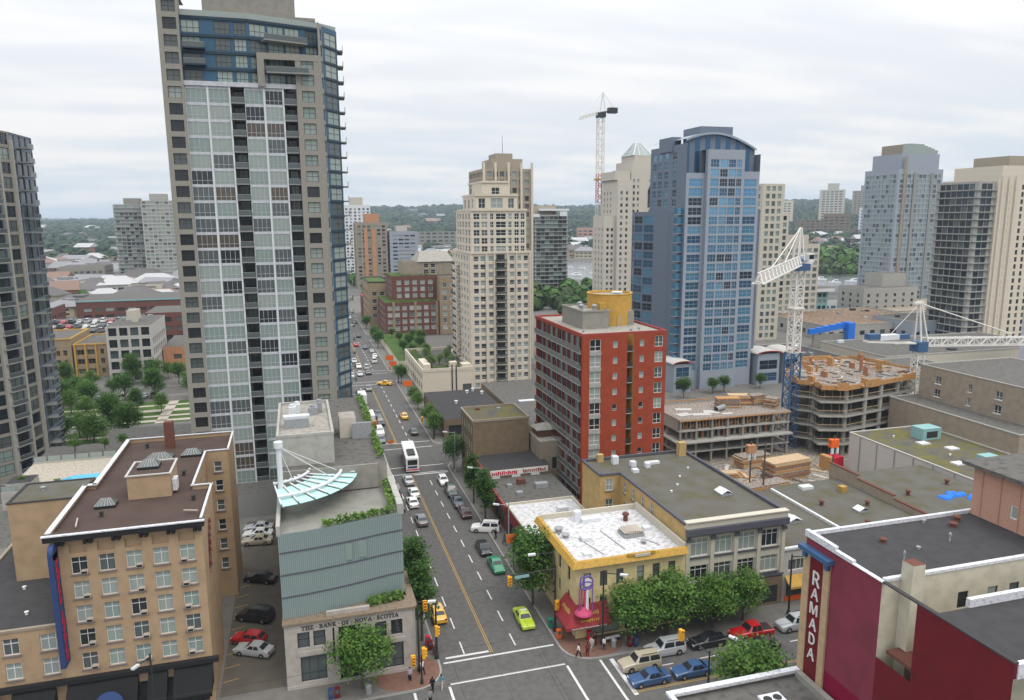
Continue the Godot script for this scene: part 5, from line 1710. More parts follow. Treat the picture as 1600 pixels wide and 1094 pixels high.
func build_shops() -> void:
	# three low shops along the street and the brown walk-up
	var root := thing("red_shop", "low dark red shop with pale flat roof next to the pale yellow building", "shop")
	block(root, Vector2(29.9, -108.0), Vector2(40.9, -91.0), 0.14, 4.9, M.redshop, M.roofwhite, {"w": [[1.0, 0.3, 4.0, 2.6], [6.0, 0.3, 4.0, 2.6], [11.5, 0.3, 4.0, 2.6]]}, 0.2, {"id": "front", "fm": "darkmetal", "xs": [0.33, 0.66]}, ["glassdark"])
	parapet(root, M.creamwall, Vector2(29.8, -108.1), Vector2(41.0, -90.95), 4.901, 0.35, 0.25)
	for q in [[34.5, -99.5, 3.0, 0.8, 1.4], [36.8, -98.0, 2.0, 0.6, 2.0], [32.5, -95.0, 0.8, 0.6, 0.8], [37.5, -103.0, 1.6, 0.9, 1.2]]: roof_box(root, "roof_unit", M.plastic, q[0], 4.9, q[1], q[2], q[3], q[4])
	var mb := MB.new()
	mb.use(M.roofdark)
	mb.box(Vector3(35.6, 4.9, -101.8), Vector3(39.0, 5.4, -100.6))
	obj("duct", mb, root)
	rebase(root, Vector3(35, 0.14, -99.5))
	var aw := thing("green_awning", "dark green awning over the pavement by the red shop", "awning")
	mb = MB.new()
	mb.use(M.signgreen)
	mb.quad(Vector3(28.4, 2.4, -97.0), Vector3(28.4, 2.4, -91.5), Vector3(29.85, 3.3, -91.5), Vector3(29.85, 3.3, -97.0))
	mb.quad(Vector3(28.4, 2.1, -97.0), Vector3(28.4, 2.1, -91.5), Vector3(28.4, 2.4, -91.5), Vector3(28.4, 2.4, -97.0))
	obj("canvas", mb, aw)
	rebase(aw, Vector3(29, 2.1, -94))
	root = thing("patio_shop", "low shop with grey roof patio and red fascia", "shop")
	block(root, Vector2(30.0, -122.5), Vector2(42.5, -108.3), 0.14, 4.0, M.brickred, M.roofgrey, {"w": [[1.2, 0.3, 5.0, 2.6], [7.4, 0.3, 5.2, 2.6]]}, 0.2, {"id": "front", "fm": "darkmetal", "xs": [0.33, 0.66]}, ["glassdark"])
	wall_strip(root, M.redtrim, [Vector2(29.95, -122.5), Vector2(29.95, -108.4)], 3.6, 4.5, 0.3, "fascia")
	for q in [[35.6, -119.0, 1.4, 0.9, 1.0], [33.2, -118.0, 0.8, 0.5, 0.8], [34.0, -114.5, 1.1, 0.4, 0.9], [38.5, -116.5, 2.2, 0.8, 1.2]]: roof_box(root, "roof_unit", M.brickred if q[0] == 35.6 else M.metal, q[0], 4.0, q[1], q[2], q[3], q[4])
	rebase(root, Vector3(36, 0.14, -115.4))
	root = thing("banner_shop", "low dark shop carrying a red and white banner of letters on its wall", "shop")
	block(root, Vector2(30.0, -131.5), Vector2(42.3, -122.7), 0.14, 5.6, M.brownwall, M.roofdark, {"w": [[1.2, 0.3, 6.0, 2.6]]}, 0.2, {"id": "front", "fm": "darkmetal", "xs": [0.33, 0.66]}, ["glassdark"])
	wall_strip(root, M.redtrim, [Vector2(29.95, -131.5), Vector2(29.95, -122.7)], 5.3, 5.9, 0.25, "fascia")
	mb = MB.new()
	mb.use(M.whiteframe)
	mb.box(Vector3(31.0, 4.5, -122.69), Vector3(41.8, 5.5, -122.55))
	var bn := obj("banner", mb, root)
	marks(bn, M.signred, Vector3(33.6, 5.0, -122.53), Vector3.RIGHT, Vector3.UP, 4.8, 0.85, 13)
	marks(bn, M.redtrim, Vector3(39.2, 5.0, -122.53), Vector3.RIGHT, Vector3.UP, 4.4, 0.7, 11)
	for x in [31.2, 35.0, 38.6]:
		mb = MB.new()
		mb.use(M.whiteframe)
		mb.box(Vector3(x, 4.02, -122.69), Vector3(x + 1.6, 4.45, -122.6))
		obj("notice", mb, root)
	rebase(root, Vector3(36, 0.14, -127))
	root = thing("walk_up", "brown three storey walk-up with blank side wall and mossy roof", "building")
	block(root, Vector2(30.0, -142.0), Vector2(41.0, -131.6), 0.14, 12.2, M.brownwall, M.roofmoss, {"w": grid(even(5, 0.9, 1.95, 0.7), [[9.3, 1.7], [6.2, 1.7], [3.4, 1.7]])}, 0.15, {"id": "walk", "ys": [0.5]}, ["glasspale", "glasscurtain"], false, 0.1)
	parapet(root, M.taupewall, Vector2(29.9, -142.1), Vector2(41.1, -131.5), 12.1, 0.45, 0.28)
	roof_box(root, "roof_hatch", M.brickred, 33.0, 12.1, -140.5, 0.9, 0.4, 0.5)
	roof_box(root, "roof_hatch", M.metal, 37.0, 12.1, -139.0, 0.7, 0.6, 0.7)
	rebase(root, Vector3(35.5, 0.14, -136.8))
	root = thing("side_house", "grey side house with pale hipped roof behind the brown walk-up", "house")
	block(root, Vector2(41.4, -133.0), Vector2(46.5, -126.0), 0.14, 9.0, M.taupewall, M.roofpale, {"s": [[2.4, 3.5, 0.9, 2.2]]}, 0.12, {"id": "sideh", "fm": "darkmetal", "ys": [0.5]}, ["glassdark"])
	mb = MB.new()
	mb.use(M.roofpale)
	var c := Vector3(44.0, 11.4, -130.5)
	var cs := [Vector3(41.6, 10.4, -128.4), Vector3(46.4, 10.4, -128.4), Vector3(46.4, 10.4, -132.8), Vector3(41.6, 10.4, -132.8)]
	for j in 4: mb.tri(cs[j], cs[(j + 1) % 4], c)
	mb.use(M.brickred)
	mb.box(Vector3(42.0, 9.0, -132.4), Vector3(46.0, 10.39, -128.8))
	obj("hipped_roof", mb, root)
	rebase(root, Vector3(44, 0.14, -129.5))
	root = thing("dark_shop_row", "long low building with dark flat roof across the side street", "building")
	block(root, Vector2(30.3, -190.0), Vector2(46.0, -162.0), 0.14, 4.6, M.brownwall, M.roofdark, {"s": [[1.0, 0.6, 5.0, 2.4], [8.0, 0.6, 5.0, 2.4]]}, 0.2, {"id": "front", "fm": "darkmetal", "xs": [0.33, 0.66]}, ["glassdark"])
	for q in [[41.0, -186.0], [43.0, -188.0], [44.5, -184.0], [36.0, -176.0]]: roof_vent(root, q[0], q[1], 4.6, 0.9, 0.35, M.plastic)
	rebase(root, Vector3(38, 0.14, -176))
	root = thing("low_warehouse", "low brown warehouse with patched grey roof between the brown walk-up and the cream tower", "building")
	block(root, Vector2(47.0, -195.0), Vector2(80.0, -147.0), 0.14, 5.0, M.brownwall, M.roofgrey, {})
	block(root, Vector2(47.0, -141.0), Vector2(64.0, -134.0), 0.14, 5.0, M.brownwall, M.roofgrey, {})
	for q in [[56.0, -165.0, 5.0], [62.0, -158.0, 7.0], [53.0, -172.0, 4.0]]: roof_box(root, "roof_panel", M.flashing, q[0], 5.0, q[1], q[2], 0.15, 1.6)
	rebase(root, Vector3(60, 0.14, -168))

func build_red_apartments() -> void:
	var root := thing("apartment_block", "orange red ten storey apartment block with yellow drum on its roof", "building")
	var x0 := 45.0
	var x1 := 60.3
	var z0 := -139.5
	var z1 := -114.0
	var H := 30.4
	var f := 2.72
	var mb := MB.new()
	# front wall: orange with a column of big windows at the corner, small ones, the yellow slot and a second pair
	var rows := []
	for j in 11: rows.append(j * f + 0.4)
	var big := []
	var small := []
	var w1 := []
	for y in rows:
		big.append([1.2, y, 2.0, 2.0])
		small.append([5.4, y + 0.4, 0.85, 1.15])
	var o := Vector3(x0, 0.14, z1)
	wall_mesh(mb, M.orange, o, Vector3.RIGHT, 8.0, H, big + small, 0.18)
	var o2 := Vector3(x0 + 9.2, 0.14, z1)
	var s2 := []
	var b2 := []
	for y in rows:
		s2.append([1.1, y + 0.4, 0.85, 1.15])
		b2.append([3.9, y + 0.2, 1.55, 1.9])
	wall_mesh(mb, M.orange, o2, Vector3.RIGHT, x1 - x0 - 9.2, H, s2 + b2, 0.18)
	mb.use(M.mustard)
	mb.quad(Vector3(x0 + 9.2, 0.14, z1 - 2.5), Vector3(x0 + 9.2, 0.14, z1), Vector3(x0 + 9.2, H, z1), Vector3(x0 + 9.2, H, z1 - 2.5))
	mb.quad(Vector3(x0 + 8.0, 0.14, z1 - 2.5), Vector3(x0 + 9.2, 0.14, z1 - 2.5), Vector3(x0 + 9.2, H, z1 - 2.5), Vector3(x0 + 8.0, H, z1 - 2.5))
	mb.use(M.orange)
	mb.quad(Vector3(x0 + 8.0, 0.14, z1), Vector3(x0 + 8.0, 0.14, z1 - 2.5), Vector3(x0 + 8.0, H, z1 - 2.5), Vector3(x0 + 8.0, H, z1))
	mb.quad(Vector3(x1, 0.14, z1), Vector3(x1, 0.14, z0), Vector3(x1, H, z0), Vector3(x1, H, z1))
	mb.quad(Vector3(x1, 0.14, z0), Vector3(x0, 0.14, z0), Vector3(x0, H, z0), Vector3(x1, H, z0))
	obj("wall", mb, root)
	var stb := {"id": "redbig", "f": 0.09, "bar": 0.07, "xs": [0.5], "ys": [0.38], "xtop": 1.0}
	windows(root, o, Vector3.RIGHT, big, 0.18, stb, ["glasspale", "glassmid", "glassdark", "glassgreenb"])
	windows(root, o, Vector3.RIGHT, small, 0.18, {"id": "redsm", "f": 0.06, "ys": [0.25]}, ["glasspale", "glassdark", "glasspale"])
	windows(root, o2, Vector3.RIGHT, s2, 0.18, {"id": "redsm", "f": 0.06, "ys": [0.25]}, ["glasspale", "glassdark", "glasspale"])
	windows(root, o2, Vector3.RIGHT, b2, 0.18, stb, ["glasspale", "glassmid", "glassdark"])
	for j in 11:
		var y: float = rows[j]
		mb = MB.new()
		mb.use(M.slabgrey)
		if j < 10: mb.box(Vector3(x0 + 1.15, y + 2.14, z1 + 0.0), Vector3(x0 + 3.25, y + f + 0.14, z1 + 0.08))
		if j < 10: obj("spandrel", mb, root)
		mb = MB.new()
		mb.use(M.slabgrey)
		mb.box(Vector3(x0 + 8.01, y - 0.35, z1 - 2.4), Vector3(x0 + 9.19, y - 0.2, z1 - 0.2))
		mb.use(M.darkmetal)
		mb.box(Vector3(x0 + 8.01, y - 0.2, z1 - 0.28), Vector3(x0 + 9.0, y + 0.75, z1 - 0.25))
		obj("landing", mb, root)
	# street side: slabs, dividers and dark glazing behind railings
	mb = MB.new()
	var D := z1 - z0
	var nb := 9
	var bw := (D - 0.6) / nb
	for j in 11:
		var y: float = rows[j] - 0.3
		var sl := MB.new()
		sl.use(M.slabgrey)
		sl.box(Vector3(x0 - 0.35, y - 0.08, z0), Vector3(x0 + 1.0, y + 0.1, z1 - 0.61))
		obj("balcony_slab", sl, root)
		for i in nb:
			var z := z0 + i * bw
			var g := MB.new()
			g.use(glass_pick(["glassdark", "glassdark", "glassmid", "glassgreen", "glassgreenb"]))
			g.quad(Vector3(x0 + 0.9, y + 0.12, z + 0.45), Vector3(x0 + 0.9, y + 0.12, z + bw - 0.2), Vector3(x0 + 0.9, y + f - 0.2, z + bw - 0.2), Vector3(x0 + 0.9, y + f - 0.2, z + 0.45))
			g.use(M.whiteframe)
			g.box(Vector3(x0 + 0.85, y + 0.12, z + bw * 0.5), Vector3(x0 + 0.89, y + f - 0.2, z + bw * 0.5 + 0.06))
			obj("balcony_door", g, root)
			var rl := MB.new()
			rl.use(M.railglass)
			rl.box(Vector3(x0 - 0.32, y + 0.12, z + 0.08), Vector3(x0 - 0.3, y + 1.0, z + bw - 0.05))
			rl.use(M.metal)
			rl.box(Vector3(x0 - 0.34, y + 1.0, z), Vector3(x0 - 0.28, y + 1.05, z + bw))
			obj("balcony_railing", rl, root)
	mb.use(M.redtrim)
	for i in nb + 1:
		var z := z0 + i * bw
		mb.box(Vector3(x0 + 0.62, 0.14, z - 0.04), Vector3(x0 + 0.95, H - 0.5, z + 0.12))
	mb.use(M.slabdark)
	mb.quad(Vector3(x0 + 0.95, 0.14, z0), Vector3(x0 + 0.95, 0.14, z1), Vector3(x0 + 0.95, H, z1), Vector3(x0 + 0.95, H, z0))
	obj("divider_wall", mb, root)
	mb = MB.new()
	mb.use(M.orange)
	mb.box(Vector3(x0 - 0.1, 0.14, z1 - 0.6), Vector3(x0 + 0.99, H, z1 - 0.01))
	mb.box(Vector3(x0 - 0.2, H - 0.35, z0), Vector3(x0 + 0.94, H - 0.001, z1 - 0.61))
	obj("corner_wall", mb, root)
	mb = MB.new()
	mb.use(M.roofpale)
	mb.cap(PackedVector2Array([Vector2(x0, z1), Vector2(x0 + 8.0, z1), Vector2(x0 + 8.0, z1 - 2.5), Vector2(x0 + 9.2, z1 - 2.5), Vector2(x0 + 9.2, z1), Vector2(x1, z1), Vector2(x1, z0), Vector2(x0, z0)]), H)
	obj("roof", mb, root)
	parapet(root, M.redtrim, Vector2(x0 - 0.2, z0), Vector2(x1 + 0.02, z1 + 0.02), H + 0.001, 0.35, 0.3)
	plain_box(root, "lift_housing", M.concrete, Vector3(47.6, H, -131.5), Vector3(52.6, H + 3.0, -121.0), M.roofpale)
	parapet(root, M.concrete, Vector2(47.5, -131.6), Vector2(52.7, -120.9), H + 3.001, 0.3, 0.25)
	plain_box(root, "plant_room", M.concrete, Vector3(56.6, H, -131.0), Vector3(58.6, H + 2.6, -123.5), M.roofpale)
	mb = MB.new()
	mb.use(M.mustard)
	mb.cyl(Vector3(55.2, H, -127.0), Vector3(55.2, H + 5.6, -127.0), 4.1, 4.1, 40, false)
	mb.use(M.roofpale)
	mb.cyl(Vector3(55.2, H + 4.9, -127.0), Vector3(55.2, H + 5.3, -127.0), 4.0, 4.0, 40)
	mb.use(M.mustard)
	mb.lathe([[4.1, 5.55], [4.2, 5.6], [4.2, 5.75], [3.85, 5.75], [3.85, 5.3]], Vector3(55.2, H, -127.0), 40)
	var dr := obj("roof_drum", mb, root)
	mb = MB.new()
	mb.use(M.goldtrim)
	mb.box(Vector3(51.6, H + 2.2, -124.6), Vector3(52.9, H + 4.3, -122.7))
	mb.use(M.ochrewall)
	mb.box(Vector3(55.0, H, -123.0), Vector3(56.0, H + 2.0, -122.8))
	obj("door_housing", mb, dr)
	roof_vent(root, 56.5, -126.5, H + 5.3, 0.7, 0.8, M.plastic)
	for q in [[48.5, -124.0], [49.8, -128.0], [50.6, -123.0]]: roof_vent(root, q[0], q[1], H + 3.0, 1.2, 0.4, M.metal)
	for q in [[57.0, -118.0], [46.6, -118.0], [55.0, -117.0]]: roof_vent(root, q[0], q[1], H, 0.5, 0.2, M.metal)
	rebase(root, Vector3(52.6, 0.14, -126.7))

# ---------------------------------------------------------------- towers further along
func build_blue_tower() -> void:
	var root := thing("apartment_tower", "blue glass apartment tower with arched top and grey blue piers", "tower")
	var gs := ["glassblue", "glassblueb", "glassbluec", "glassblue", "glassblueb", "glassnavy"]
	var f := 2.62
	var Z := -190.0
	var st := {"id": "blueg", "fm": "bluewall", "f": 0.08, "bar": 0.09, "xs": [0.33, 0.66], "ys": [0.5]}
	var mb := MB.new()
	# [x0, x1, top, z forward]
	for b in [[105.0, 110.8, 61.5, 0.0, [[0.9, 4.2]]], [110.8, 122.4, 67.8, 1.4, [[0.9, 2.6], [3.9, 2.4], [6.6, 2.2], [9.1, 1.6]]], [122.4, 128.3, 62.0, 0.0, [[0.8, 4.2]]]]:
		var o := Vector3(b[0], 0.14, Z + b[3])
		var rows := []
		var y := 5.4
		while y + 2.3 < b[2]:
			rows.append([y, 2.1])
			y += f
		var ops := grid(b[4], rows)
		wall_mesh(mb, M.bluewall, o, Vector3.RIGHT, b[1] - b[0], b[2], ops, 0.15)
		windows(root, o, Vector3.RIGHT, ops, 0.15, st, gs)
		mb.quad(o + Vector3(0, 0, -b[3]), o, o + Vector3(0, b[2], 0), o + Vector3(0, b[2], -b[3]))
		mb.use(M.bluewall)
		mb.quad(o + Vector3(0, b[2], 0), o + Vector3(b[1] - b[0], b[2], 0), o + Vector3(b[1] - b[0], b[2], -6), o + Vector3(0, b[2], -6))
		mb.quad(o + Vector3(b[1] - b[0], 0, 0), o + Vector3(b[1] - b[0], 0, -2), o + Vector3(b[1] - b[0], b[2], -2), o + Vector3(b[1] - b[0], b[2], 0))
	# west face and back
	var wr := []
	var y2 := 52.5
	while y2 + 2.4 < 69.0:
		wr.append([y2, 2.0])
		y2 += f
	var wops := grid([[1.5, 2.4], [5.0, 2.4], [9.0, 2.4], [14.0, 2.4]], wr)
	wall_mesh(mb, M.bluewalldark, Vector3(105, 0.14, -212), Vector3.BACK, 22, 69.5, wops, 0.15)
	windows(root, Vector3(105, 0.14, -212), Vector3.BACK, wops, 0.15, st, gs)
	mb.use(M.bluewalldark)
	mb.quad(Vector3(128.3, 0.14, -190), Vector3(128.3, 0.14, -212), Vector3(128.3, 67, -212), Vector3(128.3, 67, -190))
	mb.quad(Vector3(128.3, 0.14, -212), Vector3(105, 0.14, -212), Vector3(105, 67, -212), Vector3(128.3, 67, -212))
	obj("wall", mb, root)
	# the set back upper part under the arch
	mb = MB.new()
	var n := 14
	for j in n:
		var t0 := float(j) / n
		var t1 := float(j + 1) / n
		var xa := lerpf(105.5, 128.0, t0)
		var xb := lerpf(105.5, 128.0, t1)
		var ya := 67.5 + 5.4 * sin(PI * lerpf(0.22, 0.93, t0))
		var yb := 67.5 + 5.4 * sin(PI * lerpf(0.22, 0.93, t1))
		mb.use(M.bluewalldark if j % 2 else M.glassblueb)
		mb.quad(Vector3(xa, 60, -192.5), Vector3(xb, 60, -192.5), Vector3(xb, yb, -192.5), Vector3(xa, ya, -192.5))
		mb.use(M.bluewall)
		mb.quad(Vector3(xa, ya, -191.6), Vector3(xb, yb, -191.6), Vector3(xb, yb, -212), Vector3(xa, ya, -212))
		mb.quad(Vector3(xa, ya - 0.6, -191.6), Vector3(xb, yb - 0.6, -191.6), Vector3(xb, yb, -191.6), Vector3(xa, ya, -191.6))
	obj("arched_roof", mb, root)
	plain_box(root, "plant_room", M.bluewalldark, Vector3(113.5, 68, -208), Vector3(124.0, 75.2, -198), M.roofgrey)
	plain_box(root, "stair_tower", M.bluewalldark, Vector3(104.6, 68, -206), Vector3(107.4, 72.0, -198), M.roofgrey)
	# lower curved wing
	var pts := [Vector2(105.0, -214.0), Vector2(101.6, -217.0), Vector2(100.4, -213.0), Vector2(101.2, -208.5), Vector2(103.2, -205.0), Vector2(104.95, -199.0)]
	mb = MB.new()
	for j in range(1, pts.size() - 1):
		var d: Vector2 = pts[j + 1] - pts[j]
		var r := Vector3(d.x, 0, d.y).normalized()
		var rows := []
		for i in 18: rows.append([3.0 + i * f, 2.15])
		var ops := [] if j == 4 else grid([[0.3, d.length() - 0.6]], rows)
		wall_mesh(mb, M.bluewalldark, Vector3(pts[j].x, 0.14, pts[j].y), r, d.length(), 51.0, ops, 0.12)
		if ops.size(): windows(root, Vector3(pts[j].x, 0.14, pts[j].y), r, ops, 0.12, {"id": "bluec", "fm": "bluewalldark", "f": 0.07, "bar": 0.08, "xs": [0.5], "ys": [0.5]}, ["glassblueb", "glassblue", "glassnavy"])
	mb.use(M.bluewalldark)
	mb.cap(PackedVector2Array(pts), 51.1)
	obj("wing_wall", mb, root)
	for i in 19:
		mb = MB.new()
		mb.use(M.bluewall)
		mb.box(Vector3(103.4, 3.0 + i * f, -193.6), Vector3(105.0, 3.18 + i * f, -191.2))
		mb.use(M.glassblue)
		mb.box(Vector3(103.4, 3.18 + i * f, -193.6), Vector3(103.45, 4.9 + i * f, -191.2)); mb.box(Vector3(103.46, 3.18 + i * f, -191.24), Vector3(105.0, 4.9 + i * f, -191.2))
		obj("balcony", mb, root)
	plain_box(root, "side_wing", M.bluewalldark, Vector3(128.35, 0.14, -210), Vector3(131.2, 51.5, -193), M.roofgrey)
	# podium pavilions with red arched roofs
	for e in [[101.0, 106.5, -186.0, 8.5], [129.5, 137.0, -188.0, 9.5], [138.5, 144.0, -188.0, 9.5]]:
		block(root, Vector2(e[0], e[2] - 8), Vector2(e[1], e[2]), 0.14, e[3], M.bluewall, M.roofgrey, {"s": grid([[0.7, e[1] - e[0] - 1.4]], [[1.0, 2.6], [4.6, 2.8]])}, 0.15, {"id": "pav", "fm": "bluewall", "xs": [0.5], "ys": [0.5]}, ["glassnavy", "glassblueb"])
		mb = MB.new()
		mb.use(M.redtrim)
		for j in 8:
			var t0 := PI * j / 8
			var t1 := PI * (j + 1) / 8
			var xc: float = (e[0] + e[1]) / 2
			var hw: float = (e[1] - e[0]) / 2 + 0.6
			var p0 := Vector3(xc - cos(t0) * hw, e[3] + 0.1 + sin(t0) * 0.9, e[2] + 0.6)
			var p1 := Vector3(xc - cos(t1) * hw, e[3] + 0.1 + sin(t1) * 0.9, e[2] + 0.6)
			mb.use(M.redtrim)
			mb.quad(p0 - Vector3(0, 0.35, 0), p1 - Vector3(0, 0.35, 0), p1, p0)
			mb.use(M.whiteplaster)
			mb.quad(p0, p1, p1 - Vector3(0, 0, 9), p0 - Vector3(0, 0, 9))
		obj("arched_canopy", mb, root)
	rebase(root, Vector3(116, 0.14, -200))

func build_cream_tower() -> void:
	var root := thing("apartment_tower", "cream apartment tower with stepped top and curved balcony column", "tower")
	var f := 2.3
	var gs := ["glassmid", "glassdark", "glasspale", "glassmid", "glassgreen"]
	var st := {"id": "cream", "fm": "whiteframe", "f": 0.07, "bar": 0.06, "ys": [0.35]}
	var rows := []
	for j in 17: rows.append([0.5 + j * f, 1.45])
	var wcols := even(6, 1.4, 3.8, 1.5)
	block(root, Vector2(47.2, -232), Vector2(65.3, -208), 0.14, 39.6, M.creamtower, M.roofpale, {"s": grid([[1.2, 1.5], [3.2, 1.5], [5.6, 1.4], [11.9, 1.4], [14.0, 1.4], [16.1, 1.4]], rows), "w": grid(wcols, rows)}, 0.18, st, gs)
	# piers between the window columns
	for x in [47.3, 51.9, 54.3, 58.2, 60.9, 65.0]:
		var p := MB.new()
		p.use(M.creamtower)
		p.box(Vector3(x, 0.14, -208.0), Vector3(x + 0.4, 40.0, -207.6))
		obj("pier", p, root)
	# curved balconies
	for j in 17:
		var mb := MB.new()
		mb.use(M.creamtower)
		var y := 0.3 + j * f
		mb.cyl(Vector3(56.4, y, -208.2), Vector3(56.4, y + 0.16, -208.2), 1.9, 1.9, 18)
		mb.use(M.glassmid)
		mb.cyl(Vector3(56.4, y + 0.16, -208.2), Vector3(56.4, y + 0.85, -208.2), 1.85, 1.85, 18, false)
		mb.use(M.glassdark)
		mb.cyl(Vector3(56.4, y + 0.16, -208.4), Vector3(56.4, y + f - 0.05, -208.4), 1.35, 1.35, 14, false)
		obj("balcony", mb, root)
	for j in 15:
		var mb := MB.new()
		mb.use(M.creamtower)
		var y := 3.5 + j * f
		mb.box(Vector3(45.6, y, -226.0), Vector3(47.19, y + 0.16, -221.0))
		mb.use(M.darkmetal)
		mb.box(Vector3(45.6, y + 0.16, -226.0), Vector3(45.65, y + 0.9, -221.0))
		obj("side_balcony", mb, root)
	var ug := ["glassdark", "glassmid", "glasspale", "glassdark"]
	var us := {"id": "creamup", "fm": "whiteframe", "f": 0.08, "bar": 0.08, "xs": [0.5], "ys": [0.5]}
	var r2 := []
	for j in 5: r2.append([0.4 + j * f, 1.7])
	block(root, Vector2(48.2, -230), Vector2(64.6, -209.5), 39.6, 51.6, M.creamtower, M.roofpale, {"s": grid([[0.7, 1.8], [3.0, 1.8], [5.6, 1.0], [7.3, 3.0], [11.0, 1.0], [12.8, 1.4], [14.7, 1.2]], r2), "w": grid([[1.5, 2.0], [5.0, 2.0], [9.0, 2.0], [13.0, 2.0], [17.0, 2.0]], r2)}, 0.2, us, ug)
	block(root, Vector2(50.0, -228), Vector2(62.4, -211), 51.6, 55.8, M.creamtower, M.roofpale, {"s": grid([[0.8, 2.0], [4.4, 3.6], [9.6, 1.8]], [[0.8, 2.8]]), "w": grid([[2.0, 2.0], [7.0, 2.0], [12.0, 2.0]], [[0.8, 2.6]])}, 0.2, us, ug)
	block(root, Vector2(52.4, -226), Vector2(60.4, -213), 55.8, 59.6, M.creamtower, M.roofpale, {"s": grid([[2.8, 2.4]], [[0.3, 2.2]])}, 0.2, us, ug)
	for e in [[47.0, 65.5, -207.9, 39.61], [48.1, 64.7, -209.4, 51.61], [49.9, 62.5, -210.9, 55.81], [52.3, 60.5, -212.9, 59.61]]:
		var mb := MB.new()
		mb.use(M.creamtower)
		mb.box(Vector3(e[0], e[3], e[2] - 0.5), Vector3(e[1], e[3] + 0.6, e[2] + 0.2))
		mb.box(Vector3(e[0], e[3], e[2] - 18.0), Vector3(e[0] + 0.6, e[3] + 0.6, e[2] - 0.51))
		obj("parapet", mb, root)
	rebase(root, Vector3(56, 0.14, -220))

func far_tower(label: String, lo: Vector2, hi: Vector2, h: float, wm, gs: Array, f: float, pitch: float, ww: float, wh: float, extra := [], cat := "tower", side := "w", group := "") -> Node3D:
	# a distant block: facades with real openings, the panes joined; extra = upper boxes [x0, z0, x1, z1, y0, y1]
	var root := thing("distant_tower" if cat == "tower" else "distant_building", label, cat, Vector3.ZERO, 0.0, group)
	var faces := {}
	for s in ["s", side]:
		var w := hi.x - lo.x if s == "s" else hi.y - lo.y
		var n := maxi(1, int((w - 0.6) / pitch))
		var m := (w - n * pitch) / 2 + (pitch - ww) / 2
		var rows := []
		var y := 1.2
		while y + wh < h - 0.5:
			rows.append([y, wh])
			y += f
		faces[s] = grid(even(n, m, pitch, ww), rows)
	block(root, lo, hi, 0.05, h, wm, M.roofgrey, faces, 0.25, {}, gs, true)
	for e in extra:
		plain_box(root, "roof_block", e[6] if e.size() > 6 else wm, Vector3(e[0], e[4], e[1]), Vector3(e[2], e[5], e[3]), M.roofgrey)
	rebase(root, Vector3((lo.x + hi.x) / 2, 0.05, (lo.y + hi.y) / 2))
	return root

func slab_bands(root: Node3D, lo: Vector2, hi: Vector2, f: float, h: float, m, side := "w", out := 0.7) -> void:
	# projecting floor slabs (balcony bands) round two faces; local to the tower's base
	var mb := MB.new()
	mb.use(m)
	var y := 0.9
	var c := Vector3((lo.x + hi.x) / 2, 0.05, (lo.y + hi.y) / 2)
	while y < h:
		mb.box(Vector3(lo.x - (out if side == "w" else 0.0), y, hi.y - 0.1) - c, Vector3(hi.x + (out if side == "e" else 0.0), y + 0.35, hi.y + out) - c)
		if side == "w": mb.box(Vector3(lo.x - out, y, lo.y) - c, Vector3(lo.x + 0.1, y + 0.35, hi.y - 0.11) - c)
		else: mb.box(Vector3(hi.x - 0.1, y, lo.y) - c, Vector3(hi.x + out, y + 0.35, hi.y - 0.11) - c)
		y += f
	obj("balcony_bands", mb, root).set_meta("kind", "stuff")

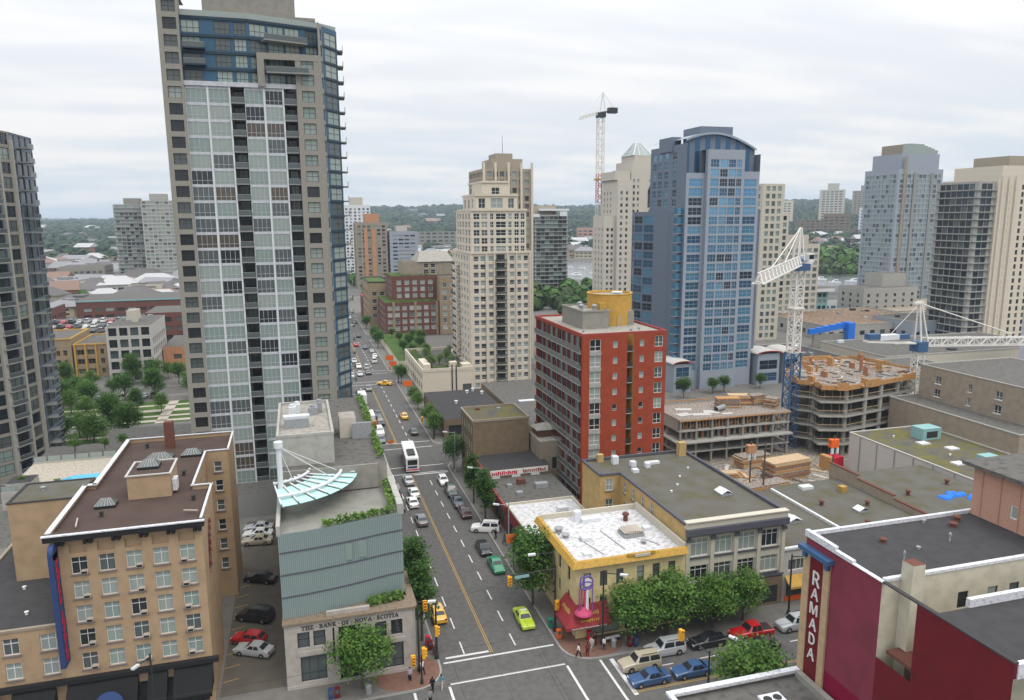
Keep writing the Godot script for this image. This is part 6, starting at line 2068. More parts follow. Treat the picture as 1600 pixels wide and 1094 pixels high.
func build_stone_tower() -> void:
	var root := thing("stone_tower", "pale stone tower with stepped shoulders and glass pyramid top", "tower")
	var gs := ["glassdark", "glassmid", "glassdark", "glasspale"]
	var f := 2.9
	var st := {"id": "stone", "fm": "stonetower", "f": 0.08}
	for e in [[143.5, 149.5, -352.0, -338.0, 50.0, [[1.4, 1.2], [3.6, 1.2]]], [149.5, 157.0, -356.0, -336.0, 67.0, [[1.4, 1.2], [4.2, 1.2]]], [157.0, 174.0, -360.0, -337.5, 72.5, [[1.0, 1.1], [3.2, 1.1], [9.5, 4.0], [15.0, 1.1]]]]:
		var rows := []
		var y := 2.0
		while y + 2.0 < e[4] - 3:
			rows.append([y, 1.6])
			y += f
		block(root, Vector2(e[0], e[2]), Vector2(e[1], e[3]), 0.05, e[4], M.stonetower, M.roofpale, {"s": grid(e[5], rows), "w": grid([[3.0, 1.1], [7.0, 1.1], [11.0, 1.1]], rows) if e[0] < 150 else []}, 0.3, st, gs)
	for e in [[148.5, 156.5, -355, -337.5, 67.0, 71.0], [158.5, 172.5, -359, -339.5, 72.5, 76.0], [160.5, 171.0, -357, -341.5, 76.0, 79.0]]:
		plain_box(root, "shoulder", M.stonetower, Vector3(e[0], e[4], e[2]), Vector3(e[1], e[5], e[3]), M.roofpale)
	var mb := MB.new()
	mb.use(M.glassgreenb)
	var c := Vector3(165.0, 87.0, -349.0)
	var q := [Vector3(160.0, 79.0, -342.0), Vector3(170.0, 79.0, -342.0), Vector3(170.0, 79.0, -356.0), Vector3(160.0, 79.0, -356.0)]
	var tp := []
	for v in q: tp.append(v.lerp(c, 0.8))
	for j in 4: mb.quad(q[j], q[(j + 1) % 4], tp[(j + 1) % 4], tp[j])
	mb.quad(tp[0], tp[1], tp[2], tp[3])
	mb.use(M.towerwhite)
	for j in 4:
		mb.bar(q[j], tp[j], 0.4, 0.4)
		for t in [0.33, 0.66]: mb.bar(q[j].lerp(q[(j + 1) % 4], t), tp[j].lerp(tp[(j + 1) % 4], t), 0.25, 0.25)
		for t in [0.3, 0.6]: mb.bar(q[j].lerp(tp[j], t), q[(j + 1) % 4].lerp(tp[(j + 1) % 4], t), 0.25, 0.25)
	obj("glass_pyramid", mb, root)
	for e in [[168.0, 62.0], [168.2, 34.0]]:
		mb = MB.new()
		mb.use(M.glassdark)
		mb.box(Vector3(e[0] - 2.0, e[1] - 8.0, -337.49), Vector3(e[0] + 2.0, e[1], -337.3))
		mb.cyl(Vector3(e[0], e[1], -337.49), Vector3(e[0], e[1], -337.3), 2.0, 2.0, 18)
		obj("arched_window", mb, root)
	rebase(root, Vector3(160, 0.05, -348))

func build_towers() -> void:
	build_blue_tower()
	build_cream_tower()
	build_stone_tower()
	# the taupe tower behind the cream one
	var gm := ["glassmid", "glassdark", "glassgreen", "glasspale"]
	var r := far_tower("taupe tower with cream ribs and broken crown behind the cream tower", Vector2(62.0, -272), Vector2(79.5, -250), 66.0, M.taupetower, gm, 2.7, 2.2, 1.5, 1.7, [[66.0, -268, 77.0, -254, 66.0, 69.5], [68.0, -266, 74.0, -256, 69.5, 71.5]])
	var mb := MB.new()
	for x in [-8.6, -4.6, 0.0, 4.5, 8.3]:
		mb = MB.new()
		mb.use(M.creamtower)
		mb.box(Vector3(x - 0.35, 0, 11.0), Vector3(x + 0.35, 68.0, 11.8))
		obj("rib", mb, r)
	mb = MB.new()
	mb.use(M.darkmetal)
	mb.cyl(Vector3(1.0, 71.5, 0), Vector3(1.0, 78.0, 0), 0.1, 0.05, 6)
	obj("antenna", mb, r)
	r = far_tower("dark grey glass tower with white curved roof pieces beside the taupe tower", Vector2(150.3, -490), Vector2(173.0, -468), 51.0, M.slabgrey, ["glassdark", "glassgreen", "glassmid", "glassdark"], 2.6, 3.0, 2.8, 2.0, [[149.0, -490, 166.0, -472, 51.0, 57.0, M.taupetower]])
	slab_bands(r, Vector2(150.3, -490), Vector2(173.0, -468), 2.6, 50.0, M.slabgrey)
	mb = MB.new()
	mb.use(M.towerwhite)
	mb.box(Vector3(-8.0, 53.5, 3.0), Vector3(12.0, 54.8, 11.5)); mb.box(Vector3(-12.5, 49.5, 10.0), Vector3(-8.5, 51.5, 12.0)); mb.box(Vector3(5.5, 50.0, 10.5), Vector3(10.5, 53.0, 12.0))
	obj("roof_fin", mb, r)
	# across the water side
	r = far_tower("slender grey blue glass tower with curved top near the water", Vector2(327.0, -378), Vector2(358.0, -352), 75.0, M.bluewall, ["glassgreen", "glassmid", "glasspale", "glassgreenb"], 2.75, 2.6, 2.1, 2.0, [[330.0, -376, 356.0, -353.5, 75.0, 83.5], [334.0, -374, 346.0, -355, 83.5, 89.0, M.taupewall]])
	for x in [-11.0, -4.0, 8.0]:
		mb = MB.new()
		mb.use(M.taupewall if x < -9 else M.slabdark)
		mb.box(Vector3(x - 0.9, 0, 13.0), Vector3(x + 0.9, 82.0 if x < -9 else 73.0, 13.4))
		obj("pier", mb, r)
	mb = MB.new()
	mb.use(M.glassgreenb)
	for j in 10:
		var x0 := -12.0 + j * 2.4
		var y0 := 83.5 + 5.5 * (1.0 - pow((j - 2.0) / 9.0, 2.0))
		mb.box(Vector3(x0, 83.0, 10.6), Vector3(x0 + 2.4, y0, 11.4))
	obj("curved_screen", mb, r)
	r = far_tower("cream concrete tower with rounded top and narrow window columns", Vector2(256.5, -252), Vector2(284.0, -226), 63.0, M.creamtower, ["glassdark", "glassmid", "glassdark"], 2.75, 3.3, 1.3, 1.8, [[260.0, -250, 284.0, -228, 63.0, 68.0], [265.0, -246, 276.0, -230, 68.0, 71.8, M.taupetower]])
	for x in [-12.2, -9.0, -5.6]:
		mb = MB.new()
		mb.use(M.creamtower)
		mb.box(Vector3(x - 0.4, 0, 13.0), Vector3(x + 0.4, 64.0, 13.7))
		obj("rib", mb, r)
	r = far_tower("dark glass tower with pale floor slabs attached to the cream concrete tower", Vector2(248.0, -246), Vector2(256.3, -227), 62.0, M.slabgrey, ["glassnavy", "glassdark", "glassmid"], 2.75, 2.7, 2.5, 2.2)
	slab_bands(r, Vector2(248.0, -246), Vector2(256.3, -227), 2.75, 61.0, M.slabgrey)
	far_tower("white corner of a rounded tower beside the white lattice crane jib", Vector2(205.0, -168), Vector2(226.0, -150), 30.0, M.towerpanel, ["glassmid", "glassblueb"], 2.9, 3.6, 2.2, 1.8)
	r = far_tower("pale concrete slab block with deep window grid behind the white crane", Vector2(200.0, -310), Vector2(212.0, -290), 51.0, M.stonetower, ["glassdark", "glassmid", "glassgreen"], 2.9, 2.6, 1.9, 1.9)
	far_tower("lower pale concrete block with glazed corner next to the water", Vector2(212.2, -312), Vector2(230.0, -291), 37.0, M.stonetower, ["glassmid", "glassgreen", "glasspale"], 2.9, 3.4, 2.2, 1.8, [[214.0, -306, 226.0, -294, 37.0, 41.0]])
	far_tower("pale turret top of a tower peeping over the blue tower", Vector2(176.0, -268), Vector2(186.0, -258), 62.0, M.creamwall, ["glassgreen", "glassmid"], 2.9, 2.6, 1.6, 1.8)
	# down the main street
	r = far_tower("tall white tower with dotted windows at the end of the street", Vector2(38.5, -640), Vector2(59.5, -620), 60.0, M.towerwhite, ["glassdark", "glassmid", "glasspale"], 2.6, 3.4, 1.7, 1.5, [[44.0, -636, 54.0, -624, 60.0, 66.0, M.creamwall]])
	r = far_tower("salmon and brown brick tower with green glass corners", Vector2(41.0, -560), Vector2(63.0, -540), 46.5, M.taupewall, ["glassgreen", "glassmid", "glassdark"], 2.6, 3.4, 2.2, 1.6, [[48.0, -556, 58.0, -544, 46.5, 52.5, M.terracotta]])
	for x in [-4.0, 1.5]:
		mb = MB.new()
		mb.use(M.terracotta)
		mb.box(Vector3(x - 1.3, 0, 10.0), Vector3(x + 1.3, 42.0, 10.5))
		obj("brick_pier", mb, r)
	far_tower("silver grey slab block with strip windows beside the salmon tower", Vector2(64.5, -562), Vector2(84.5, -538), 40.0, M.bluewall, ["glassdark", "glassmid", "glasspale"], 2.7, 4.2, 3.4, 1.2, [[70.0, -555, 78.0, -545, 40.0, 44.0, M.whiteplaster]])
	# twin towers and others seen between the tower and the street behind the hotel
	r = far_tower("green glass twin tower with stepped flat top", Vector2(-126.5, -634), Vector2(-106.5, -612), 60.5, M.slabgrey, ["glassgreen", "glassmid", "glassdark", "glasspale"], 2.7, 3.0, 2.5, 1.8, [[-120.0, -630, -110.0, -616, 60.5, 65.0, M.concrete]], "tower", "e")
	slab_bands(r, Vector2(-126.5, -634), Vector2(-106.5, -612), 2.7, 60.0, M.slabgrey, "e")
	r = far_tower("paler green glass twin tower with white edge band", Vector2(-106.0, -626), Vector2(-84.0, -602), 63.0, M.concretepale, ["glassgreenb", "glasspale", "glassgreen", "glassmid"], 2.7, 3.0, 2.3, 1.7, [[-101.0, -620, -90.0, -608, 63.0, 68.0, M.concretepale]], "tower", "e")
	r = far_tower("white slab tower with balcony bands half hidden by the dark curved tower", Vector2(-152.0, -430), Vector2(-127.0, -410), 52.0, M.concretepale, ["glassdark", "glassmid"], 2.7, 3.2, 2.6, 1.6, [], "tower", "e")
	slab_bands(r, Vector2(-152.0, -430), Vector2(-127.0, -410), 2.7, 51.0, M.towerwhite, "e")

func build_midtown() -> void:
	# the planted white terrace house and the brick stepped block along the main street
	var root := thing("terrace_building", "low white stepped building with planted roof garden along the street", "building")
	var st := {"id": "terr", "fm": "darkmetal", "f": 0.06}
	block(root, Vector2(32.5, -240), Vector2(47.0, -205), 0.14, 6.8, M.creamtower, M.roofgrey, {"w": grid(even(9, 1.5, 3.7, 1.6), [[1.2, 1.8], [4.2, 1.6]]), "s": [[11.5, 0.6, 2.6, 2.0]]}, 0.2, st, ["glassdark", "glassmid"])
	parapet(root, M.creamtower, Vector2(32.4, -240.1), Vector2(47.1, -204.9), 6.801, 0.9, 0.4)
	for e in [[33.0, -216.0, 35.0, -206.0, 8.8], [40.5, -207.5, 42.5, -205.3, 9.2], [44.0, -209.0, 46.6, -205.3, 8.4]]: plain_box(root, "garden_wall", M.creamtower, Vector3(e[0], 6.8, e[1]), Vector3(e[2], e[4], e[3]))
	for x in [40.8, 42.0]:
		var mb := MB.new()
		mb.use(M.darktrim)
		mb.box(Vector3(x, 0.14, -204.95), Vector3(x + 0.3, 8.6, -204.8))
		obj("pilaster", mb, root)
	leaf_strip(root, Vector3(34.0, 7.0, -214.0), Vector3(34.5, 7.4, -238.0), 2.4, 700)
	leaf_strip(root, Vector3(36.0, 7.0, -208.0), Vector3(46.0, 7.0, -212.0), 3.0, 500)
	rebase(root, Vector3(40, 0.14, -222))
	root = thing("brick_block", "stepped red brick apartment block with green terraces beside the cream tower", "building")
	var bs := {"id": "brk", "fm": "whiteframe", "f": 0.1, "ys": [0.5]}
	var gl := ["glasspale", "glassmid", "glasscurtain", "glasspale"]
	var rows := []
	for j in 4: rows.append([2.2 + j * 2.9, 1.9])
	block(root, Vector2(35.0, -345), Vector2(58.0, -316), 0.14, 14.4, M.brick, M.grassmat, {"s": grid(even(7, 1.0, 3.1, 1.9), rows), "w": grid(even(8, 1.5, 3.4, 1.8), rows)}, 0.2, bs, gl)
	block(root, Vector2(58.1, -345), Vector2(76.0, -314), 0.14, 25.0, M.buff, M.roofgrey, {"s": grid(even(5, 1.2, 3.3, 1.9), [[2.2, 1.9], [5.1, 1.9], [8.0, 1.9], [10.9, 1.9], [14.5, 1.9], [17.4, 1.9], [20.3, 1.9]])}, 0.2, bs, gl)
	block(root, Vector2(38.8, -343), Vector2(58.05, -321), 14.41, 25.2, M.brick, M.grassmat, {"s": grid(even(5, 2.0, 3.4, 1.9), [[1.4, 1.9], [4.2, 1.9], [7.0, 1.9]]), "w": grid(even(5, 2.0, 3.8, 1.8), [[1.4, 1.9], [4.2, 1.9], [7.0, 1.9]])}, 0.2, bs, gl)
	block(root, Vector2(44.2, -342), Vector2(66.0, -322), 25.21, 31.0, M.taupewall, M.roofgrey, {"s": grid([[8.5, 2.2], [11.5, 2.2]], [[0.6, 1.8], [3.2, 1.8]])}, 0.2, bs, ["glassdark"])
	var mb := MB.new()
	mb.use(M.roofpale)
	var y := 31.0
	mb.quad(Vector3(50, y, -321.5), Vector3(66.4, y, -321.5), Vector3(64.5, y + 4.0, -330), Vector3(52.5, y + 4.0, -330))
	mb.quad(Vector3(50, y, -342), Vector3(50, y, -321.5), Vector3(52.5, y + 4, -330), Vector3(52.5, y + 4, -336))
	mb.quad(Vector3(52.5, y + 4, -330), Vector3(64.5, y + 4, -330), Vector3(64.5, y + 4, -336), Vector3(52.5, y + 4, -336))
	obj("hipped_roof", mb, root)
	for x in [38.0, 47.3, 56.6]:
		mb = MB.new()
		mb.use(M.buff)
		mb.box(Vector3(x, 0.14, -316.0), Vector3(x + 1.0, 14.6, -315.6))
		obj("pier", mb, root)
	leaf_strip(root, Vector3(35.5, 14.6, -317.5), Vector3(57.0, 14.6, -317.5), 2.0, 500)
	leaf_strip(root, Vector3(39.0, 25.4, -322.0), Vector3(57.0, 25.4, -322.0), 2.0, 300)
	rebase(root, Vector3(55, 0.14, -330))
	root = thing("corner_block", "buff corner block with square dark windows and green roof down the street", "building")
	block(root, Vector2(31.0, -378), Vector2(40.5, -347), 0.14, 20.5, M.buff, M.grassmat, {"s": grid(even(2, 1.6, 3.6, 2.2), [[4.0, 1.9], [7.4, 1.9], [10.8, 1.9], [14.2, 1.9]]), "w": grid(even(8, 1.5, 3.6, 2.0), [[4.0, 1.9], [7.4, 1.9], [10.8, 1.9], [14.2, 1.9]])}, 0.25, bs, ["glassdark", "glassdark", "glassmid"])
	parapet(root, M.darktrim, Vector2(30.8, -378.2), Vector2(40.7, -346.8), 20.501, 0.4, 0.5)
	rebase(root, Vector3(36, 0.14, -362))
	root = thing("brick_shop", "red brick low block with pink roof further down the street", "building")
	block(root, Vector2(30.8, -392), Vector2(38.0, -379), 0.14, 11.0, M.brick, M.redtrim, {"w": grid(even(3, 1.5, 3.8, 2.0), [[3.0, 1.8], [6.5, 1.8]])}, 0.2, bs, gl)
	rebase(root, Vector3(34, 0.14, -385))
	# green court wall between the terrace building and the brick block
	root = thing("garden_court", "walled garden court with lawn in front of the brick block", "garden")
	plain_box(root, "wall", M.creamtower, Vector3(31.0, 0.14, -306), Vector3(46.0, 2.6, -246), M.grassmat)
	rebase(root, Vector3(38, 0.14, -276))
	# behind the hotel: white grid block, brown flats, brick warehouses
	root = thing("grid_block", "white concrete grid block with dark square windows beside the park", "building")
	block(root, Vector2(-57.0, -275), Vector2(-44.2, -249.5), 0.14, 17.8, M.whiteplaster, M.roofgrey, {"s": grid(even(4, 0.7, 3.05, 2.3), [[0.6, 2.6], [4.2, 2.5], [7.6, 2.5], [11.0, 2.5], [14.6, 2.5]]), "e": grid(even(7, 1.0, 3.4, 2.2), [[4.2, 2.5], [7.6, 2.5], [11.0, 2.5]])}, 0.5, {"id": "gridb", "fm": "darkmetal", "f": 0.06, "xs": [0.5]}, ["glassdark", "glassdark", "glassmid"])
	plain_box(root, "stair_tower", M.creamwall, Vector3(-52.5, 17.8, -264), Vector3(-49.5, 21.5, -258), M.roofpale)
	for j in 5: roof_box(root, "roof_unit", M.metal, -47.0 - rng.randf() * 8.0, 17.8, -270 + j * 3.0, 1.5, 0.9, 1.2)
	rebase(root, Vector3(-50, 0.14, -262))
	for e in [[-82.0, -70.0, 12.6, "golden brown brick flats with recessed balconies behind the park trees"], [-69.5, -58.0, 10.6, "lower golden brown flats with yellow window frames next to the white grid block"]]:
		root = thing("flats", e[3], "flats")
		block(root, Vector2(e[0], -285), Vector2(e[1], -262), 0.14, e[2], M.buff, M.roofgrey, {"s": grid([[0.8, 2.2], [3.8, 2.2], [7.6, 1.1], [9.6, 1.1]], [[1.0, 1.8], [4.2, 1.8], [7.2, 1.8]])}, 0.5, {"id": "flat", "fm": "mustard", "f": 0.12, "xs": [0.5]}, ["glassdark", "glassmid"])
		for x in [0.2, 3.2, 6.2]:
			var mb2 := MB.new()
			mb2.use(M.mustard)
			mb2.box(Vector3(e[0] + x, 0.14, -262.0), Vector3(e[0] + x + 0.45, e[2] + 0.3, -261.6))
			obj("pier", mb2, root)
		parapet(root, M.mustard, Vector2(e[0], -285), Vector2(e[1], -261.8), e[2] + 0.001, 0.4, 0.4)
		rebase(root, Vector3((e[0] + e[1]) / 2, 0.14, -273))
	far_tower("brick warehouse with white pitched roof lights beyond the flats", Vector2(-132.0, -402), Vector2(-108.0, -366), 10.0, M.brick, ["glassdark", "glassmid"], 3.4, 3.4, 1.8, 1.9, [[-131.0, -401, -109.0, -384, 10.0, 12.5, M.towerwhite], [-131.0, -382, -109.0, -368, 10.0, 11.6, M.towerwhite]], "warehouse", "e")
	far_tower("long parking garage with rows of cars on its grey roof deck", Vector2(-106.0, -352), Vector2(-58.0, -300), 8.6, M.taupewall, ["glassdark"], 3.0, 6.0, 4.6, 1.2, [], "garage", "e")
	far_tower("brick building with green roof edge and white window strips", Vector2(-106.0, -448), Vector2(-56.0, -412), 9.5, M.brick, ["glasspale", "glassdark", "glassmid"], 3.4, 5.0, 3.6, 1.6, [[-106.2, -448, -55.8, -411.6, 9.5, 10.2, M.teal]], "building", "e")
	far_tower("broad pavilion with pale tan roof beside the twin towers", Vector2(-104.0, -512), Vector2(-70.0, -488), 6.0, M.brick, ["glasspale", "glassdark"], 3.0, 4.0, 3.0, 1.6, [[-106.0, -514, -68.0, -485, 6.0, 7.0, M.creamwall], [-98.0, -508, -80.0, -494, 7.0, 11.0, M.creamwall]], "pavilion", "e")
	far_tower("grey slab office with glazed stair tower among the low roofs", Vector2(-166.0, -640), Vector2(-136.0, -612), 16.0, M.concrete, ["glassdark", "glassmid"], 3.2, 4.0, 2.6, 1.6, [], "office", "e")
	far_tower("red brick house by the white grid block", Vector2(-43.8, -290), Vector2(-22.0, -264), 8.4, M.terracotta, ["glassdark", "glassmid"], 3.0, 4.4, 2.4, 1.6, [], "building", "e")
	far_tower("dark brick warehouse behind the white grid block", Vector2(-56.0, -330), Vector2(-24.0, -306), 15.0, M.brick, ["glassdark", "glassmid"], 3.4, 4.0, 2.2, 1.8, [], "warehouse", "e")
	far_tower("low shed with rusty brown roof close to the parking lot", Vector2(-41.0, -176), Vector2(-19.0, -152), 4.6, M.brownwall, ["glassdark"], 3.0, 6.0, 2.0, 1.4, [[-20.0, -175, -10.0, -150, 0.14, 5.2, M.taupewall]], "shed", "e")
	# right-hand low buildings behind the site
	r_low("low hall with rusty tin roof behind the blue arched gate", Vector2(203, -296), Vector2(262, -250), 6.0, M.concretepale, M.rustyroof)
	r_low("low beige building with flat roof and square windows beside the site", Vector2(150, -178), Vector2(176, -150), 7.8, M.creamwall, M.roofgrey, [[2.0, 1.4], [6.0, 1.4], [10.0, 1.4], [14.0, 1.4], [18.0, 1.4], [22.0, 1.4]])
	r_low("long grey roofed depot beyond the beige building", Vector2(172, -214), Vector2(240, -184), 7.0, M.creamwall, M.roofgrey)
	r_low("grey metal clad shed in front of the cream concrete tower", Vector2(236, -262), Vector2(290, -240), 7.5, M.bluewall, M.roofgrey)
	r_low("long low store with red sign band and flat brown roof", Vector2(270, -322), Vector2(330, -285), 5.0, M.creamwall, M.taupewall)
	r_low("brown brick shop behind the crane mast", Vector2(146, -224), Vector2(168, -196), 5.0, M.brick, M.roofdark)
	r_low("flat roofed workshop with pale roof near the taupe apartment block", Vector2(146, -150), Vector2(158, -128), 5.5, M.concretepale, M.roofpale)
	far_tower("white stepped apartment block with square dark windows by the water", Vector2(264.0, -318), Vector2(296.0, -300), 14.6, M.concretepale, ["glassdark", "glassmid"], 3.0, 5.2, 1.5, 1.5, [[278.0, -316, 292.0, -304, 14.6, 21.0]], "building")
	far_tower("round green glass clubhouse with white tilted roof", Vector2(238.0, -322), Vector2(250.0, -308), 13.0, M.teal, ["glassdark", "glassgreen"], 3.0, 2.6, 2.0, 1.8, [[236.0, -323, 252.0, -306, 13.0, 14.6, M.towerwhite]], "building")
	far_tower("white canopy hall with blue panel beside the clubhouse", Vector2(258.0, -345), Vector2(278.0, -328), 6.0, M.towerwhite, ["glassblue"], 3.0, 4.0, 3.0, 1.6, [], "building")
	var gate := thing("blue_gate", "blue curved gateway with grey screen wall", "gate")
	plain_box(gate, "post", M.tarp, Vector3(202.0, 0.05, -239.0), Vector3(205.0, 9.0, -236.0))
	plain_box(gate, "screen_wall", M.concrete, Vector3(188.0, 0.05, -239.0), Vector3(201.9, 4.8, -238.0))
	for j in 6:
		mb = MB.new()
		mb.use(M.tarp)
		mb.box(Vector3(186.0 + j * 3.1, 5.2 + 0.35 * j, -239.2), Vector3(189.1 + j * 3.1, 7.2 + 0.4 * j, -237.8))
		obj("arch_panel", mb, gate)
	rebase(gate, Vector3(195, 0.05, -238))
	var red := thing("sign_band", "long red sign board on the low brown store", "sign")
	plain_box(red, "board", M.steelred, Vector3(306.0, 4.2, -284.9), Vector3(322.0, 7.0, -284.5))
	rebase(red, Vector3(314, 4.2, -284.7))

func r_low(label: String, lo: Vector2, hi: Vector2, h: float, wm, rm, cols := []) -> void:
	var root := thing("low_building", label, "building")
	var ops := grid(cols, [[1.2, 1.6], [4.6, 1.6]]) if cols.size() else grid(even(int((hi.y - lo.y) / 5.0), 1.5, 5.0, 2.0), [[1.4, 1.8]])
	block(root, lo, hi, 0.1, h, wm, rm, {"s": ops if cols.size() else grid(even(int((hi.x - lo.x) / 5.0), 1.5, 5.0, 2.4), [[1.4, 1.8]]), "w": ops if cols.size() == 0 else []}, 0.2, {"id": "low", "fm": "darkmetal", "f": 0.08}, ["glassdark", "glassmid"], false, 0.2)
	parapet(root, M.concretepale, lo - Vector2(0.1, 0.1), hi + Vector2(0.1, 0.1), h - 0.2, 0.35, 0.3)
	for j in 6:
		roof_box(root, "roof_unit", [M.metal, M.plastic, M.roofdark][rng.randi() % 3], rng.randf_range(lo.x + 2, hi.x - 2), h - 0.2, rng.randf_range(lo.y + 2, hi.y - 2), rng.randf_range(0.8, 2.6), rng.randf_range(0.4, 1.3), rng.randf_range(0.8, 2.2))
	rebase(root, Vector3((lo.x + hi.x) / 2, 0.1, (lo.y + hi.y) / 2))

# ---------------------------------------------------------------- the building site and the cranes
func lattice(mb: MB, a: Vector3, b: Vector3, w: float, bay: float, t: float, tri_section := false) -> void:
	# a lattice girder of square (or triangular) section from a to b
	var d := b - a
	var f := d.normalized()
	var up := Vector3.UP if absf(f.y) < 0.9 else Vector3.BACK
	var r := f.cross(up).normalized()
	var u := r.cross(f).normalized()
	var offs := [-r * w / 2 - u * w / 2, r * w / 2 - u * w / 2, r * w / 2 + u * w / 2, -r * w / 2 + u * w / 2]
	if tri_section: offs = [-r * w / 2 - u * w / 2, r * w / 2 - u * w / 2, u * w / 2]
	for o in offs: mb.bar(a + o, b + o, t, t)
	var n := maxi(1, int(round(d.length() / bay)))
	for j in n:
		var p := a + d * (float(j) / n)
		var q := a + d * (float(j + 1) / n)
		for e in offs.size():
			var o0: Vector3 = offs[e]
			var o1: Vector3 = offs[(e + 1) % offs.size()]
			mb.bar(p + (o0 if j % 2 == 0 else o1), q + (o1 if j % 2 == 0 else o0), t * 0.6, t * 0.6)
			mb.bar(p + o0, p + o1, t * 0.6, t * 0.6)

func lattice_obj(root: Node3D, called: String, m, a: Vector3, b: Vector3, w: float, bay: float, t: float, tri_section := false) -> void:
	var mb := MB.new()
	mb.use(m)
	lattice(mb, a, b, w, bay, t, tri_section)
	obj(called, mb, root)

func build_cranes() -> void:
	var root := thing("tower_crane", "white lattice tower crane with blue lower mast standing in the building site", "crane")
	var x := 100.6
	var z := -133.6
	lattice_obj(root, "lower_mast", M.steelblue, Vector3(x, 0.1, z), Vector3(x, 21.2, z), 2.3, 2.3, 0.26)
	lattice_obj(root, "mast", M.steelwhite, Vector3(x, 21.2, z), Vector3(x, 38.6, z), 1.9, 1.9, 0.24)
	var mb := MB.new()
	mb.use(M.steelwhite)
	mb.box(Vector3(x - 1.3, 30.5, z - 1.3), Vector3(x + 1.3, 30.8, z + 1.3))
	obj("mast_collar", mb, root)
	mb = MB.new()
	mb.use(M.steelblue)
	mb.box(Vector3(x - 1.7, 38.6, z - 1.7), Vector3(x + 1.7, 40.0, z + 1.7))
	obj("slewing_ring", mb, root)
	mb = MB.new()
	mb.use(M.steelwhite)
	mb.box(Vector3(x + 1.8, 40.2, z - 0.8), Vector3(x + 3.2, 42.0, z + 0.8))
	mb.use(M.glassnavy)
	mb.box(Vector3(x + 1.9, 40.9, z + 0.801), Vector3(x + 3.1, 41.8, z + 0.83))
	obj("operator_cab", mb, root)
	var hub := Vector3(x, 40.6, z)
	var tip := Vector3(70.5, 40.0, -103.5)
	lattice_obj(root, "jib", M.steelwhite, hub, tip, 1.7, 1.7, 0.2, true)
	var back := hub - (tip - hub).normalized() * 9.0
	mb = MB.new()
	mb.use(M.steelblue)
	mb.bar(hub + Vector3(0, 0, 0), back, 1.4, 0.4)
	mb.use(M.steelwhite)
	mb.obox(back + Vector3(0, -0.4, 0), Vector3(1.2, 0, 0), Vector3(0, 1.0, 0), Vector3(0, 0, 1.0))
	obj("counter_jib", mb, root)
	mb = MB.new()
	mb.use(M.steelwhite)
	var apex := Vector3(x, 47.4, z)
	for o in [Vector3(-0.8, 0, -0.8), Vector3(0.8, 0, -0.8), Vector3(0.8, 0, 0.8), Vector3(-0.8, 0, 0.8)]: mb.bar(hub + o, apex + o * 0.2, 0.22, 0.22)
	obj("tower_head", mb, root)
	for t in [0.4, 0.72]:
		mb = MB.new()
		mb.use(M.steelwhite)
		mb.cyl(apex, hub.lerp(tip, t) + Vector3(0, 0.9, 0), 0.09, 0.09, 6)
		obj("stay", mb, root)
	mb = MB.new()
	mb.use(M.steelwhite)
	mb.cyl(apex, back, 0.09, 0.09, 6)
	obj("stay", mb, root)
	rebase(root, Vector3(x, 0.1, z))
	root = thing("tower_crane", "low white crane with blue slewing block and long jib beyond the unfinished round slabs", "crane")
	x = 130.0
	z = -130.0
	lattice_obj(root, "mast", M.steelwhite, Vector3(x, 0.1, z), Vector3(x, 20.4, z), 1.7, 1.7, 0.2)
	mb = MB.new()
	mb.use(M.steelblue)
	mb.box(Vector3(x - 1.3, 20.4, z - 1.3), Vector3(x + 1.3, 22.6, z + 1.3))
	obj("slewing_block", mb, root)
	lattice_obj(root, "jib", M.steelwhite, Vector3(x + 1.5, 22.4, z), Vector3(x + 46.0, 21.0, z + 3.0), 1.7, 1.7, 0.2)
	mb = MB.new()
	mb.use(M.steelwhite)
	mb.bar(Vector3(x - 1.5, 22.3, z), Vector3(x - 15.0, 23.5, z + 1.0), 1.6, 0.35)
	mb.use(M.plastic)
	mb.box(Vector3(x - 11.5, 23.5, z - 0.4), Vector3(x - 6.5, 24.6, z + 1.2))
	mb.use(M.steelblue)
	mb.box(Vector3(x - 6.0, 23.4, z - 0.5), Vector3(x - 3.4, 24.4, z + 0.8)); mb.box(Vector3(x - 14.6, 23.9, z), Vector3(x - 11.8, 25.0, z + 1.6))
	obj("counter_jib", mb, root)
	apex = Vector3(x - 0.8, 31.0, z)
	mb = MB.new()
	mb.use(M.steelwhite)
	for o in [Vector3(-0.4, 0, -0.9), Vector3(1.4, 0, -0.9), Vector3(1.4, 0, 0.9), Vector3(-0.4, 0, 0.9)]:
		mb.bar(Vector3(x, 22.6, z) + o, apex + o * 0.25, 0.24, 0.24)
	mb.box(apex - Vector3(1.4, 0.2, 0.4), apex + Vector3(0.8, 0.3, 0.4))
	obj("tower_head", mb, root)
	mb = MB.new()
	mb.use(M.steelwhite)
	mb.cyl(apex, Vector3(x + 24.0, 23.3, z + 1.5), 0.14, 0.14, 6)
	mb.cyl(apex, Vector3(x - 9.0, 24.0, z + 0.5), 0.06, 0.06, 6)
	obj("stay", mb, root)
	rebase(root, Vector3(x, 0.1, z))
	root = thing("tower_crane", "slim red and white tower crane rising above the stone tower", "crane")
	x = 151.0
	z = -362.0
	var y := 0.1
	for j in 7:
		lattice_obj(root, "mast", M.steelred if j in [4] else M.steelwhite, Vector3(x, y, z), Vector3(x, y + 14.2, z), 3.0, 3.0, 0.3)
		y += 14.2
	mb = MB.new()
	mb.use(M.darkmetal)
	mb.box(Vector3(x - 2.0, 98.8, z - 2.0), Vector3(x + 2.0, 101.0, z + 2.0)); mb.box(Vector3(x + 4.0, 101.0, z - 1.6), Vector3(x + 8.5, 103.6, z + 1.6))
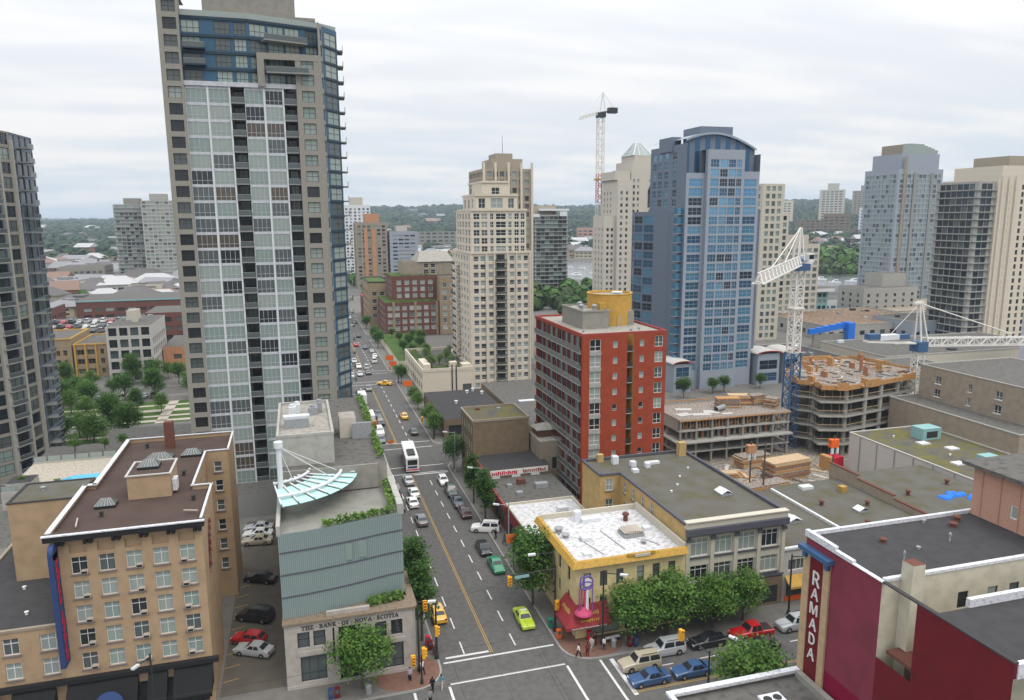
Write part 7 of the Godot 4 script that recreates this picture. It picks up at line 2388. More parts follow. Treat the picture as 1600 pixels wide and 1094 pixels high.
	mb.bar(Vector3(x, 101.2, z), Vector3(x + 8.0, 102.2, z), 2.0, 0.6)
	obj("machinery", mb, root)
	lattice_obj(root, "jib", M.steelwhite, Vector3(x - 1.5, 101.0, z), Vector3(x - 14.5, 97.0, z + 8.0), 1.5, 1.5, 0.22, true)
	mb = MB.new()
	mb.use(M.steelwhite)
	mb.bar(Vector3(x - 0.5, 101.0, z), Vector3(x + 1.0, 111.0, z), 0.5, 0.5); mb.bar(Vector3(x + 2.5, 101.0, z), Vector3(x + 1.0, 111.0, z), 0.3, 0.3)
	mb.cyl(Vector3(x + 1, 110.8, z), Vector3(x - 12.0, 98.5, z + 7.0), 0.12, 0.12, 6); mb.cyl(Vector3(x + 1, 110.8, z), Vector3(x + 7.5, 103.0, z), 0.12, 0.12, 6)
	obj("tower_head", mb, root)
	for q in [[44.0], [68.0]]:
		mb = MB.new()
		mb.use(M.mustard)
		mb.box(Vector3(x - 2.4, q[0], z - 2.4), Vector3(x + 8.0, q[0] + 0.8, z + 2.4))
		obj("wall_tie", mb, root)
	rebase(root, Vector3(x, 0.1, z))
	root = thing("tower_crane", "distant white crane with flat jib among the low roofs", "crane")
	lattice_obj(root, "mast", M.steelwhite, Vector3(-192, 0.1, -660), Vector3(-192, 36.0, -660), 3.2, 3.2, 0.9)
	lattice_obj(root, "jib", M.steelwhite, Vector3(-222, 37.5, -660), Vector3(-188, 37.5, -660), 2.4, 2.4, 0.7)
	plain_box(root, "tower_head", M.steelwhite, Vector3(-193, 36.0, -661), Vector3(-191, 46.0, -659))
	rebase(root, Vector3(-192, 0.1, -660))

func slab(root: Node3D, poly: PackedVector2Array, y: float, t: float, m, top = null) -> void:
	var mb := MB.new()
	mb.use(m)
	mb.prism(poly, y - t, y, top, true)
	obj("slab", mb, root)

var deck := PackedVector2Array()
func on_deck() -> Vector2:
	var p := Vector2(rng.randf_range(102, 131), rng.randf_range(-151, -125))
	while not Geometry2D.is_point_in_polygon(p, deck): p = Vector2(rng.randf_range(102, 131), rng.randf_range(-151, -125))
	return p

func build_site() -> void:
	struct("site_ground", sheet(M.sitedirt, 61.0, -146.0, 150.0, -97.5, 0.150))
	var root := thing("unfinished_building", "unfinished concrete frame with timber formwork and stacked shuttering on its top deck", "building")
	var x0 := 72.2
	var x1 := 98.2
	var z0 := -142.0
	var z1 := -130.0
	var ys := [2.7, 5.0, 7.2, 9.5]
	for j in 4:
		slab(root, PackedVector2Array([Vector2(x0 - (0.8 if j == 1 else 0.0), z0), Vector2(x1, z0), Vector2(x1, z1 + (1.2 if j == 1 else 0.0)), Vector2(x0 - (0.8 if j == 1 else 0.0), z1 + (1.2 if j == 1 else 0.0))]), ys[j], 0.3, M.concretepale, M.formply if j == 3 else M.concretepale)
	for i in 8:
		var x := x0 + 0.4 + i * 3.6
		for z in [z1 - 0.3, z1 - 5.5]:
			var mb := MB.new()
			mb.use(M.concrete)
			var ya := 0.1
			for j in 4:
				mb.box(Vector3(x - 0.2, ya, z - 0.2), Vector3(x + 0.2, ys[j] - 0.3, z + 0.2))
				ya = ys[j]
			obj("column", mb, root)
	plain_box(root, "rear_wall", M.concrete, Vector3(x0, 0.1, z0 + 0.3), Vector3(x1, 9.2, z0 + 0.6))
	plain_box(root, "end_wall", M.concretepale, Vector3(x0 + 0.05, 7.21, z0 + 0.7), Vector3(x0 + 0.3, 9.19, z1 - 0.8))
	# timber props and formwork of the top storey
	for i in 34:
		var mb := MB.new()
		mb.use(M.formwood if i % 3 else M.lumber)
		var x := x0 + 0.6 + i * 0.74
		mb.box(Vector3(x, 7.21, z1 - 0.9), Vector3(x + 0.14, 9.19, z1 - 0.75))
		if i % 2: mb.bar(Vector3(x, 7.6, z1 - 0.7), Vector3(x + 0.9, 8.2, z1 - 0.7), 0.08, 0.12)
		obj("timber_prop", mb, root)
	for i in 20:
		var mb := MB.new()
		mb.use(M.lumberred if i % 4 == 0 else M.concrete)
		var x := x0 + 0.8 + i * 1.25
		mb.box(Vector3(x, 5.01, z1 - 1.4), Vector3(x + 0.5, 6.89, z1 - 1.2))
		obj("shutter_panel", mb, root)
	for e in [[z1 + 0.05, 9.2, x0, x1], [z0 + 0.1, 10.2, x0, x0 + 14.0]]:
		var mb := MB.new()
		mb.use(M.formwood)
		mb.box(Vector3(e[2], e[1] - 0.1, e[0]), Vector3(e[3], e[1] + 0.12, e[0] + 0.12))
		obj("edge_board", mb, root)
	for i in 12:
		var mb := MB.new()
		mb.use(M.lumber)
		mb.box(Vector3(x0 + 0.3 + i * 1.2, 9.51, z0 + 0.1), Vector3(x0 + 0.4 + i * 1.2, 10.4, z0 + 0.2))
		obj("guard_post", mb, root)
	rebase(root, Vector3(85, 0.1, -136))
	# stacks of shuttering and sheets on the deck
	var decks := [[87.0, -136.5, 5.0, 2.0, -0.25], [91.0, -138.0, 4.6, 2.2, -0.3], [94.5, -137.0, 3.6, 2.0, 0.2], [96.0, -133.5, 2.4, 2.6, 0.6]]
	for e in decks: stack(e[0], 9.5, e[1], e[2], 2.2, e[3], e[4], 8, "stack of reddish timber shuttering on the concrete deck", "timber stacks on the deck")
	for e in [[75.0, -133.5, 3.0, 2.0], [78.6, -132.6, 4.0, 1.6], [81.6, -133.8, 3.2, 2.2], [77.0, -137.2, 3.4, 1.6], [84.0, -131.6, 2.4, 1.0]]:
		var o := thing("plywood_sheet", "pale plywood sheet lying on the unfinished concrete deck", "board", Vector3(e[0], 9.5, e[1]), rng.randf_range(-0.4, 0.4), "plywood sheets on the deck")
		var mb := MB.new()
		mb.use(M.whiteplaster)
		mb.box(Vector3(-e[2] / 2, 0, -e[3] / 2), Vector3(e[2] / 2, 0.12, e[3] / 2))
		obj("panel", mb, o)
	var duct := thing("steel_duct", "grey steel duct section lying on the deck", "duct", Vector3(84.0, 9.5, -134.4), 0.5)
	var dm := MB.new()
	dm.use(M.metal)
	dm.cyl(Vector3(-1.6, 0.55, 0), Vector3(1.6, 0.55, 0), 0.55, 0.55, 14, false)
	obj("pipe", dm, duct)
	# the rounded frame beside it
	root = thing("unfinished_tower", "unfinished round cornered concrete floors with plywood edged top deck", "building")
	var poly := PackedVector2Array([Vector2(104.5, -141.0), Vector2(102.2, -137.2), Vector2(101.2, -132.6), Vector2(103.4, -129.8), Vector2(102.4, -126.2), Vector2(107.5, -124.3), Vector2(117.0, -126.3), Vector2(129.0, -129.2), Vector2(134.0, -136.0), Vector2(130.0, -151.0), Vector2(117.0, -152.0)])
	deck = poly
	for j in 5:
		slab(root, poly, 3.0 + j * 3.0, 0.32, M.concretepale, M.formply if j == 4 else M.concrete)
	var cols := [Vector2(108.6, -126.2), Vector2(113.4, -126.2), Vector2(118.2, -127.2), Vector2(124.0, -128.8), Vector2(128.0, -130.8), Vector2(104.8, -131.5), Vector2(104.0, -137.5)]
	for c in cols:
		var mb := MB.new()
		mb.use(M.concretepale)
		mb.cyl(Vector3(c.x, 0.1, c.y), Vector3(c.x, 14.68, c.y), 0.48, 0.48, 12, false)
		obj("column", mb, root)
	for j in 5:
		var y := j * 3.0
		plain_box(root, "core_wall", M.concrete, Vector3(108.0, maxf(y, 0.1), -145.0), Vector3(124.0, y + 2.68, -138.0))
		for i in 10:
			var mb := MB.new()
			mb.use([M.formwood, M.brownwall, M.lumber, M.concrete][rng.randi() % 4])
			var x := 105.5 + i * 2.3
			mb.box(Vector3(x, y + 0.05 if j else 0.1, -133.5), Vector3(x + rng.randf_range(0.15, 1.5), y + 2.6, -133.3))
			obj("formwork_panel", mb, root)
		for i in 9:
			var mb := MB.new()
			mb.use(M.metal if j < 4 else M.lumber)
			var t := i / 9.0
			var a := poly[3].lerp(poly[5], t * 2.0) if t < 0.5 else poly[5].lerp(poly[7], t * 2.0 - 1.0)
			mb.bar(Vector3(a.x, maxf(y, 0.1), a.y - 1.2), Vector3(a.x, y + 2.68, a.y - 1.2), 0.09, 0.09)
			obj("prop", mb, root)
		if j > 0:
			for i in range(2, 8):
				var mb := MB.new()
				mb.use(M.lumber)
				mb.bar(Vector3(poly[i].x, y + 1.0, poly[i].y - 0.3), Vector3(poly[i + 1].x, y + 1.0, poly[i + 1].y - 0.3), 0.06, 0.1)
				obj("guard_rail", mb, root)
	for i in range(0, poly.size()):
		var a := poly[i]
		var b := poly[(i + 1) % poly.size()]
		var mb := MB.new()
		mb.use(M.formwood)
		var m2 := a.lerp(b, rng.randf_range(0.3, 0.7))
		mb.bar(Vector3(a.x, 15.0, a.y), Vector3(m2.x, 15.0, m2.y), 0.2, 1.0)
		mb.bar(Vector3(m2.x, 15.2, m2.y), Vector3(b.x, 15.2, b.y), 0.2, rng.randf_range(0.9, 1.7))
		obj("edge_form", mb, root)
	for i in 16:
		var mb := MB.new()
		mb.use(M.formwood if i % 2 else M.lumberred)
		var dp := on_deck()
		var x := dp.x
		var z := dp.y
		mb.box(Vector3(x, 15.0, z), Vector3(x + rng.randf_range(0.3, 0.6), 15.0 + rng.randf_range(1.2, 2.6), z + rng.randf_range(0.3, 2.0)))
		obj("column_form", mb, root)
	rebase(root, Vector3(114, 0.1, -138))
	for i in 130:
		var dp := on_deck()
		var o := thing("loose_board", "loose board on the crowded top deck of the unfinished tower", "board", Vector3(dp.x, 15.0, dp.y), rng.randf() * PI, "loose boards on the top deck")
		var mb := MB.new()
		mb.use([M.whiteplaster, M.lumber, M.formply, M.metal, M.lumberred, M.roofgrey][rng.randi() % 6])
		var l := rng.randf_range(0.8, 3.0)
		var w := rng.randf_range(0.15, 0.7)
		mb.box(Vector3(-l / 2, 0, -w / 2), Vector3(l / 2, rng.randf_range(0.06, 0.4), w / 2))
		obj("plank", mb, o)
	# the yard
	stack(88.5, 0.15, -117.5, 9.0, 3.8, 3.4, 0.12, 10, "big bundle of upright brown formwork panels in the site yard", "")
	stack(86.0, 0.15, -125.0, 7.0, 2.6, 3.0, 0.1, 9, "timber stack with pale top sheets in the site yard", "")
	stack(80.0, 0.15, -112.0, 9.0, 1.8, 2.8, 0.12, 7, "long low stack of planks near the ochre building", "")
	stack(73.5, 0.15, -113.5, 2.6, 2.0, 2.4, 0.2, 5, "square wooden crate stack at the yard edge", "")
	stack(78.0, 0.15, -121.0, 4.0, 1.0, 2.0, -0.2, 5, "small stack of grey boards in the yard", "")
	stack(96.0, 0.15, -112.0, 9.0, 0.9, 1.6, 0.1, 4, "flat stack of grey beams beside the white hall", "")
	stack(86.0, 0.15, -108.6, 5.5, 0.8, 1.2, 0.1, 4, "pale concrete barriers piled at the yard edge", "")
	for i in 110:
		var o := thing("scrap_board", "scrap timber board scattered over the muddy site yard", "board", Vector3(rng.randf_range(70, 99), 0.15, rng.randf_range(-127, -100)), rng.randf() * PI, "scrap boards in the yard")
		var mb := MB.new()
		mb.use([M.lumber, M.formwood, M.formply, M.whiteplaster][rng.randi() % 4])
		var l := rng.randf_range(1.0, 3.6)
		mb.box(Vector3(-l / 2, 0, -0.15), Vector3(l / 2, rng.randf_range(0.08, 0.4), 0.15 + rng.randf() * 0.5))
		obj("plank", mb, o)
	var cn := thing("site_container", "red open container with timber sides on the building site", "container", Vector3(100.0, 0.15, -119.0), 0.1)
	var mb2 := MB.new()
	mb2.use(M.signred)
	mb2.box(Vector3(-0.6, 0.2, -1.2), Vector3(2.0, 2.6, 1.2))
	obj("body", mb2, cn)
	mb2 = MB.new()
	mb2.use(M.formwood)
	mb2.box(Vector3(-1.8, 0, -1.3), Vector3(-0.65, 2.9, 1.3))
	obj("timber_side", mb2, cn)
	for e in [[77.4, -112.9, "timber utility pole with transformers and rust orange box at the yard", true], [79.0, -111.0, "plain dark utility pole beside the transformer pole", false], [94.0, -111.4, "utility pole carrying an orange box near the red container", true]]:
		var p := thing("utility_pole", e[2], "pole", Vector3(e[0], 0.15, e[1]))
		var mb := MB.new()
		mb.use(M.bark)
		mb.cyl(Vector3.ZERO, Vector3(0, 9.6, 0), 0.17, 0.13, 8)
		obj("shaft", mb, p)
		mb = MB.new()
		mb.use(M.bark)
		mb.box(Vector3(-1.2, 8.4, -0.1), Vector3(1.2, 8.6, 0.1))
		obj("crossarm", mb, p)
		if e[3]:
			for s in [-0.55, 0.55]:
				mb = MB.new()
				mb.use(M.plastic)
				mb.cyl(Vector3(s, 6.2, 0.3), Vector3(s, 7.3, 0.3), 0.28, 0.28, 10)
				obj("transformer", mb, p)
			mb = MB.new()
			mb.use(M.signorange if e[0] > 90 else M.terracotta)
			mb.box(Vector3(-0.9, 7.4, -0.5), Vector3(0.7, 8.9, 0.5))
			obj("box", mb, p)

func stack(x: float, y: float, z: float, w: float, h: float, d: float, turn: float, n: int, label: String, group: String) -> void:
	var o := thing("timber_stack", label, "timber", Vector3(x, y, z), turn, group)
	for j in n:
		var mb := MB.new()
		mb.use([M.lumber, M.lumberred, M.formply, M.formwood, M.lumber][rng.randi() % 5])
		var sh := rng.randf_range(-0.25, 0.25)
		mb.box(Vector3(-w / 2 + sh, h * j / n, -d / 2 + sh * 0.5), Vector3(w / 2 + sh, h * (j + 1) / n - 0.05, d / 2 + sh * 0.5))
		obj("board_layer", mb, o)

# ---------------------------------------------------------------- trees
var tree_meshes := {}
func tree_kind(k: String) -> Array:
	# trunk and crown of one kind in its own axes, base at the origin
	if tree_meshes.has(k): return tree_meshes[k]
	var g := RandomNumberGenerator.new()
	g.seed = hash(k)
	var P: Dictionary = {
		"round": {"h": 8.0, "r": 3.0, "y": 2.4, "n": 3000, "leaf": 0.20, "m": ["leafa", "leafb", "leafd"], "c": 46},
		"round_b": {"h": 8.0, "r": 3.2, "y": 2.2, "n": 3000, "leaf": 0.20, "m": ["leafb", "leafa", "leafc"], "c": 40},
		"column": {"h": 8.5, "r": 1.9, "y": 2.0, "n": 2600, "leaf": 0.17, "m": ["leafd", "leafa", "leafd"], "c": 44},
		"broad": {"h": 10.0, "r": 3.3, "y": 2.2, "n": 4600, "leaf": 0.21, "m": ["leafa", "leafd", "leafb"], "c": 60},
		"spread": {"h": 7.6, "r": 4.3, "y": 2.3, "n": 5200, "leaf": 0.19, "m": ["leafa", "leafb", "leafc"], "c": 70},
		"small": {"h": 4.0, "r": 1.7, "y": 0.9, "n": 900, "leaf": 0.17, "m": ["leafb", "leafc", "leafa"], "c": 20},
		"silver": {"h": 5.5, "r": 2.4, "y": 1.2, "n": 1500, "leaf": 0.19, "m": ["leafe", "leafc", "leafe"], "c": 26}}[k]
	var t := MB.new()
	t.use(M.bark)
	var H: float = P.h
	t.cyl(Vector3(0, -0.1, 0), Vector3(0.05, H * 0.35, 0.02), 0.17, 0.12, 8, false)
	t.cyl(Vector3(0.05, H * 0.35, 0.02), Vector3(0, H * 0.8, 0), 0.12, 0.04, 7, false)
	var c := MB.new()
	var half: float = (H - P.y) / 2
	var cy: float = P.y + half
	var cents := []
	for j in int(P.c):
		var d := Vector3(g.randfn(), g.randfn(), g.randfn()).normalized() * pow(g.randf(), 0.45)
		var taper := 1.0
		if k == "column": taper = lerpf(1.15, 0.45, (d.y + 1) / 2)
		else: taper = lerpf(1.05, 0.8, (d.y + 1) / 2)
		cents.append(Vector3(d.x * P.r * 0.86 * taper, cy + d.y * half * 0.9, d.z * P.r * 0.86 * taper))
	for j in 8:
		var b: Vector3 = cents[j * 3 % cents.size()]
		t.cyl(Vector3(0, H * g.randf_range(0.25, 0.45), 0), b, 0.07, 0.02, 5, false)
	for j in int(P.n):
		var b: Vector3 = cents[g.randi() % cents.size()]
		var s: float = P.r * (0.16 if k == "spread" else 0.22)
		var p := b + Vector3(clampf(g.randfn(0, s), -1.9 * s, 1.9 * s), clampf(g.randfn(0, s * 0.75), -1.5 * s, 1.5 * s), clampf(g.randfn(0, s), -1.9 * s, 1.9 * s))
		c.use(M[P.m[absi(int(b.x * 7.3 + b.y * 3.1)) % 3] if g.randf() < 0.7 else P.m[g.randi() % 3]])
		var u: Vector3 = Vector3(g.randfn(), g.randfn() * 0.5, g.randfn()).normalized() * P.leaf * g.randf_range(0.7, 1.3)
		var v: Vector3 = u.cross(Vector3(g.randfn() * 0.7, 1.0, g.randfn() * 0.7)).normalized() * P.leaf * 0.7
		c.quad(p - u, p - v, p + u, p + v)
	tree_meshes[k] = [t.mesh(), c.mesh()]
	return tree_meshes[k]

func tree(k: String, x: float, z: float, s: float, label: String, group := "", y := 0.14) -> void:
	var o := thing("shrub" if k == "small" and s < 0.6 else "tree", label, "tree", Vector3(x, y, z), rng.randf() * TAU, group)
	o.scale = Vector3(s * rng.randf_range(0.93, 1.07), s, s * rng.randf_range(0.93, 1.07))
	var m := tree_kind(k)
	put("trunk", m[0], o)
	put("crown", m[1], o)

func build_trees() -> void:
	tree("spread", 4.3, -74.2, 0.92, "leafy street tree in front of the bank's stone storey")
	tree("column", 12.0, -81.6, 1.2, "tall dark street tree close to the bank corner")
	tree("column", 12.0, -86.5, 1.3, "dark street tree behind the first one by the bank side")
	tree("round_b", 12.2, -95.5, 0.85, "sparse street tree beside the bank's upper glass wall")
	tree("broad", 27.2, -85.8, 1.06, "large dense street tree beside the pale yellow building")
	tree("column", 28.2, -95.2, 0.8, "slim street tree behind the orange sign")
	tree("column", 27.8, -113.5, 1.1, "dark conical street tree by the patio shop")
	tree("column", 27.8, -122.0, 1.1, "dark conical street tree by the banner shop")
	tree("round", 28.2, -141.0, 0.9, "small street tree at the side street corner by the brown walk-up")
	tree("round_b", 28.6, -165.0, 0.72, "street tree in front of the dark flat roofed row")
	tree("round_b", 28.6, -172.0, 0.75, "second street tree in front of the dark flat roofed row")
	tree("round_b", 28.6, -190.0, 0.6, "young street tree at the end of the dark row")
	tree("round_b", 28.6, -197.0, 0.6, "young street tree in front of the white terrace building")
	tree("round", 28.6, -222.0, 0.8, "round street tree at the terrace building corner")
	tree("round", 28.6, -288.0, 0.9, "street tree by the garden court")
	tree("round", 28.8, -300.0, 0.9, "street tree before the brick block")
	tree("round", 28.8, -340.0, 0.8, "street tree beside the buff corner block")
	tree("spread", 36.0, -74.4, 0.92, "leafy street tree by the pale yellow building front")
	tree("spread", 40.6, -74.3, 1.02, "full street tree at the boundary of the yellow and cream fronts")
	tree("spread", 46.6, -74.2, 0.86, "street tree before the cream block's windows")
	tree("spread", 51.2, -74.6, 0.84, "street tree at the far end of the cream block")
	tree("spread", 41.5, -58.2, 1.05, "bright green tree behind the white metal coping")
	tree("broad", 55.0, -146.5, 0.85, "dark tree between the brown walk-up and the orange block")
	tree("small", 70.4, -116.5, 0.9, "bright green shrub at the yard edge", "", 0.15)
	tree("round", 63.5, -128.0, 0.55, "small tree squeezed beside the orange block")
	tree("round", 101.0, -180.0, 0.8, "dark tree at the blue tower's podium")
	tree("round", 111.5, -182.5, 0.6, "small dark tree before the blue tower entrance")
	tree("round", 115.5, -183.0, 0.65, "second small dark tree before the blue tower entrance")
	tree("round", 128.0, -184.0, 0.6, "small tree between tower and red roofed pavilion")
	tree("round_b", 158.0, -194.0, 0.7, "lone green tree behind the unfinished tower")
	for e in [[-58.0, -211.0], [-55.0, -216.0], [-62.0, -219.0], [-48.0, -184.0], [-46.5, -199.0], [-50.0, -246.0], [-44.0, -245.0], [-41.0, -252.0], [-52.0, -181.0], [-40.0, -223.0], [-36.5, -242.0], [-68.0, -246.0], [-72.0, -240.0], [-60.0, -240.0], [-30.0, -222.0], [-48.0, -224.0], [-36.0, -207.0], [-57.0, -190.0], [-42.0, -208.0], [-53.0, -205.0], [-64.0, -200.0], [-60.0, -226.0], [-33.0, -236.0], [-50.5, -188.0], [-45.0, -178.0], [-43.5, -187.0], [-57.0, -222.0], [-52.0, -230.0], [-39.0, -182.0]]:
		var kd := rng.randi() % 3
		var kw: String = ["rounded mid green", "loose bright green", "tall dense dark green"][kd]
		tree(["round", "round_b", "broad"][kd], e[0], e[1], rng.randf_range(0.65, 1.1), "%s park tree %s" % [kw, "beside the white grid block" if e[1] < -235.0 else ("on the lawns with pale paths" if e[1] < -195.0 else "behind the pool terrace")], kw + " park trees")
	for e in [[36.0, -210.0], [39.0, -214.0], [42.0, -218.0], [36.5, -222.0], [44.0, -226.0], [38.0, -230.0], [41.5, -209.5]]:
		tree("silver", e[0], e[1], rng.randf_range(0.6, 0.85), "silvery olive tree in the roof garden of the white terrace building", "roof garden trees", 6.8)
	for e in [[34.5, -260.0], [38.0, -270.0], [36.0, -282.0], [41.0, -262.0], [42.0, -288.0], [35.0, -296.0], [43.5, -276.0], [36.0, -250.0]]:
		tree("round", e[0], e[1], rng.randf_range(0.5, 0.8), "green tree inside the walled garden court", "garden court trees", 2.6)
	for e in [[236.0, -302.0], [242.0, -300.0], [248.0, -298.0], [254.0, -297.0], [260.0, -296.0], [266.0, -296.0]]:
		tree("small", e[0], e[1], 1.3, "bright bushy tree in the row before the white stepped block", "bushy trees by the water")
	for e in [[262.0, -392.0], [268.0, -398.0], [300.0, -395.0]]:
		tree("column", e[0], e[1], 1.4, "dark conifer on the near shore of the inlet", "shore conifers")
	for e in [[-44.0, -130.5, 0.5], [-38.5, -128.6, 0.4], [-33.0, -149.0, 0.7], [-36.0, -148.6, 0.6], [-41.0, -148.8, 0.65]]:
		tree("small", e[0], e[1], e[2], "small potted shrub on the pool terrace", "terrace shrubs", 8.0)

# ---------------------------------------------------------------- vehicles
var car_meshes := {}
func loft(mb: MB, secs: Array) -> void:
	for j in secs.size() - 1:
		var a: Array = secs[j]
		var b: Array = secs[j + 1]
		for i in a.size() - 1: mb.quad(a[i], a[i + 1], b[i + 1], b[i])
	for e in [0, secs.size() - 1]:
		var s: Array = secs[e]
		for i in range(1, s.size() - 1):
			if e == 0: mb.tri(s[0], s[i + 1], s[i])
			else: mb.tri(s[0], s[i], s[i + 1])

func sec(z: float, w: float, y0: float, ym: float, yt: float) -> Array:
	return [Vector3(-w * 0.96, y0, z), Vector3(-w, ym, z), Vector3(-w * 0.95, yt - 0.08, z), Vector3(-w * 0.8, yt, z), Vector3(w * 0.8, yt, z), Vector3(w * 0.95, yt - 0.08, z), Vector3(w, ym, z), Vector3(w * 0.96, y0, z)]

func car_kind(k: String) -> Dictionary:
	# meshes of one kind of car, facing -z: body, glass, lamps
	if car_meshes.has(k): return car_meshes[k]
	var C: Dictionary = {
		"sedan": {"L": 2.3, "w": 0.88, "hood": 0.92, "boot": 0.96, "g": [-0.95, -0.2, 0.85, 1.62], "roof": 1.41, "wr": 0.33, "wb": 1.38},
		"hatch": {"L": 2.05, "w": 0.86, "hood": 0.95, "boot": 1.0, "g": [-0.9, -0.15, 1.4, 1.98], "roof": 1.46, "wr": 0.32, "wb": 1.25},
		"suv": {"L": 2.35, "w": 0.94, "hood": 1.1, "boot": 1.15, "g": [-0.95, -0.35, 2.05, 2.3], "roof": 1.78, "wr": 0.38, "wb": 1.4},
		"van": {"L": 2.4, "w": 0.95, "hood": 1.15, "boot": 1.15, "g": [-1.5, -0.8, 2.2, 2.36], "roof": 1.85, "wr": 0.34, "wb": 1.5},
		"pickup": {"L": 2.7, "w": 0.96, "hood": 1.08, "boot": 1.05, "g": [-0.9, -0.35, 0.85, 1.1], "roof": 1.78, "wr": 0.39, "wb": 1.65}}[k]
	var L: float = C.L
	var w: float = C.w
	var G: Array = C.g
	var b := MB.new()
	b.use(M.plastic)
	loft(b, [sec(-L, w * 0.86, 0.32, 0.5, C.hood * 0.70), sec(-L + 0.14, w * 0.95, 0.24, 0.5, C.hood * 0.80), sec(-L + 0.6, w, 0.22, 0.55, C.hood * 0.93), sec(G[0], w, 0.22, 0.55, C.hood), sec(G[1], w, 0.22, 0.55, C.hood + 0.02), sec(G[2], w, 0.22, 0.55, C.boot), sec(minf(G[3], L - 0.3), w, 0.22, 0.55, C.boot), sec(L - 0.1, w * 0.96, 0.24, 0.55, C.boot * 0.94), sec(L, w * 0.88, 0.34, 0.55, C.boot * 0.82)])
	var gh := func(z: float, y: float, ww: float) -> Array: return [Vector3(-w * 0.92, C.hood - 0.05, z), Vector3(-ww, y, z), Vector3(ww, y, z), Vector3(w * 0.92, C.hood - 0.05, z)]
	loft(b, [gh.call(G[0], C.hood + 0.01, w * 0.86), gh.call(G[1], C.roof - 0.03, w * 0.70), gh.call(lerpf(G[1], G[2], 0.5), C.roof, w * 0.70), gh.call(G[2], C.roof - 0.03, w * 0.70), gh.call(G[3], C.boot + 0.01, w * 0.84)])
	if k == "pickup":
		b.use(M.darkmetal)
		b.box(Vector3(-w * 0.8, C.boot + 0.005, 1.2), Vector3(w * 0.8, C.boot + 0.02, L - 0.25))
	if k == "suv" or k == "van":
		b.use(M.darkmetal)
		for s in [-1, 1]: b.bar(Vector3(s * w * 0.62, C.roof + 0.06, G[1] + 0.3), Vector3(s * w * 0.62, C.roof + 0.06, G[2] - 0.2), 0.05, 0.05)
	var g := MB.new()
	g.use(M.glassdark)
	var yb: float = C.hood + 0.07
	var yr: float = C.roof - 0.1
	var wb := w * 0.78
	var wt := w * 0.62
	var fz := func(t: float) -> float: return lerpf(G[0], G[1], t)
	var e := 0.02
	# windscreen, rear window, side windows, each a little proud of the body
	g.quad(Vector3(-wb, yb, fz.call(0.12) - e), Vector3(-wt, yr, fz.call(0.86) - e), Vector3(wt, yr, fz.call(0.86) - e), Vector3(wb, yb, fz.call(0.12) - e))
	var rz := func(t: float) -> float: return lerpf(G[3], G[2], t)
	g.quad(Vector3(wb, C.boot + 0.07, rz.call(0.12) + e), Vector3(wt, yr, rz.call(0.86) + e), Vector3(-wt, yr, rz.call(0.86) + e), Vector3(-wb, C.boot + 0.07, rz.call(0.12) + e))
	var zs := [G[1] + 0.02, lerpf(G[1], G[2], 0.47), lerpf(G[1], G[2], 0.53), G[2] - 0.02]
	for s in [-1.0, 1.0]:
		for q in [[0, 1], [2, 3]]:
			var z0: float = zs[q[0]] - (0.35 * (G[1] - G[0]) if q[0] == 0 else 0.0)
			var z1: float = zs[q[1]] + (0.3 * (G[3] - G[2]) if q[1] == 3 else 0.0)
			var xb: float = s * (w * 0.905 + e)
			var xt: float = s * (w * 0.735 + e)
			var p := [Vector3(xb, yb, z0), Vector3(xb, yb, z1), Vector3(xt, yr, zs[q[1]] - 0.02), Vector3(xt, yr, zs[q[0]] + 0.05)]
			if s < 0: g.quad(p[0], p[1], p[2], p[3])
			else: g.quad(p[1], p[0], p[3], p[2])
	var wh := MB.new()
	wh.use(M.rubber)
	wh.cyl(Vector3(-0.11, 0, 0), Vector3(0.11, 0, 0), C.wr, C.wr, 14)
	var rim := MB.new()
	rim.use(M.chrome)
	rim.cyl(Vector3(-0.118, 0, 0), Vector3(0.118, 0, 0), C.wr * 0.6, C.wr * 0.6, 10)
	var hl := MB.new()
	hl.use(M.lampclear)
	hl.box(Vector3(-0.17, -0.07, -0.03), Vector3(0.17, 0.07, 0.05))
	var tl := MB.new()
	tl.use(M.lampred)
	tl.box(Vector3(-0.15, -0.1, -0.05), Vector3(0.15, 0.1, 0.03))
	car_meshes[k] = {"body": b.mesh(), "glass": g.mesh(), "wheel": wh.mesh(), "rim": rim.mesh(), "head": hl.mesh(), "tail": tl.mesh(), "c": C}
	return car_meshes[k]

func car(k: String, pm: String, x: float, z: float, turn_deg: float, label: String, y := 0.01, group := "", roof_sign := "") -> void:
	# turn 0 faces away along the main street (-z)
	var K := car_kind(k)
	var C: Dictionary = K.c
	var o := thing({"sedan": "sedan_car", "hatch": "hatchback_car", "suv": "suv_car", "van": "minivan", "pickup": "pickup_truck"}[k], label, "car" if k != "pickup" else "pickup", Vector3(x, y, z), deg_to_rad(turn_deg), group)
	var b := put("body", K.body, o)
	b.set_surface_override_material(0, M[pm])
	put("windows", K.glass, o)
	var far := absf(z) > 210.0
	for s in [-1.0, 1.0]:
		for e in [-1.0, 1.0]:
			var wp := put("wheel", K.wheel, o, Vector3(s * (C.w - 0.1), C.wr, e * C.wb))
			if not far: put("rim", K.rim, wp)
		if not far:
			put("headlight", K.head, o, Vector3(s * C.w * 0.68, C.hood * 0.68, -C.L + 0.06))
			put("taillight", K.tail, o, Vector3(s * C.w * 0.72, C.boot * 0.78, C.L - 0.02))
	if roof_sign != "":
		var mb := MB.new()
		mb.use(M[roof_sign])
		mb.box(Vector3(-0.35, C.roof, 0.1), Vector3(0.35, C.roof + 0.2, 0.35))
		obj("roof_sign", mb, o)

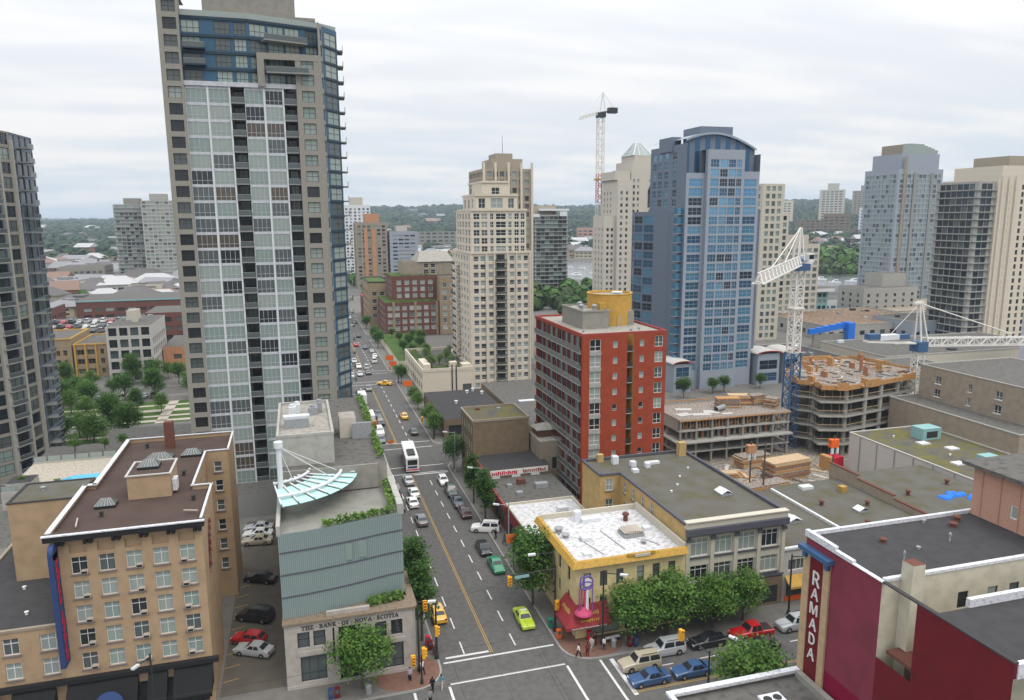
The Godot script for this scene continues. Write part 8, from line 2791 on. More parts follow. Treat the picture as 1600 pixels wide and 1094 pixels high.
func build_cars() -> void:
	for e in [["p_lime", Color(0.42, 0.55, 0.03)], ["p_green", Color(0.01, 0.22, 0.10)], ["p_black", Color(0.012, 0.012, 0.014)], ["p_white", Color(0.72, 0.72, 0.70)], ["p_navy", Color(0.025, 0.035, 0.06)], ["p_silver", Color(0.42, 0.43, 0.44)], ["p_grey", Color(0.12, 0.12, 0.125)], ["p_red", Color(0.45, 0.012, 0.015)], ["p_blue", Color(0.03, 0.08, 0.19)], ["p_beige", Color(0.40, 0.35, 0.26)], ["p_taxi", Color(0.72, 0.40, 0.02)], ["p_maroon", Color(0.06, 0.012, 0.015)], ["p_forest", Color(0.015, 0.04, 0.03)]]: paint(e[0], e[1])
	car("sedan", "p_lime", 24.9, -82.2, 180, "lime green taxi sedan facing the crossing beside the big street tree", 0.01, "", "p_white")
	car("sedan", "p_green", 25.3, -97.2, 180, "emerald green car parked by the orange sign")
	car("sedan", "p_black", 24.9, -103.2, 180, "black car parked behind the emerald green one")
	car("suv", "p_white", 27.0, -110.2, 68, "white sport utility vehicle turning out across the pavement")
	car("sedan", "p_maroon", 25.2, -117.8, 180, "dark maroon parked sedan by the conical tree")
	car("sedan", "p_navy", 25.0, -122.6, 180, "dark navy parked sedan between two dark cars")
	car("suv", "p_forest", 24.9, -127.8, 180, "dark green parked vehicle behind the navy sedan")
	car("hatch", "p_white", 24.6, -134.0, 180, "white hatchback parked by the crossing with the bus")
	car("sedan", "p_grey", 17.6, -116.6, 0, "dark grey sedan driving beside the bank alone in its lane")
	car("sedan", "p_white", 17.4, -124.8, 0, "white sedan behind the queue with another white sedan alongside", 0.01, "white sedans in the queue")
	car("sedan", "p_white", 18.3, -129.4, 0, "white sedan at the middle of the queue before the bus", 0.01)
	car("sedan", "p_silver", 18.3, -136.2, 0, "silver sedan directly behind the bus")
	car("van", "p_grey", 15.0, -130.2, 0, "grey minivan in the kerb lane beside the white sedans")
	car("sedan", "p_white", 14.9, -137.6, 0, "white sedan at the kerb beside the silver one")
	car("sedan", "p_navy", 14.8, -123.6, 0, "dark parked car half hidden by the bank's roof planting")
	car("sedan", "p_grey", 16.2, -164.4, 180, "dark grey car waiting first at the far stop line")
	car("suv", "p_white", 16.6, -170.5, 180, "white van like vehicle with dark roof in the far queue")
	car("suv", "p_black", 17.6, -179.0, 180, "black vehicle behind the white one in the far queue")
	car("sedan", "p_navy", 17.8, -187.0, 180, "navy sedan last in the far queue")
	car("sedan", "p_taxi", 24.0, -183.0, 0, "orange taxi driving past the dark flat roofed row", 0.01, "", "p_white")
	car("sedan", "p_forest", 24.2, -168.6, 0, "dark green sedan at the kerb of the dark row")
	car("sedan", "p_grey", 18.3, -217.0, 180, "grey sedan before the third crossing")
	car("sedan", "p_taxi", 23.6, -222.5, 60, "yellow taxi turning at the third crossing", 0.01, "", "p_white")
	car("sedan", "p_taxi", 14.8, -86.6, 0, "yellow taxi standing under the tree at the bank side", 0.01, "", "p_white")
	for e in [[20.4, -240.5, "p_grey", "sedan"], [17.6, -239.0, "p_silver", "sedan"], [18.2, -252.0, "p_white", "sedan"], [24.2, -260.0, "p_white", "van"], [23.5, -318.0, "p_black", "sedan"], [20.8, -296.0, "p_red", "sedan"], [20.6, -249.0, "p_silver", "suv"], [15.2, -253.0, "p_white", "sedan"], [14.8, -237.0, "p_silver", "sedan"], [25.4, -270.0, "p_white", "sedan"], [25.4, -280.0, "p_silver", "sedan"], [18.0, -306.0, "p_white", "sedan"], [23.0, -348.0, "p_silver", "sedan"], [25.2, -362.0, "p_grey", "suv"], [23.6, -289.0, "p_grey", "sedan"], [17.6, -262.0, "p_silver", "sedan"], [16.0, -330.0, "p_white", "van"], [18.0, -345.0, "p_silver", "sedan"], [24.0, -380.0, "p_white", "sedan"], [17.0, -375.0, "p_red", "sedan"]]:
		car(e[3], e[2], e[0], e[1], 180 if e[0] < 19.5 else 0, "%s car far along the main street among the traffic" % {"p_grey": "grey", "p_silver": "silver", "p_white": "white", "p_black": "black", "p_red": "red"}[e[2]], 0.01, "%s cars far along the street" % e[2].substr(2))
	car("suv", "p_beige", 34.6, -69.4, 90, "beige station wagon waiting at the white stop line", 0.01)
	car("sedan", "p_blue", 34.4, -66.6, 90, "blue sedan first at the stop line next to the beige wagon")
	car("sedan", "p_blue", 39.6, -66.6, 90, "blue sedan second in line under the lamp")
	car("suv", "p_silver", 38.6, -71.1, 90, "silver sport utility vehicle parked by the street trees")
	car("sedan", "p_black", 44.2, -71.2, 90, "black sedan parked behind the silver vehicle")
	car("pickup", "p_red", 50.2, -71.3, 90, "red pickup truck parked at the kerb")
	car("suv", "p_silver", 56.4, -71.4, 90, "silver vehicle with roof rails parked by the small blue shop")
	car("sedan", "p_black", 49.6, -68.6, 90, "black sedan driving past the red pickup")
	car("sedan", "p_forest", 47.4, -66.6, 90, "dark car half hidden by the bright green tree")
	car("sedan", "p_black", -7.2, -102.6, 62, "black sedan alone in the middle of the parking lot", 0.155)
	car("suv", "p_black", -7.4, -92.2, 62, "black sport vehicle parked in the lot near the bank", 0.155)
	car("hatch", "p_red", -7.9, -87.0, 62, "red coupe parked beside the silver car in the lot", 0.155)
	car("sedan", "p_silver", -7.2, -84.4, 62, "silver sedan parked beside the red coupe in the lot", 0.155)
	car("sedan", "p_silver", -8.2, -120.8, 80, "silver sedan parked under the glass tower", 0.155)
	car("sedan", "p_white", -8.2, -118.3, 80, "white sedan parked between two cars under the glass tower", 0.155)
	car("sedan", "p_beige", -8.2, -115.6, 80, "brown beige sedan parked under the glass tower", 0.155)
	for j in 16:
		car(["sedan", "van", "hatch"][j % 3], ["p_white", "p_silver", "p_grey", "p_black", "p_white"][j % 5], -60.0 + (j % 8) * 2.7 + rng.randf() * 0.4, -226.5 - (j / 8) * 9.0 if j < 8 else -174.0, 0 if j < 8 else 20, "%s parked car by the park behind the dark curved tower" % ["white", "silver", "grey", "black", "white"][j % 5], 0.16, "%s cars parked by the park" % ["white", "silver", "grey", "black", "white"][j % 5])
	for j in 48:
		car(["sedan", "van"][j % 2], ["p_white", "p_silver", "p_grey", "p_black", "p_white", "p_red"][rng.randi() % 6], -103.0 + (j % 16) * 2.9, -306.0 - (j / 16) * 15.0, 0, "car parked on the roof deck of the long garage", 8.62, "cars on the garage roof")
	# the bus
	var o := thing("city_bus", "white city bus with dark rear panel crossing the junction", "bus", Vector3(20.2, 0.01, -147.2), deg_to_rad(-3))
	var mb := MB.new()
	mb.use(M.p_white)
	mb.box(Vector3(-1.28, 0.4, -6.0), Vector3(1.28, 3.0, 6.0)); mb.box(Vector3(-1.15, 3.0, -5.9), Vector3(1.15, 3.12, 5.9))
	obj("body", mb, o)
	for s in [-1.0, 1.0]:
		for j in 7:
			mb = MB.new()
			mb.use(M.glassdark)
			var z := -5.6 + j * 1.6
			mb.box(Vector3(s * 1.285 - 0.01, 1.5, z), Vector3(s * 1.285 + 0.01, 2.6, z + 1.45))
			obj("window", mb, o)
		for z in [-3.6, 3.2]:
			mb = MB.new()
			mb.use(M.rubber)
			mb.cyl(Vector3(s * 1.25 - 0.15, 0.48, z), Vector3(s * 1.25 + 0.05, 0.48, z), 0.48, 0.48, 14)
			obj("wheel", mb, o)
		mb = MB.new()
		mb.use(M.signred)
		mb.box(Vector3(s * 1.285 - 0.012, 1.0, -5.9), Vector3(s * 1.285 + 0.012, 1.2, 5.9))
		obj("stripe", mb, o)
	for e in [[-0.95, 1.7, 0.95, 2.75, "glassdark", "rear_window"], [-1.2, 0.6, 1.2, 0.85, "signred", "bumper_stripe"], [-0.9, 1.05, 0.9, 1.45, "signblue", "rear_poster"]]:
		mb = MB.new()
		mb.use(M[e[4]])
		mb.box(Vector3(e[0], e[1], 5.99), Vector3(e[2], e[3], 6.03))
		obj(e[5], mb, o)
	mb = MB.new()
	mb.use(M.darkmetal)
	mb.box(Vector3(-0.75, 3.12, 0.6), Vector3(0.75, 3.4, 4.4))
	obj("roof_vent", mb, o)
	mb = MB.new()
	mb.use(M.glassdark)
	mb.box(Vector3(-1.1, 1.4, -6.03), Vector3(1.1, 2.7, -5.99))
	obj("windscreen", mb, o)
	# lorries up the street
	for e in [[14.9, -179.5, "signred", "red and white delivery lorry parked at the kerb beyond the bus"], [14.9, -201.0, "p_white", "white box lorry parked at the kerb by the glass tower"]]:
		o = thing("box_lorry", e[3], "truck", Vector3(e[0], 0.01, e[1]))
		mb = MB.new()
		mb.use(M.p_white)
		mb.box(Vector3(-1.2, 0.9, -1.8), Vector3(1.2, 3.3, 4.0))
		obj("cargo_box", mb, o)
		mb = MB.new()
		mb.use(M[e[2]])
		loft(mb, [sec(-4.0, 1.05, 0.5, 1.0, 1.4), sec(-3.4, 1.1, 0.5, 1.0, 2.5), sec(-1.85, 1.1, 0.5, 1.0, 2.6)])
		mb.box(Vector3(-1.22, 0.9, 3.99), Vector3(1.22, 1.6, 4.05))
		obj("cab", mb, o)
		for s in [-1.0, 1.0]:
			for z in [-2.8, 2.4]:
				mb = MB.new()
				mb.use(M.rubber)
				mb.cyl(Vector3(s * 1.0 - 0.15, 0.45, z), Vector3(s * 1.0 + 0.15, 0.45, z), 0.45, 0.45, 12)
				obj("wheel", mb, o)

# ---------------------------------------------------------------- people
func body_field(bones: Array, grow: float) -> ArrayMesh:
	# surface nets over tapered capsules joined with a smooth minimum
	var cell := 0.04
	var lo := Vector3(-0.55, -0.05, -0.5)
	var nx := 28
	var ny := 48
	var nz := 26
	var val := PackedFloat32Array()
	val.resize(nx * ny * nz)
	for x in nx:
		for y in ny:
			for z in nz:
				var p := lo + Vector3(x, y, z) * cell
				var d := 9.0
				for b in bones:
					var ba: Vector3 = b[1] - b[0]
					var t := clampf((p - b[0]).dot(ba) / maxf(ba.length_squared(), 1e-6), 0, 1)
					var e: float = (p - b[0] - ba * t).length() - lerpf(b[2], b[3], t) - grow
					var h := maxf(0.05 - absf(d - e), 0.0) / 0.05
					d = minf(d, e) - h * h * 0.0125
				val[(x * ny + y) * nz + z] = d
	var id := {}
	var vs := PackedVector3Array()
	var cs := [Vector3i(0, 0, 0), Vector3i(1, 0, 0), Vector3i(0, 1, 0), Vector3i(1, 1, 0), Vector3i(0, 0, 1), Vector3i(1, 0, 1), Vector3i(0, 1, 1), Vector3i(1, 1, 1)]
	var es := [[0, 1], [2, 3], [4, 5], [6, 7], [0, 2], [1, 3], [4, 6], [5, 7], [0, 4], [1, 5], [2, 6], [3, 7]]
	for x in nx - 1:
		for y in ny - 1:
			for z in nz - 1:
				var f := []
				var neg := 0
				for c in cs:
					var v := val[((x + c.x) * ny + y + c.y) * nz + z + c.z]
					f.append(v)
					if v < 0.0: neg += 1
				if neg == 0 or neg == 8: continue
				var s := Vector3.ZERO
				var n := 0
				for e in es:
					if (f[e[0]] < 0.0) != (f[e[1]] < 0.0):
						s += Vector3(cs[e[0]]).lerp(Vector3(cs[e[1]]), f[e[0]] / (f[e[0]] - f[e[1]]))
						n += 1
				id[(x * ny + y) * nz + z] = vs.size()
				vs.append(lo + (Vector3(x, y, z) + s / n) * cell)
	var st := SurfaceTool.new()
	st.begin(Mesh.PRIMITIVE_TRIANGLES)
	st.set_smooth_group(0)
	for v in vs: st.add_vertex(v)
	for x in range(1, nx - 1):
		for y in range(1, ny - 1):
			for z in range(1, nz - 1):
				var i := (x * ny + y) * nz + z
				for a in [[ny * nz, nz, 1], [nz, 1, ny * nz], [1, ny * nz, nz]]:
					if (val[i] < 0.0) == (val[i + a[0]] < 0.0): continue
					var q := [i - a[1] - a[2], i - a[2], i, i - a[1]]
					if not (id.has(q[0]) and id.has(q[1]) and id.has(q[2]) and id.has(q[3])): continue
					if val[i] < 0.0: q.reverse()
					for k in [0, 1, 2, 0, 2, 3]: st.add_index(id[q[k]])
	st.generate_normals()
	return st.commit()

var person_meshes := {}
func person_kind(walk: bool) -> Array:
	if person_meshes.has(walk): return person_meshes[walk]
	var s := 0.26 if walk else 0.03
	var hip := 0.92
	var legs := []
	for e in [[-1.0, s], [1.0, -s]]:
		var h := Vector3(e[0] * 0.10, hip, 0)
		var kn := Vector3(e[0] * 0.11, 0.50, -e[1] * 0.7 - 0.03)
		var an := Vector3(e[0] * 0.11, 0.08, -e[1] * 1.1 + (0.06 if e[1] < 0 else 0.0))
		legs.append([h, kn, 0.088, 0.062]); legs.append([kn, an, 0.062, 0.042])
		legs.append([an, an + Vector3(0, -0.035, -0.17), 0.045, 0.035])
	var torso := [[Vector3(0, hip, 0), Vector3(0, 1.15, 0), 0.145, 0.13], [Vector3(-0.07, 1.15, 0), Vector3(-0.08, 1.36, 0), 0.10, 0.09], [Vector3(0.07, 1.15, 0), Vector3(0.08, 1.36, 0), 0.10, 0.09], [Vector3(-0.16, 1.39, 0), Vector3(0.16, 1.39, 0), 0.065, 0.065]]
	var arms := []
	var hands := []
	for e in [[-1.0, s], [1.0, -s]]:
		var sh := Vector3(e[0] * 0.19, 1.38, 0)
		var el := Vector3(e[0] * 0.25, 1.10, e[1] * 0.5 + 0.02)
		var wr := Vector3(e[0] * 0.25, 0.86, e[1] * 0.6 - 0.10)
		arms.append([sh, el, 0.055, 0.045])
		hands.append([el, wr, 0.042, 0.032]); hands.append([wr, wr + Vector3(0, -0.09, -0.02), 0.036, 0.03])
	var head := [[Vector3(0, 1.42, 0), Vector3(0, 1.52, -0.01), 0.055, 0.055], [Vector3(0, 1.60, -0.02), Vector3(0, 1.66, 0.0), 0.095, 0.10], [Vector3(0, 1.60, -0.10), Vector3(0, 1.62, -0.11), 0.018, 0.015]]
	var hair := [[Vector3(0, 1.68, 0.02), Vector3(0, 1.58, 0.06), 0.10, 0.075]]
	person_meshes[walk] = [body_field(legs + torso + arms + hands + head, 0.0), body_field(torso + arms, 0.022), body_field([[Vector3(0, hip - 0.02, 0), Vector3(0, hip + 0.04, 0), 0.15, 0.14]] + legs.filter(func(b): return b[1].y > 0.05), 0.02), body_field(hair, 0.012)]
	return person_meshes[walk]

func person(x: float, z: float, turn: float, walk: bool, shirt: Color, legs: Color, hair: Color, label: String, y := 0.145) -> void:
	var o := thing("person", label, "person", Vector3(x, y, z), turn)
	var k := person_kind(walk)
	var cs := [null, shirt, legs, hair]
	for j in 4:
		var p := put(["body", "top", "trousers", "hair"][j], k[j], o)
		if j == 0: p.material_override = M.skin
		else:
			var nm := "cloth%s" % cs[j].to_html()
			if not M.has(nm): mat(nm, cs[j], 0.9)
			p.material_override = M[nm]

func build_people() -> void:
	var blk := Color(0.015, 0.015, 0.017)
	var wht := Color(0.62, 0.60, 0.62)
	var lil := Color(0.45, 0.40, 0.47)
	person(9.4, -73.9, 2.6, false, lil, blk, blk, "person in pale lilac top standing on the brick corner by the bank")
	person(10.9, -74.9, 0.6, true, wht, blk, Color(0.08, 0.05, 0.03), "person in white top and dark trousers walking on the brick corner")
	person(11.5, -71.7, -0.4, true, blk, blk, blk, "person in open black jacket stepping off the kerb", 0.01)
	person(12.5, -71.9, -0.4, true, Color(0.10, 0.22, 0.27), Color(0.45, 0.38, 0.33), blk, "person in teal top and pale trousers stepping off the kerb", 0.01)
	person(10.9, -69.6, 2.8, true, Color(0.2, 0.2, 0.22), blk, blk, "person in grey top crossing the road near the bank", 0.01)
	person(28.6, -72.9, 1.2, true, wht, blk, blk, "person with white top and black bag at the kerb by the red awning")
	person(29.7, -72.9, 0.2, false, Color(0.18, 0.03, 0.03), Color(0.12, 0.02, 0.02), blk, "person all in dark red at the kerb by the red awning")
	person(30.6, -73.8, 2.0, true, Color(0.55, 0.42, 0.38), Color(0.3, 0.3, 0.32), blk, "person in pink top on the brick corner by the awning")
	person(31.4, -74.6, 1.0, false, blk, blk, blk, "person in black beside the lamp post under the awning")
	person(32.0, -73.4, 0.5, false, wht, Color(0.06, 0.06, 0.08), blk, "person in white shirt waiting behind the pole on the corner")
	person(27.7, -106.5, 2.0, true, blk, blk, blk, "person in black walking behind the white turning vehicle")
	person(28.4, -104.0, 0.3, true, Color(0.1, 0.1, 0.12), Color(0.05, 0.05, 0.08), blk, "person in dark clothes on the pavement by the red shop")

# ---------------------------------------------------------------- street furniture
func signal_head(root: Node3D, x: float, y: float, z: float, turn: float) -> void:
	var h := Node3D.new()
	h.name = "signal_head"
	root.add_child(h, true)
	h.position = Vector3(x, y, z)
	h.rotation.y = turn
	var mb := MB.new()
	mb.use(M.signalyellow)
	mb.box(Vector3(-0.24, -0.6, -0.2), Vector3(0.24, 0.6, 0.15))
	obj("casing", mb, h)
	for j in 3:
		mb = MB.new()
		mb.use([M.lampred, M.lineyellow, M.signgreen][j])
		mb.cyl(Vector3(0, 0.37 - j * 0.37, 0.15), Vector3(0, 0.37 - j * 0.37, 0.17), 0.13, 0.13, 12)
		mb.use(M.signalyellow)
		mb.cyl(Vector3(0, 0.37 - j * 0.37, 0.15), Vector3(0, 0.37 - j * 0.37, 0.34), 0.16, 0.16, 12, false)
		obj("lens", mb, h)

func pole(called: String, label: String, cat: String, x: float, z: float, h: float, r: float, arm := Vector3.ZERO, m = null, lamp := false, y := 0.145) -> Node3D:
	var o := thing(called, label, cat, Vector3(x, y, z))
	var mb := MB.new()
	mb.use(m if m != null else M.darkmetal)
	mb.lathe([[r * 2.0, 0], [r * 1.9, 0.5], [r * 1.1, 0.7], [r * 0.7, h]], Vector3.ZERO, 10)
	obj("shaft", mb, o)
	if arm != Vector3.ZERO:
		mb = MB.new()
		mb.use(m if m != null else M.darkmetal)
		mb.cyl(Vector3(0, h - 0.3, 0), Vector3(0, h - 0.3, 0) + arm, r * 0.55, r * 0.4, 8)
		obj("arm", mb, o)
	if lamp:
		mb = MB.new()
		mb.use(M.plastic)
		var e := Vector3(0, h - 0.3, 0) + arm
		mb.obox(e + arm.normalized() * 0.3, arm.normalized() * 0.45, Vector3(0, 0.1, 0), arm.normalized().cross(Vector3.UP) * 0.16)
		obj("lamp_head", mb, o)
	return o

func build_furniture() -> void:
	var o := pole("signal_pole", "black signal pole with two yellow heads on the bank corner", "traffic light", 13.0, -77.4, 7.0, 0.13, Vector3(-1.2, 0, 0))
	signal_head(o, -1.2, 6.7, 0.0, 0.0)
	signal_head(o, 0.0, 3.6, 0.3, PI / 2)
	o = pole("signal_pole", "slim pole with yellow signal head hanging beside the bank wall", "traffic light", 10.6, -73.2, 3.4, 0.09, Vector3(-0.9, 0, 0.2))
	signal_head(o, -0.9, 3.0, 0.2, 0.0)
	signal_head(o, 0.3, 3.6, 0.0, PI / 2)
	o = pole("signal_pole", "signal pole with long arm, street lamp and green name plate beside the large tree", "traffic light", 27.9, -79.0, 8.4, 0.15, Vector3(-5.8, 0.15, 0.4))
	signal_head(o, -5.8, 7.6, 0.4, 0.0)
	signal_head(o, 0.15, 3.5, 0.25, 0.0)
	var mb := MB.new()
	mb.use(M.teal)
	mb.box(Vector3(-5.2, 7.75, 0.35), Vector3(-3.4, 8.1, 0.4))
	obj("name_plate", mb, o)
	mb = MB.new()
	mb.use(M.darkmetal)
	mb.cyl(Vector3(0, 8.3, 0), Vector3(-0.2, 10.2, 0), 0.07, 0.06, 8); mb.cyl(Vector3(-0.2, 10.2, 0), Vector3(-2.6, 10.5, 0.3), 0.06, 0.04, 8)
	obj("lamp_arm", mb, o)
	mb = MB.new()
	mb.use(M.plastic)
	mb.box(Vector3(-3.5, 10.38, 0.15), Vector3(-2.6, 10.6, 0.45))
	obj("lamp_head", mb, o)
	o = pole("signal_pole", "signal pole with yellow head beside the waiting blue sedans", "traffic light", 37.2, -59.4, 7.4, 0.12, Vector3(-0.6, 0, -4.6))
	signal_head(o, -0.6, 6.6, -4.6, PI / 2)
	pole("lamp_post", "black lamp post on the corner under the red awning", "lamp post", 32.3, -74.6, 9.4, 0.13, Vector3(1.6, 0.2, 1.4), null, true)
	pole("lamp_post", "tall dark lamp post before the small blue shop", "lamp post", 57.4, -74.0, 8.2, 0.13, Vector3(1.8, 0.3, 1.2), null, true)
	pole("lamp_post", "dark lamp post beside the bank's side wall", "lamp post", 10.7, -75.6, 8.6, 0.12, Vector3(1.2, 0.2, 0.6), null, true)
	pole("lamp_post", "dark lamp post before the hotel awnings", "lamp post", -15.8, -73.4, 8.2, 0.12, Vector3(-0.8, 0.2, 1.6), null, true)
	pole("lamp_post", "lamp post behind the bright green tree", "lamp post", 42.4, -58.2, 7.6, 0.1, Vector3(-1.6, 0.2, -2.2), M.metal, true)
	pole("lamp_post", "grey lamp post by the slim tree and orange sign", "lamp post", 28.0, -100.0, 8.4, 0.1, Vector3(-1.6, 0.3, 0), M.metal, true)
	pole("lamp_post", "grey lamp post at the conical trees", "lamp post", 28.0, -117.0, 8.4, 0.1, Vector3(-1.6, 0.3, 0), M.metal, true)
	pole("lamp_post", "grey lamp post near the bus crossing", "lamp post", 28.0, -139.0, 8.4, 0.1, Vector3(-1.6, 0.3, 0), M.metal, true)
	for e in [[27.9, -162.5, "dark"], [28.0, -224.0, "terrace"], [12.4, -162.5, "lorry"]]:
		o = pole("signal_pole", "far signal pole with yellow head near the %s" % {"dark": "dark flat roofed row", "terrace": "white terrace building", "lorry": "red delivery lorry"}[e[2]], "traffic light", e[0], e[1], 5.5, 0.12, Vector3(-2.5 if e[0] > 20 else 2.5, 0, 0))
		signal_head(o, -2.5 if e[0] > 20 else 2.5, 4.8, 0, 0)
	# orange hanging signs along the pavement
	for e in [[27.5, -95.6, 2.2, 4.2, "large orange sign with yellow border beside the slim tree"], [28.2, -205.0, 2.6, 3.0, "orange sign before the white terrace building"], [27.9, -236.0, 2.4, 3.0, "orange sign past the third crossing"], [28.0, -246.0, 2.6, 3.0, "orange sign further on by the garden court"], [18.0, -161.0, 1.3, 0.4, "small orange road sign standing at the far stop line"]]:
		o = thing("orange_sign", e[4], "sign", Vector3(e[0], 0.14 if e[0] > 20 else 0.01, e[1]))
		mb = MB.new()
		mb.use(M.lineyellow)
		mb.box(Vector3(-e[2] / 2, e[3], -0.05), Vector3(e[2] / 2, e[3] + e[2] * 0.62, 0.02))
		mb.use(M.signorange)
		mb.box(Vector3(-e[2] / 2 + 0.12, e[3] + 0.12, 0.021), Vector3(e[2] / 2 - 0.12, e[3] + e[2] * 0.62 - 0.12, 0.04))
		obj("board", mb, o)
		mb = MB.new()
		mb.use(M.darkmetal)
		mb.cyl(Vector3(0, 0, -0.1), Vector3(0, e[3] + 0.6, -0.1), 0.07, 0.06, 8)
		obj("post", mb, o)
	# boxes and bins
	for e in [[1.0, -73.4, "signblue", "blue newspaper box before the bank", "newspaper box"], [1.65, -73.4, "winedark", "dark red newspaper box beside the blue one", "newspaper box"], [35.9, -73.2, "signblue", "blue newspaper box beside the silver vehicle", "newspaper box"], [35.2, -73.3, "winedark", "dark red newspaper box near the silver vehicle", "newspaper box"], [27.6, -79.9, "signgreen", "green newspaper box at the signal pole", "newspaper box"], [27.8, -77.3, "signorange", "orange red newspaper box on the corner", "newspaper box"], [12.6, -79.4, "winedark", "dark red mail box by the bank's signal pole", "mail box"], [12.5, -80.4, "signred", "red mail box behind the dark red one", "mail box"], [13.0, -78.3, "brickred", "brown red newspaper box by the bank's signal pole", "newspaper box"], [33.4, -73.8, "metal", "grey litter bin by the lamp post", "bin"], [4.9, -73.2, "metal", "grey litter bin by the bank's street tree", "bin"], [31.2, -76.0, "signred", "red newspaper box under the awning", "newspaper box"]]:
		o = thing("newspaper_box" if e[4] == "newspaper box" else ("mail_box" if e[4] == "mail box" else "litter_bin"), e[3], e[4], Vector3(e[0], 0.145, e[1]))
		mb = MB.new()
		mb.use(M[e[2]])
		if e[4] == "bin":
			mb.lathe([[0.3, 0], [0.32, 0.8], [0.34, 0.85], [0.2, 1.0], [0.01, 1.02]], Vector3.ZERO, 12)
		else:
			mb.box(Vector3(-0.28, 0.15, -0.25), Vector3(0.28, 1.15, 0.25)); mb.box(Vector3(-0.2, 0, -0.18), Vector3(0.2, 0.15, 0.18))
			mb.use(M.glassmid)
			mb.box(Vector3(-0.2, 0.6, 0.25), Vector3(0.2, 1.05, 0.262))
		obj("body", mb, o)
	# umbrella-like pale display on the pavement and the bike rack frame near the corner
	o = thing("bench", "white slatted bench by the newspaper boxes", "bench", Vector3(33.8, 0.145, -75.0), 0.1)
	for j in 3:
		mb = MB.new()
		mb.use(M.whiteframe)
		mb.box(Vector3(-0.9, 0.45, -0.25 + j * 0.17), Vector3(0.9, 0.5, -0.12 + j * 0.17))
		obj("slat", mb, o)
	for s in [-0.7, 0.7]:
		mb = MB.new()
		mb.use(M.darkmetal)
		mb.box(Vector3(s - 0.04, 0, -0.2), Vector3(s + 0.04, 0.45, 0.2))
		obj("leg", mb, o)
	# overhead trolley wires
	for e in [[Vector3(17.0, 6.2, -20), Vector3(17.0, 6.2, -142)], [Vector3(22.0, 6.2, -20), Vector3(22.0, 6.2, -142)], [Vector3(-40, 6.2, -63.5), Vector3(60, 6.2, -63.5)], [Vector3(-40, 6.2, -69.0), Vector3(60, 6.2, -69.0)], [Vector3(13.0, 7.0, -77.4), Vector3(28.0, 8.2, -79)]]:
		o = thing("overhead_wire", "thin overhead trolley wire strung over the junction", "wire", e[0], 0.0, "trolley wires")
		mb = MB.new()
		mb.use(M.darkmetal)
		mb.cyl(Vector3.ZERO, e[1] - e[0], 0.014, 0.014, 5)
		obj("cable", mb, o)

# ---------------------------------------------------------------- the far shore, the slopes and what stands on them
var far_houses := {}
func at_polar(az: float, r: float) -> Vector3:
	var b := deg_to_rad(az)
	return Vector3(sin(b) * r, hill_at(az, r) if r > 930.0 else 0.0, -cos(b) * r)

func house_mesh(k: int) -> Array:
	# a unit house (1 x 1 x 1): walls with window strips, and a gabled, hipped or flat roof
	if far_houses.has(k): return far_houses[k]
	var wc: Array = [Color(0.50, 0.47, 0.42), Color(0.60, 0.58, 0.55), Color(0.40, 0.30, 0.22), Color(0.33, 0.33, 0.34), Color(0.45, 0.40, 0.30), Color(0.28, 0.13, 0.09)]
	var rc: Array = [Color(0.13, 0.12, 0.12), Color(0.22, 0.15, 0.12), Color(0.24, 0.24, 0.25), Color(0.42, 0.42, 0.42)]
	var m := mat("farwall%d" % k, wc[k % 6], 0.9)
	var rm := mat("farroof%d" % k, rc[k % 4], 0.9)
	var w := MB.new()
	w.use(m)
	w.box(Vector3(-0.5, -0.4, -0.5), Vector3(0.5, 1, 0.5), false)
	w.use(M.glassdark)
	for y in ([0.12, 0.45, 0.76] if k < 3 else [0.25, 0.65]):
		for j in 4: w.box(Vector3(-0.44 + j * 0.23, y, 0.5), Vector3(-0.28 + j * 0.23, y + 0.14, 0.505))
	var r := MB.new()
	r.use(rm)
	if k % 3 == 0:
		r.box(Vector3(-0.52, 1.0, -0.52), Vector3(0.52, 1.06, 0.52))
		r.box(Vector3(-0.2, 1.06, -0.2), Vector3(0.15, 1.25, 0.15))
	else:
		var a := 0.55
		var p := [Vector3(-a, 1, a), Vector3(a, 1, a), Vector3(a, 1, -a), Vector3(-a, 1, -a)]
		var q := [Vector3(-a * (0.4 if k % 3 == 1 else 1.0), 1.55, 0), Vector3(a * (0.4 if k % 3 == 1 else 1.0), 1.55, 0)]
		r.quad(p[0], p[1], q[1], q[0]); r.quad(p[2], p[3], q[0], q[1]); r.tri(p[1], p[2], q[1]); r.tri(p[3], p[0], q[0])
	far_houses[k] = [w.mesh(), r.mesh()]
	return far_houses[k]

func far_house(az: float, r: float, k: int, sx: float, h: float, sz: float, where: String) -> void:
	var p := at_polar(az, r)
	var hue: String = ["cream", "white", "brown", "grey", "tan", "brick red"][k % 6]
	var o := thing("distant_house", "distant %s %s %s" % [hue, "flat roofed block" if k % 3 == 0 else "pitched roof house", where], "building", p, rng.randf_range(-0.5, 0.5), "%s %s houses %s" % [hue, "flat" if k % 3 == 0 else "pitched", where])
	o.scale = Vector3(sx, h, sz)
	var m := house_mesh(k)
	put("wall", m[0], o)
	put("roof", m[1], o)

func scatter_houses(n: int, a0: float, a1: float, r0: float, r1: float, where: String, big := 1.0) -> void:
	for j in n:
		var t := rng.randf()
		var r := r0 * pow(r1 / r0, t)
		var s := rng.randf_range(9, 20) * (1.0 + r / 2600.0) * big
		far_house(rng.randf_range(a0, a1), r, rng.randi() % 12, s, rng.randf_range(4.5, 8.5) * (1.0 + r / 5000.0), s * rng.randf_range(0.6, 1.1), where)

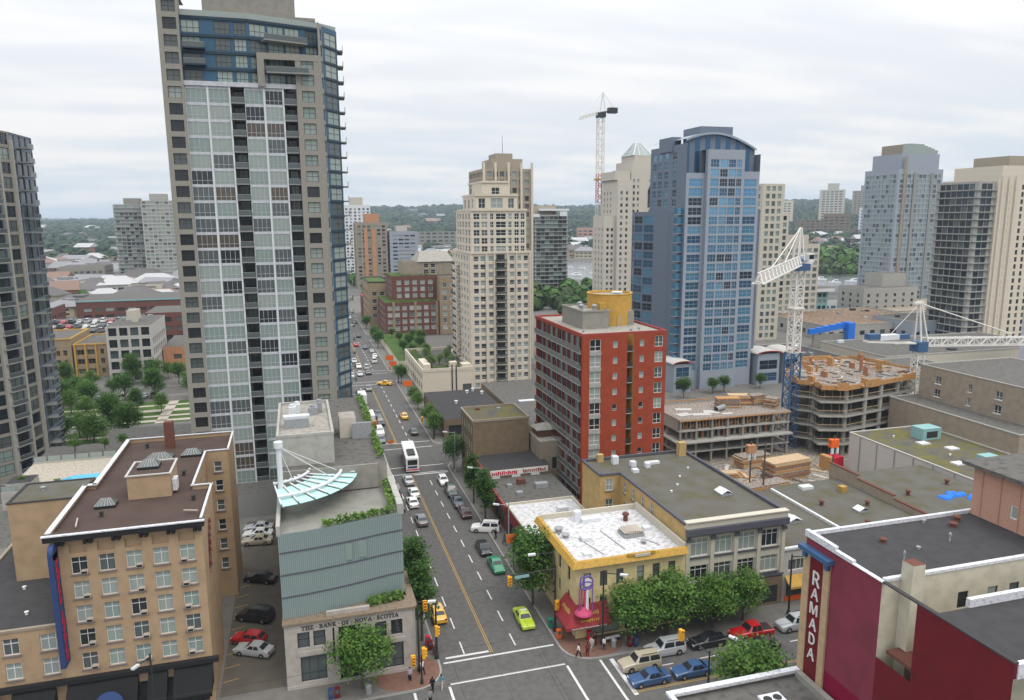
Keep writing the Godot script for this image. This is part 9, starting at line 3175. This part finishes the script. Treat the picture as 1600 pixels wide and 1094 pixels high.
func blob_mesh(m, sd: int) -> ArrayMesh:
	# a small crown of leaf faces for trees seen from afar, about one metre in radius
	var g := RandomNumberGenerator.new()
	g.seed = sd
	var mb := MB.new()
	mb.use(m)
	for j in 46:
		var d := Vector3(g.randfn(), g.randfn() * 0.9 + 0.25, g.randfn()).normalized() * g.randf_range(0.6, 1.0)
		var u := d.cross(Vector3(g.randfn(), g.randfn(), g.randfn())).normalized() * 0.42
		var v := u.cross(d).normalized() * 0.42
		mb.quad(d - u, d - v, d + u, d + v)
	return mb.mesh()

func wood(called: String, mats: Array, spots: Array, label: String) -> void:
	for k in mats.size():
		var mm := MultiMesh.new()
		mm.transform_format = MultiMesh.TRANSFORM_3D
		mm.mesh = blob_mesh(M[mats[k]], 40 + k)
		var mine := []
		for j in spots.size():
			if j % mats.size() == k: mine.append(spots[j])
		mm.instance_count = mine.size()
		for j in mine.size():
			var e: Array = mine[j]
			mm.set_instance_transform(j, Transform3D(Basis(Vector3.UP, rng.randf() * TAU).scaled(Vector3(e[1], e[1] * e[2], e[1])), e[0]))
		var o := MultiMeshInstance3D.new()
		o.multimesh = mm
		o.name = numbered(called)
		add_child(o)
		tag(o, label, "trees")
		o.set_meta("kind", "stuff")

func build_far() -> void:
	mat("farleafa", Color(0.026, 0.052, 0.022), 0.9)
	mat("farleafb", Color(0.040, 0.066, 0.030), 0.9)
	mat("farleafc", Color(0.058, 0.085, 0.036), 0.9)
	scatter_houses(95, -17.0, -7.0, 455, 930, "among the industrial roofs behind the twin towers", 1.15)
	scatter_houses(70, -17.0, -7.0, 950, 3200, "on the hazy plain behind the twin towers")
	scatter_houses(24, 3.4, 12.4, 700, 1250, "beyond the end of the main street", 1.4)
	scatter_houses(48, 3.4, 12.4, 1250, 3000, "on the wooded ridge beyond the street end")
	scatter_houses(26, 19.6, 23.4, 900, 1500, "across the inlet beside the dark grey tower")
	scatter_houses(80, 33.8, 43.0, 840, 1750, "on the slope across the inlet behind the white crane", 0.9)
	scatter_houses(28, 44.4, 48.0, 760, 1700, "across the inlet between the two end towers")
	# larger buildings on the far slope
	for e in [[38.9, 1900.0, 54.0, 106.0, "stepped tan slab tower on the far ridge", M.stonetower], [35.0, 1850.0, 90.0, 82.0, "wide cream hospital like block on the far ridge", M.creamtower], [41.6, 1500.0, 48.0, 62.0, "white striped office block on the far slope", M.towerwhite], [39.3, 1500.0, 46.0, 52.0, "brown office slab on the far slope", M.brownwall], [38.4, 1600.0, 100.0, 40.0, "long dark brown hall under the tan slab tower", M.brownwall], [45.8, 1700.0, 40.0, 66.0, "small dark blue slab on the far slope", M.towerblue], [10.4, 1150.0, 60.0, 28.0, "long grey office with blue glass beyond the silver slab", M.concrete], [21.6, 1350.0, 30.0, 30.0, "pink terrace block across the inlet", M.pinkwall], [41.0, 2100.0, 60.0, 108.0, "dim grey slab on the far ridge beside the slender glass tower", M.taupewall]]:
		var p := at_polar(e[0], e[1])
		var r := far_tower(e[4], Vector2(-e[2] / 2, -15), Vector2(e[2] / 2, 15), e[3] - p.y, e[5], ["glassdark", "glassmid"], 5.5, 9.0, 6.0, 2.6, [[-e[2] * 0.2, -10, e[2] * 0.25, 10, e[3] - p.y, (e[3] - p.y) * 1.18]] if e[3] > 70 else [], "building")
		r.position += p
		r.rotation.y = -deg_to_rad(e[0])
	# woods
	var spots := []
	for j in 8000:
		var az := rng.randf_range(-20.0, 54.0)
		var r := 980.0 * pow(4.2, pow(rng.randf(), 0.7))
		if az < -2.0 and rng.randf() < 0.25: r = rng.randf_range(2500, 7500)
		var s := rng.randf_range(7.0, 13.0) * (0.7 + r / 3200.0)
		spots.append([at_polar(az, r) + Vector3(0, s * 0.35, 0), s, rng.randf_range(0.6, 0.9)])
	for j in 1500:
		var az := rng.randf_range(2.0, 54.0)
		spots.append([at_polar(az, rng.randf_range(3300, 3700)) + Vector3(0, 4, 0), rng.randf_range(14, 26), rng.randf_range(0.7, 1.2)])
	wood("far_woods", ["farleafa", "farleafb", "farleafa"], spots, "dark green woods and gardens covering the far slopes")
	spots = []
	for j in 900:
		var az := rng.randf_range(33.0, 43.5)
		var r := rng.randf_range(750.0, 880.0)
		var s := rng.randf_range(5.0, 9.0)
		spots.append([at_polar(az, r) * Vector3(1, 0, 1) + Vector3(0, s * rng.randf_range(0.5, 1.1), 0), s, rng.randf_range(0.8, 1.2)])
	for j in 260:
		var az := rng.randf_range(35.5, 48.0)
		var r := rng.randf_range(690.0, 745.0)
		var s := rng.randf_range(3.0, 5.5)
		spots.append([at_polar(az, r) + Vector3(0, s * 0.6, 0), s, 1.0])
	wood("shore_wood", ["farleafb", "leafb", "farleafc"], spots, "dense green wood on the far shore of the inlet")
	spots = []
	for j in 420:
		var az := rng.randf_range(-17.0, 30.0)
		var r := rng.randf_range(440.0, 950.0)
		if az > 12.0: r = rng.randf_range(380.0, 520.0)
		var s := rng.randf_range(3.0, 6.5)
		spots.append([at_polar(az, r) * Vector3(1, 0, 1) + Vector3(0, s * 0.7, 0), s, rng.randf_range(0.8, 1.2)])
	wood("street_greenery", ["leafb", "leafa", "farleafc"], spots, "scattered green trees between the far low roofs")
	var mb := MB.new()
	mb.use(M.grassmat)
	var n := 24
	for j in n:
		var a0 := lerpf(33.0, 49.0, float(j) / n)
		var a1 := lerpf(33.0, 49.0, float(j + 1) / n)
		mb.quad(at_polar(a0, 690) + Vector3(0, 0.06, 0), at_polar(a1, 690) + Vector3(0, 0.06, 0), at_polar(a1, 770) + Vector3(0, 0.06, 0), at_polar(a0, 770) + Vector3(0, 0.06, 0))
	struct("lawn", mb)
	# a long red roofed row behind the marina
	var row := far_tower("long terrace with red tiled roof behind the marina", Vector2(-45, -8), Vector2(45, 8), 6.0, M.creamwall, ["glassdark"], 3.0, 5.0, 2.5, 1.5, [[-46, -9, 46, 9, 6.0, 8.5, M.redtrim]], "building")
	row.position += at_polar(46.6, 780)
	row.rotation.y = -deg_to_rad(46.6)
	# boats
	for e in [[20.8, 640.0, 13.0], [21.4, 720.0, 8.0], [22.2, 655.0, 7.0], [20.4, 735.0, 9.0], [37.2, 640.0, 10.0], [38.4, 625.0, 11.0], [39.4, 600.0, 9.0], [40.6, 615.0, 12.0], [41.4, 640.0, 8.0], [45.6, 600.0, 12.0], [46.0, 606.0, 11.0], [46.4, 600.0, 13.0], [46.8, 604.0, 10.0], [45.9, 618.0, 9.0], [46.5, 622.0, 11.0]]:
		var o := thing("boat", "small white motor boat on the grey inlet" if e[0] < 45 else "white yacht moored in the marina between the end towers", "boat", at_polar(e[0], e[1]) * Vector3(1, 0, 1) + Vector3(0, 0.03, 0), rng.randf_range(0.6, 1.8), "motor boats" if e[0] < 45 else "moored yachts")
		mb = MB.new()
		mb.use(M.towerwhite)
		var L: float = e[2] / 2
		loft(mb, [sec(-L, 0.2, 0.0, 0.8, 1.4), sec(-L * 0.4, e[2] * 0.14, 0.0, 0.6, 1.2), sec(L, e[2] * 0.13, 0.0, 0.6, 1.1)])
		obj("hull", mb, o)
		mb = MB.new()
		mb.use(M.towerwhite)
		loft(mb, [sec(-L * 0.3, e[2] * 0.08, 1.1, 1.4, 1.9), sec(L * 0.1, e[2] * 0.1, 1.1, 1.6, 2.7), sec(L * 0.6, e[2] * 0.1, 1.1, 1.6, 2.7)])
		mb.use(M.glassdark)
		mb.box(Vector3(-e[2] * 0.103, 1.9, 0), Vector3(e[2] * 0.103, 2.3, L * 0.5))
		obj("cabin", mb, o)
		if e[0] > 45:
			mb = MB.new()
			mb.use(M.towerwhite)
			mb.cyl(Vector3(0, 2.5, 0), Vector3(0, 14.0, 0), 0.18, 0.1, 6)
			obj("mast", mb, o)

func _ready() -> void:
	rng.seed = 12345
	make_textures()
	set_view()
	make_materials()
	build_ground()
	build_hotel()
	build_hotel_wing()
	build_bank()
	build_glass_tower()
	build_west_tower()
	build_yellow()
	build_white()
	build_red_hotel()
	build_shops()
	build_red_apartments()
	build_towers()
	build_midtown()
	build_site()
	build_cranes()
	build_trees()
	build_cars()
	build_people()
	build_furniture()
	build_far()
	print("west ", Time.get_ticks_msec())
